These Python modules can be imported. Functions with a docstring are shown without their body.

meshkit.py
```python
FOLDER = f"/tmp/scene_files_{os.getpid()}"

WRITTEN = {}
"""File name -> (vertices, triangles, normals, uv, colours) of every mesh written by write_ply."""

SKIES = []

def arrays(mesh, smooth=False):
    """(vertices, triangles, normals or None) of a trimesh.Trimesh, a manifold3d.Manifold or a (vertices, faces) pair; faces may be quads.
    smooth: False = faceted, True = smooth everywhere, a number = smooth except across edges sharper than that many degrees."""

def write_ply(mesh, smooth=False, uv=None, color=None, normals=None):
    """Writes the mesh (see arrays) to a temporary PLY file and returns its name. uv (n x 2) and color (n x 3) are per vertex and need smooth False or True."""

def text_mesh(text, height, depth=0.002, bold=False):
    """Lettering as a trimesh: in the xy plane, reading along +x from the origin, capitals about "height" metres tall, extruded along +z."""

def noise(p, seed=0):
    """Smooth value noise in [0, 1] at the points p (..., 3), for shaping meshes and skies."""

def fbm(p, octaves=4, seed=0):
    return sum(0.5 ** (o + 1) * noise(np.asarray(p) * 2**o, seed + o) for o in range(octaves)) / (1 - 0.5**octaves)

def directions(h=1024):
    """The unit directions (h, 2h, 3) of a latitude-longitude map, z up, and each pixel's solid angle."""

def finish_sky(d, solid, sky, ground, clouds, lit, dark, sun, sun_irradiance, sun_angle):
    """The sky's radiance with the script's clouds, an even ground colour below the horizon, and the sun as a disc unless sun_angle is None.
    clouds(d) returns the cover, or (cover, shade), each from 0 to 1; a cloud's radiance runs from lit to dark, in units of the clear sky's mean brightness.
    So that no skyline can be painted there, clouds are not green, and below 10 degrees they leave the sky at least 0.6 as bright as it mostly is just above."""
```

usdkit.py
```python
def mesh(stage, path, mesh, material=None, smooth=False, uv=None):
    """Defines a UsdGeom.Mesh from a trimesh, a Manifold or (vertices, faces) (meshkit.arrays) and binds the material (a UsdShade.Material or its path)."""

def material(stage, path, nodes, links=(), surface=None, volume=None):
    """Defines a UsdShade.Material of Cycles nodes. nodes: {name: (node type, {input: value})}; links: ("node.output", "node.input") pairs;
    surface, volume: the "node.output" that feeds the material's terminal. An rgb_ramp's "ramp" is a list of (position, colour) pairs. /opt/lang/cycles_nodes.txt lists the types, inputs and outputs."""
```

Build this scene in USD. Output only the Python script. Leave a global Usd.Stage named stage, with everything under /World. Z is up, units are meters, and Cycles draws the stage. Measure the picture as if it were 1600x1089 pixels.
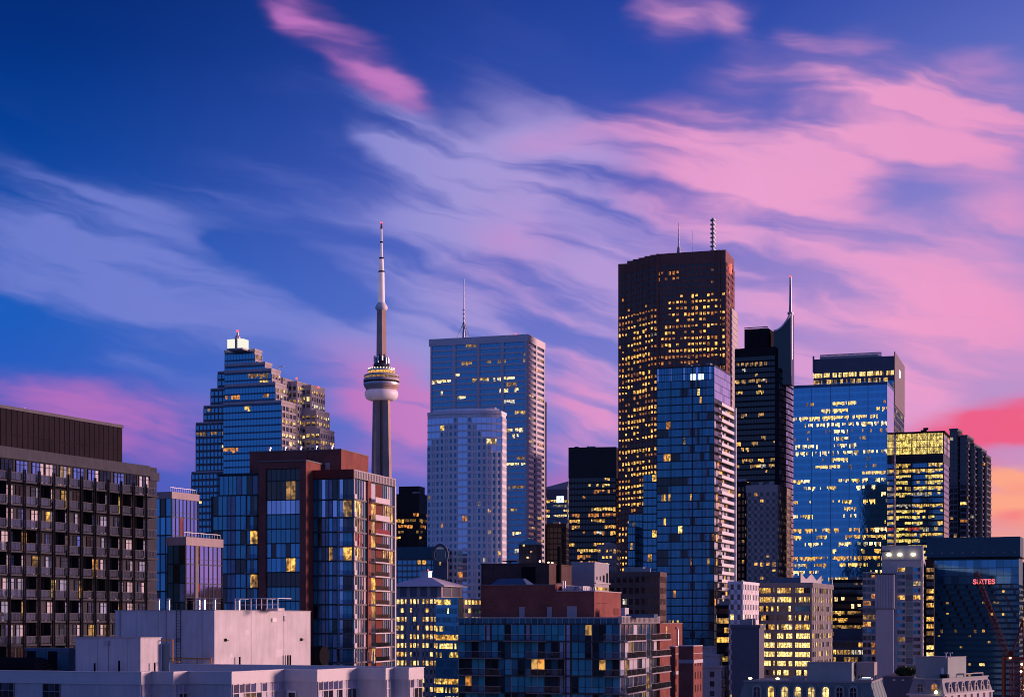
import math, random
import numpy as np, trimesh, usdkit, meshkit
from pxr import Usd, UsdGeom, UsdLux, UsdShade, Gf, Sdf, Vt

stage = Usd.Stage.CreateInMemory()
UsdGeom.SetStageUpAxis(stage, UsdGeom.Tokens.z)
UsdGeom.SetStageMetersPerUnit(stage, 1.0)
UsdGeom.Xform.Define(stage, '/World')
UsdGeom.Scope.Define(stage, '/World/Looks')

# ------------------------------------------------------------------ camera
F = 2700.0          # focal length of the photograph in its own pixels (1600 x 1089)
HZ = 970.0          # row of the horizon in the photograph
EYE = 46.0          # height of the camera, on a rooftop
cam = UsdGeom.Camera.Define(stage, '/World/camera')
cam.CreateHorizontalApertureAttr(36.0)
cam.CreateVerticalApertureAttr(36.0 * 696 / 1024)
cam.CreateFocalLengthAttr(36.0 * F / 1600.0)
cam.CreateVerticalApertureOffsetAttr((HZ - 544.5) * 36.0 / 1600.0)
cam.CreateClippingRangeAttr(Gf.Vec2f(1.0, 60000.0))
cam.AddTranslateOp().Set(Gf.Vec3d(0, 0, EYE))
cam.AddRotateXOp().Set(90.0)
cam.CreateExposureAttr(0.0)

# ------------------------------------------------------------------ sky and sun
SUN_AZ = math.radians(84)      # to the right of the view (sunset just outside the frame)
SUN_EL = math.radians(5)


def srgb(r, g, b, k=1.0):
    f = lambda c: (c / 255 / 12.92 if c <= 10 else ((c / 255 + .055) / 1.055) ** 2.4) * k
    return (f(r), f(g), f(b))


class Graph:
    """Collects Cycles nodes; every method returns the output of a new node. Numbers and colours are set, strings are linked."""
    def __init__(self): self.nodes, self.links = {}, []
    def add(self, kind, out, **inputs):
        name = f'n{len(self.nodes)}'
        const = {}
        for k, v in inputs.items():
            if isinstance(v, str) and '.' in v: self.links.append((v, f'{name}.{k}'))
            else: const[k] = v
        self.nodes[name] = (kind, const)
        return f'{name}.{out}'
    def math(self, op, a, b=0.0, c=0.0, clamp=False): return self.add('math', 'value', math_type=op, value1=a, value2=b, value3=c, use_clamp=clamp)
    def mix(self, fac, a, b, kind='mix'): return self.add('mix_color', 'result', blend_type=kind, fac=fac, a=a, b=b, use_clamp=True)
    def smooth(self, x, lo, hi, a=0.0, b=1.0): return self.add('map_range', 'result', range_type='smoothstep', value=x, from_min=lo, from_max=hi, to_min=a, to_max=b)
    def lin(self, x, lo, hi, a=0.0, b=1.0): return self.add('map_range', 'result', range_type='linear', value=x, from_min=lo, from_max=hi, to_min=a, to_max=b, clamp=True)
    def noise(self, vec, scale=1.0, detail=2.0, rough=0.5, dist=0.0, out='fac'): return self.add('noise_texture', out, vector=vec, scale=scale, detail=detail, roughness=rough, distortion=dist)
    def ramp(self, x, stops): return self.add('rgb_ramp', 'color', fac=x, ramp=stops)
    def map(self, vec, loc=(0, 0, 0), rot=(0, 0, 0), scale=(1, 1, 1)): return self.add('mapping', 'vector', mapping_type='point', vector=vec, location=loc, rotation=rot, scale=scale)
    def make(self, path, surface): return usdkit.material(stage, path, self.nodes, self.links, surface=surface)

K = 10.0      # the dome's strength is 0.1; colours are given as they leave the sky


def build_sky():
    g = Graph()
    d = g.add('texture_coordinate', 'generated')
    P = g.add('vector_math', 'vector', math_type='scale', vector1=d, scale=27.0)      # about hundreds of photo pixels near the view axis
    sep = g.add('separate_xyz', 'x', vector=P)
    n = sep.split('.')[0]
    X, Y, Z = f'{n}.x', f'{n}.y', f'{n}.z'
    # clear sky: the physical sky, graded towards the deep blue of dusk, with a warm side around the sunset
    sky = g.add('sky_texture', 'color', sky_type='single_scattering', sun_disc=False, sun_elevation=SUN_EL, sun_rotation=SUN_AZ, altitude=100.0, air_density=1.0, aerosol_density=1.0, ozone_density=3.0)
    el = g.lin(Z, 0.0, 13.5)            # 0 at the horizon, 1 at 30 degrees
    s = lambda r, gg, b: srgb(r, gg, b, K)
    # heights in the photo: v = 970 - 100 z
    cold = g.ramp(el, [(0.0, s(85, 80, 165)), (0.14, s(66, 80, 185)), (0.26, s(38, 92, 196)), (0.37, s(4, 92, 190)), (0.50, s(0, 66, 158)), (0.62, s(0, 46, 128)), (0.74, s(2, 36, 104)), (1.0, s(3, 26, 74))])
    mid = g.ramp(el, [(0.0, s(140, 100, 180)), (0.10, s(112, 108, 205)), (0.26, s(110, 125, 212)), (0.45, s(84, 100, 196)), (0.62, s(46, 78, 176)), (0.74, s(28, 60, 155)), (1.0, s(10, 40, 110))])
    warm = g.ramp(el, [(0.0, s(250, 150, 115)), (0.09, s(236, 158, 158)), (0.15, s(206, 150, 200)), (0.30, s(196, 150, 208)), (0.45, s(160, 142, 212)), (0.60, s(120, 128, 208)), (0.74, s(92, 108, 200)), (1.0, s(50, 72, 160))])
    # warmth by the bearing from the sunset: dot with the sun's horizontal direction
    GLOW = math.radians(30)       # the after-glow is strongest here, just outside the right edge
    sx, sy = math.sin(GLOW), math.cos(GLOW)
    dot = g.add('vector_math', 'value', math_type='dot_product', vector1=d, vector2=(sx, sy, 0.0))
    c_left = math.cos(GLOW + math.atan(800 / F)); c_mid = math.cos(GLOW - math.atan(60 / F)); c_right = math.cos(GLOW - math.atan(760 / F))
    w1 = g.smooth(dot, c_left - 0.03, c_mid + 0.03)
    w2 = g.smooth(dot, c_mid - 0.02, c_right + 0.015)
    clear = g.mix(w1, cold, mid)
    clear = g.mix(w2, clear, warm)
    # the half of the sky behind the camera: even dusk blue with a lilac belt
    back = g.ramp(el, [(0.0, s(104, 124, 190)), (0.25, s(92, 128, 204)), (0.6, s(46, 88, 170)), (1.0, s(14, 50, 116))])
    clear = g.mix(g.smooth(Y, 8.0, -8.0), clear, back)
    skyk = g.mix(1.0, sky, (0.55, 0.75, 1.25), 'multiply')
    clear = g.mix(0.06, clear, skyk)

    # clouds: streaks of cirrus drawn out by the wind; P bent by noise, then soft strokes, then cut by drawn-out noise
    wn = g.noise(g.map(P, scale=(.16, .16, .30)), 1.0, 2.0, .5, out='color')
    bend = g.add('vector_math', 'vector', math_type='subtract', vector1=wn, vector2=(.5, .5, .5))
    bend = g.add('vector_math', 'vector', math_type='multiply', vector1=bend, vector2=(1.5, 0.0, 1.0))
    wn2 = g.noise(g.map(P, scale=(.55, .5, 1.5)), 1.0, 3.0, .55, out='color')
    bend2 = g.add('vector_math', 'vector', math_type='subtract', vector1=wn2, vector2=(.5, .5, .5))
    bend2 = g.add('vector_math', 'vector', math_type='multiply', vector1=bend2, vector2=(1.3, 0.0, 0.55))
    Q = g.add('vector_math', 'vector', math_type='add', vector1=P, vector2=bend)
    Q = g.add('vector_math', 'vector', math_type='add', vector1=Q, vector2=bend2)

    def stroke(u, v, length, width, angle, amount):
        """A soft stroke round the sky direction seen at (u, v): half length and half width in hundreds of pixels, angle in degrees, positive rising to the right."""
        q = np.array([u - 800.0, F, HZ - v]); q *= 27 / np.linalg.norm(q)
        a = math.radians(angle)
        # mapping of type point scales, then rotates, then moves, so turn first (about y), then scale in a second node
        m1 = g.map(g.add('vector_math', 'vector', math_type='subtract', vector1=Q, vector2=tuple(q)), rot=(0, a, 0))
        m2 = g.map(m1, scale=(1 / (1.12 * length), 1 / 40.0, 1 / (1.75 * width)))
        return g.math('multiply', g.smooth(g.add('gradient_texture', 'fac', gradient_type='spherical', vector=m2), 0.0, 1.0), amount)

    def layer(strokes, gain=1.0):
        t = None
        for st in strokes:
            f = stroke(*st[:5], st[5] * gain)
            t = f if t is None else g.math('add', t, f)
        return t

    veil = layer(VEIL, 1.15)
    pink = layer(PINK, 1.4)
    hot = layer(HOT, .82)
    amber = layer(AMBER)
    hole = layer(HOLES, 2.2)
    # wisps: long thin streaks, tilted on the left, fanning to the right
    tilt = g.map(Q, rot=(0, math.radians(-14), 0))
    fine = g.noise(g.map(tilt, scale=(.26, .3, 2.3)), 1.0, 4.0, .5, .35)
    broad = g.noise(g.map(tilt, scale=(.24, .2, .85), loc=(3.1, 7.7, 1.3)), 1.0, 4.0, .5, .5)
    streak = g.math('add', g.math('multiply', fine, .55), g.math('multiply', broad, .45))      # about 0.3 to 0.7
    # generic cirrus that goes on all round, outside the strokes
    allround = g.smooth(broad, .46, .74, 0.0, .55)
    behind = g.math('maximum', g.smooth(Y, 23.0, 16.0), g.smooth(Z, 10.5, 14.0))
    allround = g.math('multiply', allround, behind)

    tex = g.smooth(streak, .36, .64)

    def cover(t, k, hi):
        x = g.math('multiply', t, g.math('maximum', 0.0, g.math('add', 1.0 - .62 * k, g.math('multiply', tex, 1.24 * k))))
        return g.smooth(x, 0.0, hi)

    cv = cover(g.math('maximum', g.math('subtract', veil, hole), 0.0), 1.25, 2.8)
    cv = g.math('maximum', cv, allround)
    xr = g.lin(X, -8.0, 8.5)
    veil_col = g.ramp(xr, [(0.0, s(112, 126, 208)), (.3, s(128, 136, 214)), (.45, s(172, 158, 220)), (.58, s(186, 158, 220)), (.75, s(218, 158, 212)), (1.0, s(226, 158, 206))])
    warm_low = g.smooth(Z, 5.0, 2.2)
    pink_col = g.ramp(xr, [(0.0, s(176, 108, 190)), (.3, s(192, 116, 192)), (.42, s(202, 128, 196)), (.55, s(222, 146, 202)), (.7, s(238, 162, 208)), (1.0, s(238, 152, 198))])
    out = g.mix(g.math('multiply', cv, .86), clear, veil_col)
    cp = cover(pink, 1.0, 2.3)
    out = g.mix(g.math('multiply', cp, .93), out, pink_col)
    ca = cover(amber, .6, 1.2)
    out = g.mix(ca, out, s(252, 166, 138))
    ch = cover(hot, .7, 1.25)
    out = g.mix(g.math('multiply', ch, .95), out, s(238, 92, 132))
    bg = g.add('background_shader', 'background', color=out, strength=0.1)
    return g.make('/World/Looks/sky_material', bg)


# (u, v, half length, half width, angle, amount)
VEIL = [
    (120, 420, 4.2, 1.5, -14, .95), (330, 300, 2.6, .55, 8, .55), (250, 500, 4.4, .85, -20, .8), (60, 330, 2.6, .7, -16, .5),
    (560, 330, 2.6, .9, -12, .55), (470, 500, 2.6, .45, -26, .7), (700, 430, 2.2, 2.0, -40, 1.0), (820, 300, 2.6, 1.2, -12, .8),
    (620, 210, 1.4, .34, -28, 1.5), (715, 240, 1.4, .24, -10, 1.7), (640, 180, .6, .3, -20, .3), (900, 230, 2.4, .55, 12, .65), (1020, 420, 3.0, 1.6, -30, .6),
    (800, 120, 2.2, .8, -20, .25), (1000, 620, 2.6, 1.6, -10, .5), (660, 560, 2.2, 1.0, -28, .6), (900, 520, 2.4, 1.6, -30, .7),
    (1300, 420, 4.0, 1.7, -6, .9), (1420, 540, 3.6, 1.6, -4, .9), (1250, 560, 3.0, 1.8, -8, .8), (1130, 250, 2.2, .8, 6, .4), (460, 130, 1.2, .3, -10, .3),
]
PINK = [
    (480, 20, .8, .26, -48, .6), (545, 80, 1.15, .36, -42, 1.15), (610, 130, .8, .22, -32, .7),
    (1035, 25, .6, .36, -10, .6), (1115, 12, 1.0, .26, 4, .55), (1165, 58, .7, .26, -42, .6), (1260, 70, .7, .24, -12, .75), (1215, 115, 1.5, .28, -10, .8), (1330, 120, 1.0, .42, 22, .95),
    (1450, 165, 1.3, .5, 18, .85), (1430, 185, 1.2, .45, -24, .6), (1530, 200, 1.8, .7, -8, 1.0), (1600, 170, .9, .35, -10, .5),
    (1120, 250, 2.0, .75, -8, .8), (1290, 255, 1.2, .75, 20, 1.1), (1180, 300, 2.4, .7, -20, .8), (1420, 240, 1.9, .3, -14, .5), (1100, 190, 1.2, .3, -10, .4), (1560, 340, 1.1, .4, -10, .7),
    (900, 212, 1.6, .22, 4, .4), (780, 400, 1.3, 1.2, -40, .4), (900, 440, 1.6, .8, -30, .25),
    (220, 628, 2.6, .34, -4, .8), (60, 612, 1.6, .32, -8, .85), (250, 692, 2.9, .36, -4, .75), (60, 690, 1.6, .3, 0, .5), (560, 600, 1.6, .55, -12, .6), (640, 690, 1.6, .62, -6, 1.0), (640, 640, 1.2, .4, -14, .6),
    (930, 655, 1.9, .7, -12, .8), (870, 725, 1.5, .4, -4, 1.0), (900, 560, 1.6, .7, -20, .5), (1250, 450, 3.2, .8, -10, .6), (1480, 460, 2.4, .8, -14, .8), (1530, 540, 2.2, .6, -6, .55), (1430, 590, 1.3, .9, -4, .6), (1230, 640, 1.6, .9, 0, .5),
    (900, 640, .7, .18, -28, .5),
]
HOT = [(1560, 665, 2.2, .40, 8, 1.3), (1560, 720, 1.4, .12, 2, .5), (1470, 690, 1.2, .22, 4, .8), (1590, 640, 1.0, .2, 8, .6), (880, 752, .7, .2, 0, .8), (1570, 820, 1.0, .18, 4, .75), (1590, 760, .8, .1, 3, .35)]
AMBER = [(1590, 785, 1.8, .6, 0, 1.3), (1610, 655, .7, .22, 16, .7), (1560, 740, 1.0, .12, 0, .5)]
HOLES = [(420, 430, 1.5, .42, -34, .75), (520, 480, 1.1, .30, -30, .75), (345, 395, .5, .25, 0, .35), (60, 520, 1.3, .28, -12, .7), (180, 590, 1.6, .16, -4, .4), (1440, 290, 1.7, .30, 4, .9), (1580, 600, 1.1, .3, 4, .5), (1150, 160, 1.6, .22, -12, .4), (820, 420, 1.0, .2, -24, .25), (880, 370, .8, .3, -20, .3)]

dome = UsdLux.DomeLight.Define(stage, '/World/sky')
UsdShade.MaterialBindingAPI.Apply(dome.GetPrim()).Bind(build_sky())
dome.GetPrim().SetCustomDataByKey('kind', 'structure')
sun = UsdLux.DistantLight.Define(stage, '/World/sun')
sun.CreateIntensityAttr(1.15)
sun.CreateAngleAttr(14.0)
sun.CreateNormalizeAttr(True)
sun.CreateColorAttr(Gf.Vec3f(1.0, 0.56, 0.52))
sun.AddRotateZOp().Set(-math.degrees(SUN_AZ))
sun.AddRotateXOp().Set(-(90.0 - math.degrees(SUN_EL)) )

# ------------------------------------------------------------------ helpers: names, tags, meshes
used = {}


def numbered(parent, name):
    k = used.get((parent, name), 0)
    used[(parent, name)] = k + 1
    return name if k == 0 else f'{name}_{k:03d}'


def tag(prim, label=None, cat=None, group=None, kind=None):
    for k, v in (('label', label), ('category', cat), ('group', group), ('kind', kind)):
        if v: prim.SetCustomDataByKey(k, v)
    return prim


QUADS = np.array([[0, 3, 2, 1], [4, 5, 6, 7], [0, 1, 5, 4], [1, 2, 6, 5], [2, 3, 7, 6], [3, 0, 4, 7]])
BOXF = np.vstack([QUADS[:, [0, 1, 2]], QUADS[:, [0, 2, 3]]])


class MB:
    """Collects boxes and other solids; becomes one mesh."""
    def __init__(self): self.v, self.f, self.n = [], [], 0
    def raw(self, v, f):
        v = np.asarray(v, float); f = np.asarray(f, int)
        self.v.append(v); self.f.append(f + self.n); self.n += len(v)
        return self
    def tm(self, m): return self.raw(m.vertices, m.faces)
    def box(self, x0, x1, y0, y1, z0, z1):
        return self.raw([[x0, y0, z0], [x1, y0, z0], [x1, y1, z0], [x0, y1, z0], [x0, y0, z1], [x1, y0, z1], [x1, y1, z1], [x0, y1, z1]], BOXF)
    def fbox(self, fc, s0, s1, z0, z1, o0, o1):
        """A box on a facade: along it from s0 to s1, from o0 to o1 metres proud of it."""
        a, b, c, d = fc.at(s0, o1), fc.at(s1, o1), fc.at(s1, o0), fc.at(s0, o0)
        return self.raw([[*a, z0], [*b, z0], [*c, z0], [*d, z0], [*a, z1], [*b, z1], [*c, z1], [*d, z1]], BOXF)
    def prism(self, pts, z0, z1):
        from shapely.geometry import Polygon
        m = trimesh.creation.extrude_polygon(Polygon(pts), z1 - z0, engine='earcut'); m.apply_translation([0, 0, z0])
        return self.tm(m)
    def tube(self, pts, r, sides=8):
        p = np.asarray(pts, float)
        for a, b in zip(p[:-1], p[1:]):
            L = np.linalg.norm(b - a)
            if L > 1e-6: self.tm(trimesh.creation.cylinder(r, segment=[a, b], sections=sides))
        return self
    def lathe(self, prof, at=(0, 0, 0), sections=24):
        m = trimesh.creation.revolve(np.asarray(prof, float), sections=sections); m.apply_translation(at)
        return self.tm(m)
    def get(self): return np.vstack(self.v), np.vstack(self.f)


class Face:
    """A facade: origin, direction along it (left to right seen from outside) and outward normal, in the thing's own plan."""
    def __init__(self, o, e, n, length): self.o, self.e, self.n, self.len = np.array(o, float), np.array(e, float), np.array(n, float), length
    def at(self, s, out): return self.o + self.e * s + self.n * out


def ray(u): return (u - 800.0) / F


class Thing:
    """A top-level Xform standing on the ground at the point seen in column u at distance d, turned by theta degrees (its long front faces the camera, its right side the sunset)."""
    def __init__(self, name, label, cat, u, d, theta=20.0, group=None, z=0.0):
        self.path = '/World/' + numbered('', name)
        self.c = np.array([ray(u) * d, d]); self.d = d; self.z0 = z
        self.t = math.radians(theta)
        x = UsdGeom.Xform.Define(stage, self.path)
        x.AddTranslateOp().Set(Gf.Vec3d(float(self.c[0]), float(d), z)); x.AddRotateZOp().Set(-theta)
        tag(x.GetPrim(), label, cat, group)
        self.pool, self.single = {}, []
        self.ex, self.ey = np.array([math.cos(self.t), -math.sin(self.t)]), np.array([math.sin(self.t), math.cos(self.t)])
        self.wall = MB()
    def local(self, w):
        q = np.asarray(w, float) - self.c
        return np.array([q @ self.ex, q @ self.ey])
    def world(self, p): return self.c + p[0] * self.ex + p[1] * self.ey
    def pix(self, u, d): return self.local([ray(u) * d, d])
    def xu(self, u, y=0.0):
        """Local x of the point with local y that stands in column u."""
        t, c, s = ray(u), math.cos(self.t), math.sin(self.t)
        return (t * (self.c[1] + y * c) - self.c[0] - y * s) / (c + t * s)
    def yu(self, u, x=0.0):
        t, c, s = ray(u), math.cos(self.t), math.sin(self.t)
        return (t * (self.c[1] - x * s) - self.c[0] - x * c) / (s - t * c)
    def zv(self, v, d=None): return EYE + (HZ - v) * (d or self.d) / F - self.z0
    def depth(self, p): return self.world(p)[1]
    def part(self, name, mb, mat, parent=None, label=None, kind=None, smooth=False):
        if isinstance(mb, MB):
            if not mb.v: return None
            mb = mb.get()
        p = (parent or self.path)
        path = p + '/' + numbered(p, name)
        usdkit.mesh(stage, path, mb, M(mat), smooth=smooth)
        tag(stage.GetPrimAtPath(path), label, kind=kind)
        return path
    def pane(self, name, mat, fc, s0, s1, z0, z1, o0, o1, px):
        self.single.append((px, name, mat, (fc, s0, s1, z0, z1, o0, o1)))
    def finish(self, wall_mat, least=9.0, most=300, wall_name='wall'):
        self.part(wall_name, self.wall, wall_mat)
        count = {}
        for px, name, mat, a in sorted(self.single, key=lambda q: -q[0]):
            if px >= least and count.get(name, 0) < most:
                count[name] = count.get(name, 0) + 1
                self.part(name, MB().fbox(*a), mat)
            else:
                self.pool.setdefault((name, mat), MB()).fbox(*a)
        by = {}
        for (name, mat), mb in self.pool.items():
            by.setdefault(name, []).append((mat, mb))
        for name, lst in by.items():
            for mat, mb in lst:
                nm = name if mat.startswith('lit') is False or 'lit' in name else 'lit_' + name
                self.part(nm, mb, mat, kind='stuff' if len(mb.v) > 3 else None)
        return self


class Block:
    """A box of a thing: nearest vertical edge in column uc at distance d, its front reaching left to column u0, its right side back to column u1."""
    def __init__(self, b, u0, uc, u1, d, ztop, zbot=0.0, build=True, mb=None, length=None, depth=None):
        self.b, self.d = b, d
        c = b.pix(uc, d); self.x1, self.y0 = c
        self.x0 = b.xu(u0, self.y0) if length is None else self.x1 - length
        self.y1 = b.yu(u1, self.x1) if depth is None else self.y0 + depth
        self.L, self.R = self.x1 - self.x0, self.y1 - self.y0
        assert self.L > 0 and self.R > 0 and self.R < 400, (b.path, self.L, self.R)
        self.z0, self.z1 = zbot, ztop
        self.F = Face([self.x0, self.y0], [1, 0], [0, -1], self.L)
        self.S = Face([self.x1, self.y0], [0, 1], [1, 0], self.R)
        if build: (mb or b.wall).box(self.x0, self.x1, self.y0, self.y1, zbot, ztop)
    def zv(self, v): return self.b.zv(v, self.d)


def facade(b, fc, z0, z1, nb, nf, d, s0=0.0, s1=None, pier=.5, pd=.3, sill=.9, sd=.2, lit=None, glass='glass_dark', name='window', wall=None, bands=None, mull=0, mullmb=None, inset=.03, last=True, head=0.0, gap=0.03):
    """A grid of real panes between piers and sills that stand proud of the block's wall. lit(floor, bay) names the pane's material, or None for glass, or '' for none."""
    s1 = fc.len if s1 is None else s1
    wall = wall if wall is not None else b.wall
    bands = bands if bands is not None else wall
    bw, fh = (s1 - s0) / nb, (z1 - z0) / nf
    split = d > 800
    foreshort = abs(fc.n @ np.array([-math.sin(0), 1.0])) if False else 1.0
    if pier > 0:
        for i in range(nb + 1):
            a, c = max(s0, s0 + i * bw - pier / 2), min(s1, s0 + i * bw + pier / 2)
            wall.fbox(fc, a, c, z0, z1, 0, pd)
    if sill > 0:
        for j in range(nf + (1 if last else 0)):
            a = z0 + j * fh
            bands.fbox(fc, s0 + .01, s1 - .01, a, min(a + sill, z1 - .01), 0, sd)
            if head > 0 and j < nf: bands.fbox(fc, s0 + .01, s1 - .01, a + fh - head, a + fh - .005, 0, sd)
    p2 = max(pier / 2, gap)
    for j in range(nf):
        for i in range(nb):
            m = lit(j, i) if lit else None
            if m == '': continue
            a, c = s0 + i * bw + p2, s0 + (i + 1) * bw - p2
            za, zc = z0 + j * fh + max(sill, gap), z0 + (j + 1) * fh - max(head, gap if sill == 0 else 0.01)
            w = (c - a) * F / d; h = (zc - za) * F / d
            m = m or glass
            if m.startswith('lit') and split:
                zm = za + (zc - za) * random.Random(j * 977 + i * 13 + nb).choice((0.0, .2, .35, .35, .5))
                if zm > za:
                    b.pane(name, glass, fc, a, c, za, zm - .02, .0, inset + .02, 3)
                    za = zm
            b.pane(name if not m.startswith('lit') else 'lit_' + name, m, fc, a, c, za, zc, .0, inset + .02, max(w * b_short(b, fc), h))
            for k in range(mull):
                q = a + (c - a) * (k + 1) / (mull + 1)
                (mullmb or wall).fbox(fc, q - .035, q + .035, za, zc, 0, inset + .08)


def b_short(b, fc):
    """How much a facade is foreshortened seen from the camera."""
    e = fc.e[0] * b.ex + fc.e[1] * b.ey
    o = b.world(fc.o); o = o / np.linalg.norm(o)
    return abs(e[0] * o[1] - e[1] * o[0])


def office(seed, some=.5, full=.08, few=.04, mats=('lit_warm', 'lit_warm', 'lit_dim', 'lit_white'), run=(2, 7), dark=None):
    """Rooms lit floor by floor in runs, as in offices at dusk."""
    rows = {}
    def f(j, i):
        if j not in rows:
            r = random.Random(seed * 1009 + j * 31)
            k, row = r.random(), []
            m = r.choice(mats)
            while len(row) < 260:
                n = r.randint(*run)
                if k < full: on = r.random() < .93
                elif k < full + some: on = r.random() < r.uniform(.3, .75)
                else: on = r.random() < few
                row += [(m if r.random() < .6 else r.choice(mats + ('lit_cool',)) if r.random() < .3 else r.choice(mats)) if on else None] * n if n > 1 and r.random() < .7 else [(m if r.random() < .5 else None) if on else None for _ in range(n)]
            rows[j] = row
        return rows[j][i] or dark
    return f


def homes(seed, p=.12, mats=('lit_amber', 'lit_warm', 'lit_dim'), other=None):
    r0 = {}
    def f(j, i):
        r = random.Random(seed * 7919 + j * 101 + i * 13)
        r.random()
        if r.random() < p: return 'lit_cool' if r.random() < .10 else r.choice(mats)
        return r.choice(other) if other else None
    return f


# ------------------------------------------------------------------ materials
made = {}
RECIPES = {}


def M(name):
    if name not in made: made[name] = RECIPES[name](name)
    return made[name]


def wall_mat(col, rough=.8, vary=.25, scale=.6, streak=True, metallic=0.0, spec=.3, fine=6.0, bump=.0):
    def make(name):
        g = Graph()
        p = g.add('geometry', 'position')
        n = g.noise(p, scale, 5.0, .6)
        n2 = g.noise(g.map(p, scale=(fine, fine, fine * .12 if streak else fine)), .35, 3.0, .6)      # rain streaks run down
        k = g.math('add', g.math('multiply', n, .6), g.math('multiply', n2, .4))
        lo, hi = tuple(c * (1 - vary) for c in col), tuple(min(c * (1 + vary), .95) for c in col)
        c = g.ramp(k, [(.30, lo), (.70, hi)])
        ins = dict(base_color=c, roughness=rough, metallic=metallic, specular_ior_level=spec)
        if bump: ins['normal'] = g.add('bump', 'normal', height=n2, strength=bump, distance=.05)
        return g.make('/World/Looks/' + name, g.add('principled_bsdf', 'BSDF', **ins))
    return make


def brick_mat(col, mortar, row=.075, width=.23, vary=.25):
    def make(name):
        g = Graph()
        p = g.add('texture_coordinate', 'object')
        nrm = g.add('texture_coordinate', 'normal')
        sp = g.add('separate_xyz', 'x', vector=p).split('.')[0]
        v = g.add('combine_xyz', 'vector', x=g.math('add', f'{sp}.x', f'{sp}.y'), y=f'{sp}.z', z=0.0)
        c1 = tuple(c * (1 - vary) for c in col); c2 = tuple(c * (1 + vary) for c in col)
        b = g.add('brick_texture', 'color', vector=v, color1=c1, color2=c2, mortar=mortar, scale=1.0, mortar_size=.012, brick_width=width, row_height=row)
        n = g.noise(g.add('geometry', 'position'), .25, 5.0, .6)
        c = g.mix(1.0, b, g.ramp(n, [(.3, (.72, .72, .72)), (.7, (1.2, 1.2, 1.2))]), 'multiply')
        return g.make('/World/Looks/' + name, g.add('principled_bsdf', 'BSDF', base_color=c, roughness=.9, specular_ior_level=.2))
    return make


def rnd(g):
    return g.math('fraction', g.math('add', g.add('object_info', 'random'), g.add('geometry', 'random_per_island')))


def glass_mat(col, metallic=.75, rough=.06, vary=.5, wave=.02, spec=.9):
    """Coated facade glass: mirrors the sky, each pane a little different."""
    def make(name):
        g = Graph()
        r = rnd(g)
        p = g.add('geometry', 'position')
        lo = tuple(c * (1 - vary) for c in col); hi = tuple(min(c * (1 + vary * .6), .98) for c in col)
        c = g.ramp(r, [(0, lo), (.5, col), (1, hi)])
        n = g.noise(p, .45, 2.0, .5)
        nb = g.add('bump', 'normal', height=n, strength=.35, distance=wave)
        return g.make('/World/Looks/' + name, g.add('principled_bsdf', 'BSDF', base_color=c, metallic=metallic, roughness=rough, specular_ior_level=spec, normal=nb))
    return make


def lit_shell(col, glow, k):  # emission stands in for the LED wash on radome and mast
    """A white shell whose floodlit look is put in as self-glow."""
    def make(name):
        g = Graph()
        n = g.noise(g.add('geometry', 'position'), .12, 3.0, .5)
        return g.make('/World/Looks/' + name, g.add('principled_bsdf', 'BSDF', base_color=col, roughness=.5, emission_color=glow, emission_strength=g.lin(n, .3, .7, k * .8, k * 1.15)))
    return make


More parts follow.
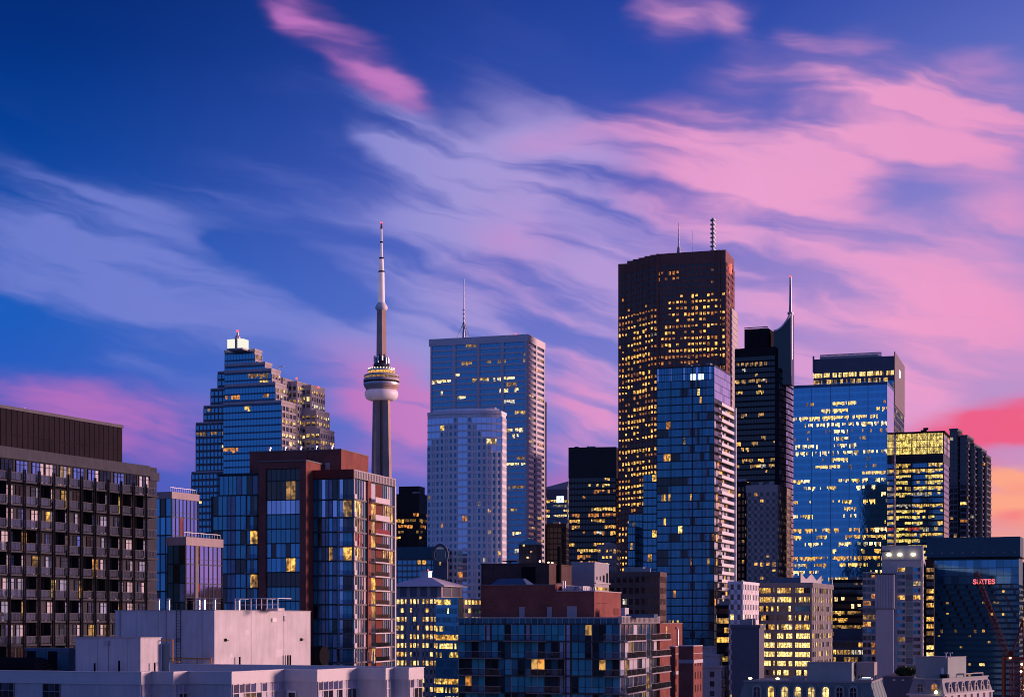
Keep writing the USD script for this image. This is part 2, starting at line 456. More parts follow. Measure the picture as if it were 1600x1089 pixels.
def thin_glass(tint, ior):
    """Balcony glass: seen through, with a weak reflection."""
    def make(name):
        g = Graph()
        t = g.add('transparent_bsdf', 'BSDF', color=tint)
        o = g.add('glossy_bsdf', 'BSDF', color=(.6, .62, .66), roughness=.12)
        return g.make('/World/Looks/' + name, g.add('mix_closure', 'closure', fac=g.add('fresnel', 'fac', IOR=ior), closure1=t, closure2=o))
    return make


def lit_mat(col, k, cell=.8, low=.25, vary=.55):
    """A lit room behind glass: ceiling lights, blinds and furniture seen as uneven light, and a little reflection."""
    def make(name):
        g = Graph()
        r = rnd(g)
        p = g.add('geometry', 'position')
        n = g.noise(g.map(p, scale=(1, 1, .45)), cell * .75, 2.0, .6)
        n2 = g.noise(g.map(p, scale=(1, 1, .8)), cell * 1.7, 1.0, .5)
        s = g.math('multiply', g.smooth(n, .40, .57, low, 1.0), g.smooth(n2, .36, .58, .28, 1.15))
        s = g.math('multiply', g.math('maximum', s, .05), g.lin(r, 0, 1, 1 - vary, 1 + vary * .5))
        s = g.math('multiply', s, k)
        c = g.mix(g.add('geometry', 'random_per_island'), tuple(c * q for c, q in zip(col, (1.0, .80, .55))), tuple(min(1.0, c * q) for c, q in zip(col, (1.0, 1.06, 1.25))))
        return g.make('/World/Looks/' + name, g.add('principled_bsdf', 'BSDF', base_color=(.02, .02, .02), roughness=.08, specular_ior_level=.5, emission_color=c, emission_strength=s))
    return make


def glow_mat(col, k):
    def make(name):
        g = Graph()
        return g.make('/World/Looks/' + name, g.add('emission', 'emission', color=col, strength=k))
    return make


RECIPES.update(
    asphalt=wall_mat((.05, .05, .052), .9, .3, .05, False), roof_grey=wall_mat((.16, .16, .17), .9, .3, .3, False), roof_light=wall_mat((.45, .44, .45), .8, .2, .3, False),
    white_stucco=wall_mat((.54, .53, .55), .85, .20, .35), white_band=wall_mat((.64, .62, .63), .7, .06, .7), white_paint=wall_mat((.78, .77, .78), .6, .08),
    loft_concrete=wall_mat((.060, .064, .082), 1.0, .25, .5, True, 0, .0), loft_dark=wall_mat((.022, .023, .028), .9, .3, .6, True, 0, .05), loft_cladding=wall_mat((.026, .022, .028), 1.0, .2, .3, True, 0, .0), slab_grey=wall_mat((.20, .19, .20), .85, .2),
    black_steel=wall_mat((.010, .011, .015), .8, .2, 1.0, True, 0, .05), grey_metal=wall_mat((.30, .31, .34), .45, .2, 1.0, True, .5), pale_metal=wall_mat((.55, .56, .60), .4, .15, 1.0, True, .4), steel_flue=wall_mat((.60, .60, .62), .35, .15, 2.0, True, .8),
    red_brick=brick_mat((.26, .062, .045), (.20, .12, .11)), dark_brick=brick_mat((.10, .050, .045), (.10, .08, .08)), brown_brick=brick_mat((.16, .10, .085), (.15, .12, .11)), red_panel=wall_mat((.15, .035, .028), .8, .15),
    brown_granite=wall_mat((.23, .085, .060), .45, .2, .1), black_tower=wall_mat((.013, .013, .016), .4, .3, .2), white_marble=wall_mat((.66, .63, .66), .6, .10, .05), white_concrete=wall_mat((.84, .82, .85), .8, .10, .1), stone_grey=wall_mat((.50, .46, .47), .85, .2, .15), old_stone=wall_mat((.32, .27, .26), .9, .3, .2),
    cn_concrete=wall_mat((.47, .345, .30), .9, .25, .05, True, 0, .2, .5), grid_concrete=wall_mat((.40, .35, .34), .85, .2, .1), office_grey=wall_mat((.22, .21, .22), .85, .2, .2), taupe=wall_mat((.38, .32, .32), .85, .15, .2), pale_green=wall_mat((.30, .36, .36), .8, .12, .3), green_roof=wall_mat((.17, .25, .26), .6, .15, .3), grey_panel=wall_mat((.34, .34, .37), .75, .12, .2), slate_blue=wall_mat((.12, .13, .17), .8, .15, .2),
    copper=wall_mat((.10, .30, .34), .6, .2, .5), teal_panel=wall_mat((.03, .10, .14), .5, .15, .2), blue_metal=wall_mat((.06, .13, .22), .4, .2, .5, True, .3), zinc_roof=wall_mat((.26, .27, .30), .6, .12, .3, True, .0), lilac_roof=wall_mat((.70, .68, .76), .7, .10, .3), crane_red=wall_mat((.22, .03, .015), .6, .3, 1.0), gas_pipe=wall_mat((.50, .24, .06), .6, .2, 1.0), sign_dark=wall_mat((.02, .02, .025), .6, .1), dark_frame=wall_mat((.03, .045, .06), .45, .2, .5, True, .3), frame_light=wall_mat((.42, .40, .42), .5, .15, 1.0, True, .4),
    glass_dark=glass_mat((.055, .075, .105), .3), glass_black=glass_mat((.016, .018, .024), .3), glass_blue=glass_mat((.085, .29, .47), .95, .05, .4, .05), glass_navy=glass_mat((.07, .26, .42), .75, .06, .4), glass_teal=glass_mat((.035, .24, .36), .4, .08, .35), glass_pale=glass_mat((.42, .50, .72), .9, .08, .3), glass_mirror=glass_mat((.78, .72, .90), .97, .05, .15), glass_bronze=glass_mat((.06, .042, .036), .4, .1),
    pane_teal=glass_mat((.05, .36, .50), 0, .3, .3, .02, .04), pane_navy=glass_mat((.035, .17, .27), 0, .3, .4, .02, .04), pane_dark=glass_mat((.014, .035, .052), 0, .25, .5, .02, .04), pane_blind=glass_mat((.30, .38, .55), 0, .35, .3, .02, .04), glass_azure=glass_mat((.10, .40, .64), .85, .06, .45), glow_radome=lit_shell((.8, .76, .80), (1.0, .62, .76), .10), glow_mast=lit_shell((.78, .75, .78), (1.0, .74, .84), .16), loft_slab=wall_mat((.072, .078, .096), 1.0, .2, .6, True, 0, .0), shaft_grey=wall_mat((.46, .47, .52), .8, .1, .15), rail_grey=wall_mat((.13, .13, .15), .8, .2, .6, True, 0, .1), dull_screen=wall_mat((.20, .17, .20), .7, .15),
    curtain=wall_mat((.50, .50, .56), .5, .2, 1.4), curtain_blue=wall_mat((.22, .32, .50), .25, .25, .8), rail_glass=thin_glass((.80, .84, .89), 1.3), rail_white=wall_mat((.62, .58, .60), .6, .12, .6),
    lit_warm=lit_mat((1.0, .76, .27), 1.8, .8, .15), lit_amber=lit_mat((1.0, .46, .12), 1.3), lit_dim=lit_mat((1.0, .66, .26), .6), lit_white=lit_mat((1.0, .88, .54), 2.3, .8, .15), lit_gold=lit_mat((1.0, .62, .17), 1.7, 1.0, .2), lit_cool=lit_mat((.85, .93, 1.0), 1.1, .8, .2), lit_red=lit_mat((1.0, .16, .10), .7), lit_lime=lit_mat((1.0, .90, .33), 1.5, .9, .35, .3), lit_full=lit_mat((1.0, .84, .40), 2.1, 1.2, .5, .3),
    glow_white=glow_mat((1.0, .96, .80), .96), glow_red=glow_mat((1.0, .10, .08), 2.0), glow_sign=glow_mat((1.0, .16, .18), 1.5), glow_cool=glow_mat((.75, .88, 1.0), 2.2), glow_pod=glow_mat((1.0, .72, .34), 1.3), glow_lamp=glow_mat((1.0, .84, .45), 4.0), glow_rim=glow_mat((1.0, .80, .52), 1.6),
    leaf=wall_mat((.05, .075, .025), .7, .4, 1.5), bark=wall_mat((.06, .045, .035), .9, .3, 2.0), dark_red=wall_mat((.22, .03, .04), .6, .2, .5),
)

# ------------------------------------------------------------------ ground
mb = MB(); n_ = 40
gx = np.linspace(-9000, 9000, n_); gy = np.linspace(-6000, 30000, n_)
vv = np.array([[x, y, 0.0] for y in gy for x in gx]); ff = [[j * n_ + i, j * n_ + i + 1, (j + 1) * n_ + i + 1, (j + 1) * n_ + i] for j in range(n_ - 1) for i in range(n_ - 1)]
usdkit.mesh(stage, '/World/ground', (vv, np.array(ff)), M('asphalt'))
tag(stage.GetPrimAtPath('/World/ground'), 'dark paved city ground between the buildings', 'ground', kind='structure')

# ------------------------------------------------------------------ the far skyline, left to right
def roof_kit(b, blk, seed, mat='grey_metal', n=4, h=(1.0, 3.0)):
    """Plant on a roof: a few housings and vents."""
    r = random.Random(seed)
    for i in range(n):
        w, dd, hh = r.uniform(1.5, 4.5), r.uniform(1.5, 4), r.uniform(*h)
        x = r.uniform(blk.x0 + w, blk.x1 - w - .5); y = r.uniform(blk.y0 + dd, max(blk.y0 + dd + .2, min(blk.y1 - dd, blk.y0 + 14)))
        mb = MB().box(x - w / 2, x + w / 2, y - dd / 2, y + dd / 2, blk.z1 - .05, blk.z1 + hh)
        mb.box(x - w / 2 - .1, x + w / 2 + .1, y - dd / 2 - .1, y + dd / 2 + .1, blk.z1 + hh, blk.z1 + hh + .12)
        b.part('roof_unit', mb, mat)


def mast(b, p, z0, z1, r0, r1, mat='grey_metal', name='antenna', rings=0):
    mb = MB().lathe([[0, z0], [r0, z0], [r1, z1], [0, z1]], (p[0], p[1], 0), 8)
    for k in range(rings):
        z = z0 + (z1 - z0) * (k + .5) / rings
        mb.lathe([[0, z - .35], [r0 * 2.1, z - .35], [r0 * 2.1, z + .35], [0, z + .35]], (p[0], p[1], 0), 8)
    return b.part(name, mb, mat)


# --- stepped tower with a lit lantern on top
def stepped_tower():
    b = Thing('stepped_tower', 'stepped blue glass and stone tower crowned by two glowing white boxes, left of needle tower', 'skyscraper', 424, 1026, 20)
    Z = lambda v, d: EYE + (HZ - v) * d / F
    glassy = [(351, 398, 409, 1034, 547), (351.5, 414, 424.5, 1029, 567.5), (351, 424, 438, 1024, 577.5), (352, 430, 447, 1019, 599), (349, 439.5, 462, 1013, 627)]
    prev = None
    for k, (u0, uc, u1, d, v) in enumerate(glassy):
        z1 = Z(v, d)
        bl = Block(b, u0, uc, u1, d, z1, 20)
        zb = 60 if k == 4 else (Z(glassy[k + 1][4], glassy[k + 1][3]) - 22 if k < 4 else 60)
        nf = max(1, round((z1 - 2 - zb) / 4.0))
        top = k == 0
        lit = office(31 + k, .16, .05, .04, ('lit_dim', 'lit_amber', 'lit_warm'))
        if top: lit = (lambda j, i, nf=nf, o=office(5, .3, 0, .02): 'lit_white' if j in (nf - 3, nf - 5) and i % 9 not in (0, 5) else o(j, i))
        b.part('glass_wall_back', MB().fbox(bl.F, .05, bl.L - .05, 20, z1 - .7, .0, .02), 'blue_metal')
        facade(b, bl.F, zb, z1 - 2, max(3, round(bl.L / 2.0)), nf, d, pier=.18, pd=.16, sill=1.0, sd=.10, inset=.06, wall=b.pool.setdefault(('spandrel_band', 'blue_metal'), MB()), lit=lit, glass='glass_azure', mull=0)
        lr = office(61 + k, .5, .3, .2, ('lit_dim', 'lit_warm', 'lit_white'))
        facade(b, bl.S, zb, z1 - 2.5, max(1, round(bl.R / 4.2)), nf, d, pier=1.1, pd=.4, sill=1.4, sd=.25, lit=lr, glass='glass_dark')
        b.part('parapet', MB().box(bl.x0 - .3, bl.x1 + .3, bl.y0 - .3, bl.y1 + .3, z1 - .6, z1 + .9), 'stone_grey')
    for k, (u0, uc, u1, d, v) in enumerate([(430, 442, 470, 1040, 592), (450, 464, 482, 1046, 597), (462, 486, 507, 1052, 603), (470, 494, 514.5, 1050, 642), (478, 500, 522, 1048, 671)]):
        z1 = Z(v, d)
        bl = Block(b, u0, uc, u1, d, z1, 20)
        nf = round((z1 - 2.5 - 70) / 4.1)
        lr = office(91 + k, .55, .3, .1, ('lit_dim', 'lit_warm', 'lit_white'), (3, 9))
        facade(b, bl.S, 70, z1 - 2.5, max(2, round(bl.R / 3.2)), nf, d, pier=1.0, pd=.35, sill=1.7, sd=.2, lit=lr, glass='glass_dark')
        facade(b, bl.F, 70, z1 - 2.5, max(2, round(bl.L / 3.4)), nf, d, pier=1.0, pd=.35, sill=1.7, sd=.2, lit=office(131 + k, .4, .1, .08), glass='glass_dark')
        b.part('parapet', MB().box(bl.x0 - .2, bl.x1 + .2, bl.y0 - .2, bl.y1 + .2, z1 - .5, z1 + .8), 'stone_grey')
    for k, (u0, uc, d, v) in enumerate([(340, 353, 1042, 579.5), (329, 354, 1040, 605.5), (318, 353, 1037, 632), (306, 352, 1034, 658), (299, 351, 1030, 735)]):
        z1 = Z(v, d)
        bl = Block(b, u0, uc, uc + 6, d, z1, 20, depth=14)
        nf = round((z1 - 2 - 50) / 4.0)
        lr = office(151 + k, .22, .10, .06, ('lit_warm', 'lit_dim', 'lit_white'), (1, 4))
        if k < 2: lr = None
        b.part('dark_wall_face', MB().fbox(bl.F, .0, bl.L - .05, 20, z1 - .7, .0, .02), 'slate_blue')
        facade(b, bl.F, 50, z1 - 2, max(2, round(bl.L / 2.6)), nf, d, pier=.6, pd=.3, sill=1.5, sd=.2, inset=.06, lit=lr, glass='glass_azure', wall=b.pool.setdefault(('dark_pier', 'slate_blue'), MB()))
    # lantern and finial
    d = 1030
    zt = Z(547, d)
    p0, p1 = b.pix(356, d), b.pix(379, d)
    xm = (p0[0] + p1[0]) / 2
    b.part('lantern_base', MB().box(p0[0] - 1, p1[0] + 1.5, p0[1] + .3, p0[1] + 9.5, zt, Z(544.5, d)), 'stone_grey')
    for k, (ua, uc2) in enumerate([(355, 365.8), (370, 379.5)]):
        a, c = b.xu(ua, p0[1] + 1), b.xu(uc2, p0[1] + 1)
        b.part('lantern', MB().box(a, c, p0[1] + 1, p0[1] + 8, Z(544.5, d), Z(530, d)), 'glow_white', label='glowing white box of the lantern')
    q0, q1 = b.xu(366.2, p0[1] - .5), b.xu(369.2, p0[1] - .5)
    b.part('lantern_fin', MB().box(q0, q1, p0[1] + .2, p0[1] + 8.5, Z(544.5, d), Z(529, d)), 'stone_grey')
    mb = MB().lathe([[0, Z(530, d)], [2.0, Z(530, d)], [1.6, Z(525, d)], [.7, Z(523, d)], [.5, Z(518, d)], [0, Z(516.5, d)]], (xm, p0[1] + 4.5, 0), 10)
    b.part('finial', mb, 'pale_metal')
    b.part('warning_light', MB().tm(trimesh.creation.icosphere(1, .8).apply_translation([xm, p0[1] + 4.5, Z(516, d)])), 'glow_red')
    for u, v, dd in ((459, 590, 1038), (493, 604, 1048)):
        q = b.pix(u, dd)
        b.part('warning_light', MB().tm(trimesh.creation.icosphere(1, .75).apply_translation([q[0], q[1] + 4, Z(v, dd)])), 'glow_red')
    q = b.pix(433, 1030)
    mb = MB().tube([[q[0], q[1] + 3, Z(580, 1030)], [q[0], q[1] + 3, Z(571, 1030)]], .3).tube([[q[0] - .5, q[1] + 3, Z(572, 1030)], [q[0] + 3, q[1] + 3, Z(571.5, 1030)]], .3)
    b.part('roof_crane', mb, 'white_paint')
    b.finish('stone_grey')


stepped_tower()


# --- needle tower with a round pod
def needle_tower():
    d = 2200.0
    b = Thing('needle_tower', 'very tall slender concrete tower with a round lit pod and white mast', 'tower', 596, d, 20)
    Z = lambda v: EYE + (HZ - v) * d / F
    px = d / F
    # three-legged shaft tapering upwards: a hexagon core with three fins
    def ring(w, core, n_fin=3):
        pts = []
        for k in range(n_fin):
            a = math.radians(90 + 25 + 120 * k); h = core * .42
            t, nrm = np.array([math.cos(a), math.sin(a)]), np.array([-math.sin(a), math.cos(a)])
            pts += [t * w - nrm * h, t * w + nrm * h]
            a2 = a + math.radians(60)
            pts.append(np.array([math.cos(a2), math.sin(a2)]) * core)
        return np.array(pts)
    levels = [(1026, 33, 14), (900, 26, 11), (760, 20.5, 9.2), (690, 18.6, 8.8), (630, 17.0, 8.6), (575, 15.0, 8.2)]
    vs, fs = [], []
    for v, w, core in levels:
        r = ring(w * px * .80, core * px)
        vs += [[x, y, Z(v)] for x, y in r]
    n = 9
    for j in range(len(levels) - 1):
        for k in range(n):
            a, c = j * n + k, j * n + (k + 1) % n
            fs += [[a, c, c + n], [a, c + n, a + n]]
    b.part('shaft', (np.array(vs), np.array(fs)), 'cn_concrete')
    mb = MB()
    for k in range(3):      # lift tracks and glass strips up the hollows of the shaft
        a = math.radians(90 + 25 + 120 * k + 60)
        for j in range(len(levels) - 1):
            c0, c1 = levels[j][2] * px, levels[j + 1][2] * px
            mb.tube([[math.cos(a) * (c0 + .3), math.sin(a) * (c0 + .3), Z(levels[j][0])], [math.cos(a) * (c1 + .3), math.sin(a) * (c1 + .3), Z(levels[j + 1][0])]], 1.5, 6)
    b.part('lift_track', mb, 'loft_concrete')
    L = lambda pr: [[r * px, Z(v)] for r, v in pr]
    S = 48
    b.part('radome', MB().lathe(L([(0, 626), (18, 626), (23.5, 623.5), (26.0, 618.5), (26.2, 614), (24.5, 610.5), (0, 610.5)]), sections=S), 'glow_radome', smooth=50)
    b.part('pod_neck', MB().lathe(L([(0, 611), (24.4, 611), (24.6, 607), (26.4, 605.5), (27.0, 602.8), (0, 602.8)]), sections=S), 'cn_concrete', smooth=30)
    b.part('pod_floor', MB().lathe(L([(0, 602.8), (27.6, 602.8), (28.2, 600.5), (27.9, 598.6), (0, 598.6)]), sections=S), 'pale_metal', smooth=30)
    b.part('observation_glass', MB().lathe(L([(0, 598.6), (27.0, 598.6), (27.6, 596), (0, 596)]), sections=S), 'glass_bronze')
    b.part('pod_floor', MB().lathe(L([(0, 596), (28.0, 596), (28.2, 593.5), (27.4, 592), (0, 592)]), sections=S), 'stone_grey', smooth=30)
    b.part('observation_glass', MB().lathe(L([(0, 592), (26.6, 592), (26.4, 588.8), (0, 588.8)]), sections=S), 'lit_dim')
    b.part('pod_floor', MB().lathe(L([(0, 588.8), (27.6, 588.8), (26.8, 586.5), (22, 584.3), (0, 584.3)]), sections=S), 'stone_grey', smooth=30)
    b.part('lit_gallery', MB().lathe(L([(0, 584.3), (21.2, 584.3), (20.9, 580.5), (0, 580.5)]), sections=S), 'lit_gold')
    b.part('pod_roof', MB().lathe(L([(0, 580.5), (21.8, 580.5), (21.6, 578.6), (19.0, 576.5), (9, 574), (0, 574)]), sections=S), 'pale_metal', smooth=30)
    for k in range(26):
        a = 2 * math.pi * k / 26
        b.part('rim_lamp', MB().tm(trimesh.creation.icosphere(1, .75).apply_translation([math.cos(a) * 20.2 * px, math.sin(a) * 20.2 * px, Z(576.4)])), 'glow_rim')
    for k in range(40):
        a = 2 * math.pi * k / 40
        m = trimesh.creation.box([.8, .5, 6.0]); m.apply_translation([27.5 * px, 0, Z(598)]); m.apply_transform(trimesh.transformations.rotation_matrix(a, [0, 0, 1]))
        b.part('pod_rib', MB().tm(m), 'loft_dark')
    b.part('collar', MB().lathe(L([(0, 575), (12.5, 575), (12.5, 569), (10.5, 568), (10.5, 561), (8, 558), (7.4, 553), (0, 553)]), sections=16), 'loft_concrete', smooth=30)
    for k in range(10):
        a = 2 * math.pi * k / 10 + .2
        q = trimesh.creation.cylinder(1.4, 5.5 + 3 * (k % 2), sections=8); q.apply_translation([math.cos(a) * 10.8 * px, math.sin(a) * 10.8 * px, Z(565 - 2 * (k % 3))])
        b.part('dish_drum', MB().tm(q), 'pale_metal')
    b.part('upper_shaft', MB().lathe(L([(0, 558), (8.6, 558), (7.6, 480), (0, 480)]), sections=6), 'cn_concrete')
    b.part('sky_pod', MB().lathe(L([(0, 485), (7.6, 485), (9.6, 482.5), (9.8, 480), (8.2, 477), (5.6, 473), (0, 473)]), sections=24), 'white_paint', smooth=40)
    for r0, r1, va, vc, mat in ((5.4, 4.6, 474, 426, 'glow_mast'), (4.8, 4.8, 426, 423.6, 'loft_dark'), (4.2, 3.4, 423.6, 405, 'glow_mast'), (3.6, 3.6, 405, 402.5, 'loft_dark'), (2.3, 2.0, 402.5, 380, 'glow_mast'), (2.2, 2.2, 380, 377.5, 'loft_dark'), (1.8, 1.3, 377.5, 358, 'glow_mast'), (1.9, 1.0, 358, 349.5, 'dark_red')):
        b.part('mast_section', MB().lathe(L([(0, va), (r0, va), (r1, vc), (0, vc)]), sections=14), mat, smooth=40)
    b.part('warning_light', MB().tm(trimesh.creation.icosphere(1, 1.3).apply_translation([0, 0, Z(348.3)])), 'glow_red')
    b.finish('cn_concrete')


needle_tower()


def plain_tower(name, label, u0, uc, u1, d, v, theta, wall, glass, fh, bw, seed=0, lit=None, pier=.5, pd=.3, sill=1.0, sd=.2, top=3.0, litS=None, wallS=None, zb=0, mull=0, cat='skyscraper', nS=None, zlow=None, glassS=None, least=9.0, parapet=True, finish=True, roof=4):
    b = Thing(name, label, cat, uc, d, theta)
    z1 = b.zv(v)
    bl = Block(b, u0, uc, u1, d, z1, 0)
    zl = zlow if zlow is not None else 10
    nf = round((z1 - top - zl) / fh)
    facade(b, bl.F, zl, z1 - top, max(1, round(bl.L / bw)), nf, d, pier=pier, pd=pd, sill=sill, sd=sd, lit=lit, glass=glass, mull=mull)
    facade(b, bl.S, zl, z1 - top, nS or max(1, round(bl.R / bw)), nf, d, pier=pier, pd=pd, sill=sill, sd=sd, lit=litS or lit, glass=glassS or glass, mull=mull)
    if parapet: b.part('parapet', MB().box(bl.x0 - pd - .1, bl.x1 + pd + .1, bl.y0 - pd - .1, bl.y1 + pd + .1, z1 - top + .02, z1), wall)
    if roof: roof_kit(b, bl, seed + 77, 'grey_metal', roof, (.8, 2.0))
    if finish: b.finish(wall, least)
    return b, bl, z1, nf


# --- small black tower left of the white hotel
b, bl, z1, nf = plain_tower('black_office_tower', 'short black office tower with a dark raised roof, between the brick condo and white hotel', 617, 655, 668, 1150, 771, 16, 'black_tower', 'glass_black', 3.9, 2.1, 3, office(301, .55, .1, .06, ('lit_amber', 'lit_gold', 'lit_dim'), (1, 5)), pier=.35, sill=1.1, top=13, finish=False)
p = b.pix(630, 1160); q = b.pix(650, 1160)
b.part('plant_room', MB().box(p[0] - 3, q[0] + 3, p[1], p[1] + 12, z1, z1 + 5.5), 'black_tower')
b.finish('black_tower')

# --- white marble tower with a whip mast
def marble_tower():
    d = 1190
    b = Thing('white_bank_tower', 'tall white marble bank tower with a thin whip mast on its roof', 'skyscraper', 823.5, d, 18)
    z1 = b.zv(522.5)
    bl = Block(b, 673, 823.5, 849.5, d, z1, 0)
    zl = 60; top = 5.0
    nf = round((z1 - top - zl) / 3.95)
    nb = 44
    lf = office(411, .33, .03, .05, ('lit_white', 'lit_warm', 'lit_dim'), (1, 5))
    lit = lambda j, i: ('lit_white' if j in (nf - 16, nf - 22) and 8 < i < 44 and (i * 7 + j) % 5 else lf(j, i))
    facade(b, bl.F, zl, z1 - top, nb, nf, d, s0=1.2, s1=bl.L - 1.2, pier=.0, sill=1.25, sd=.5, lit=lit, glass='glass_navy', gap=.10)
    for k in range(5):
        s = bl.L * k / 4
        b.wall.fbox(bl.F, max(0, s - 1.1), min(bl.L, s + 1.1), zl, z1, 0, .9)
    ls = office(431, .3, .02, .05, ('lit_dim', 'lit_amber', 'lit_warm'), (1, 4))
    facade(b, bl.S, zl, z1 - top, 8, nf, d, s0=1.5, s1=bl.R - 1.5, pier=.0, sill=1.9, sd=.5, lit=ls, glass='glass_dark', gap=.10)
    for k in range(3):
        s = bl.R * k / 2
        b.wall.fbox(bl.S, max(0, s - 1.3), min(bl.R, s + 1.3), zl, z1, 0, .9)
    b.part('crown', MB().box(bl.x0 - .95, bl.x1 + .95, bl.y0 - .95, bl.y1 + .95, z1 - top + .03, z1 + .02), 'white_marble')
    c = b.pix(725, d + 18); zt = b.zv(428)
    mast(b, c, z1, z1 + 14, .8, .5, 'grey_metal'); mast(b, c, z1 + 14, zt, .42, .16, 'grey_metal')
    for k in range(4):
        a = math.pi / 2 * k + .6
        b.part('mast_leg', MB().tube([[c[0] + 5 * math.cos(a), c[1] + 5 * math.sin(a), z1], [c[0], c[1], z1 + 12]], .25, 5), 'grey_metal')
    for k in range(5):
        b.part('antenna_ring', MB().lathe([[0, 0], [1.1, 0], [1.1, .3], [0, .3]], (c[0], c[1], z1 + 8 + 3.0 * k), 10), 'grey_metal')
    b.part('warning_light', MB().tm(trimesh.creation.icosphere(1, .6).apply_translation([b.xu(806, bl.y0 + 1), bl.y0 + 1, z1 + .8])), 'glow_red')
    b.finish('white_marble')


marble_tower()
plain_tower('dark_slab_tower', 'narrow black slab just behind the right edge of the white bank tower', 838, 849, 853.5, 1290, 627, 18, 'black_tower', 'glass_black', 4.0, 3, 9, None, roof=0, cat='office building')


# --- old stone bank tower with stepped green-topped crown
def old_bank():
    d = 1240
    b = Thing('old_bank_tower', 'old carved stone tower with arched openings and small blue roof, right of white hotel', 'office building', 842, d, 20)
    Z = b.zv
    lit = homes(77, .5, ('lit_gold', 'lit_warm', 'lit_dim'))
    specs = [(791, 842, 852, d, 779, 20), (793, 835.5, 846, d - 2, 757, Z(779)), (797, 826, 838, d + 2, 744, Z(757))]
    for k, (u0, uc, u1, dd, v, zb) in enumerate(specs):
        z1 = EYE + (HZ - v) * dd / F
        bl = Block(b, u0, uc, u1, dd, z1, zb)
        if k == 0:
            nf = round((z1 - 4 - 40) / 4.2)
            top = nf - 1
            facade(b, bl.F, 40, z1 - 4, 9, nf, d, pier=1.1, pd=.7, sill=1.7, sd=.3, lit=lambda j, i: lit(j, i) if (nf - 9 < j < nf - 1) else homes(4, .06)(j, i), glass='glass_dark')
            facade(b, bl.S, 40, z1 - 4, 4, nf, d, pier=1.2, pd=.7, sill=1.7, sd=.3, lit=homes(6, .06), glass='glass_dark')
        for fc in (bl.F, bl.S):
            n = max(2, round(fc.len / 3.4))
            for i in range(n + 1):
                s = min(fc.len - .5, max(.5, fc.len * i / n))
                b.wall.fbox(fc, s - .5, s + .5, z1 - 1.5, z1 + 1.6, -.4, .8)
                if k: b.wall.fbox(fc, s - .6, s + .6, zb, z1, 0, .8)
        if k == 1:
            for i in range(3):
                s = bl.L * (i + .5) / 3
                b.part('arched_opening', MB().fbox(bl.F, s - 1.5, s + 1.5, zb + 1.0, zb + 6.0, .02, .14).tm(trimesh.creation.cylinder(1.5, .12, sections=16).apply_transform(trimesh.transformations.rotation_matrix(math.pi / 2, [1, 0, 0])).apply_translation([bl.F.at(s, .08)[0], bl.F.at(s, .08)[1], zb + 6.0])), 'glass_black')
            tz = z1
    bl = Block(b, 799, 824, 835, d + 4, Z(743), Z(745), build=False)
    zt = Z(737.5)
    xm, ym = (bl.x0 + bl.x1) / 2, (bl.y0 + bl.y1) / 2
    z0 = Z(743.9)
    v = [[bl.x0, bl.y0, z0], [bl.x1, bl.y0, z0], [bl.x1, bl.y1, z0], [bl.x0, bl.y1, z0], [bl.x0 + 5, ym - 1, zt], [bl.x1 - 5, ym - 1, zt], [bl.x1 - 5, ym + 1, zt], [bl.x0 + 5, ym + 1, zt]]
    b.part('roof', (np.array(v), BOXF), 'copper')
    b.finish('old_stone')


old_bank()


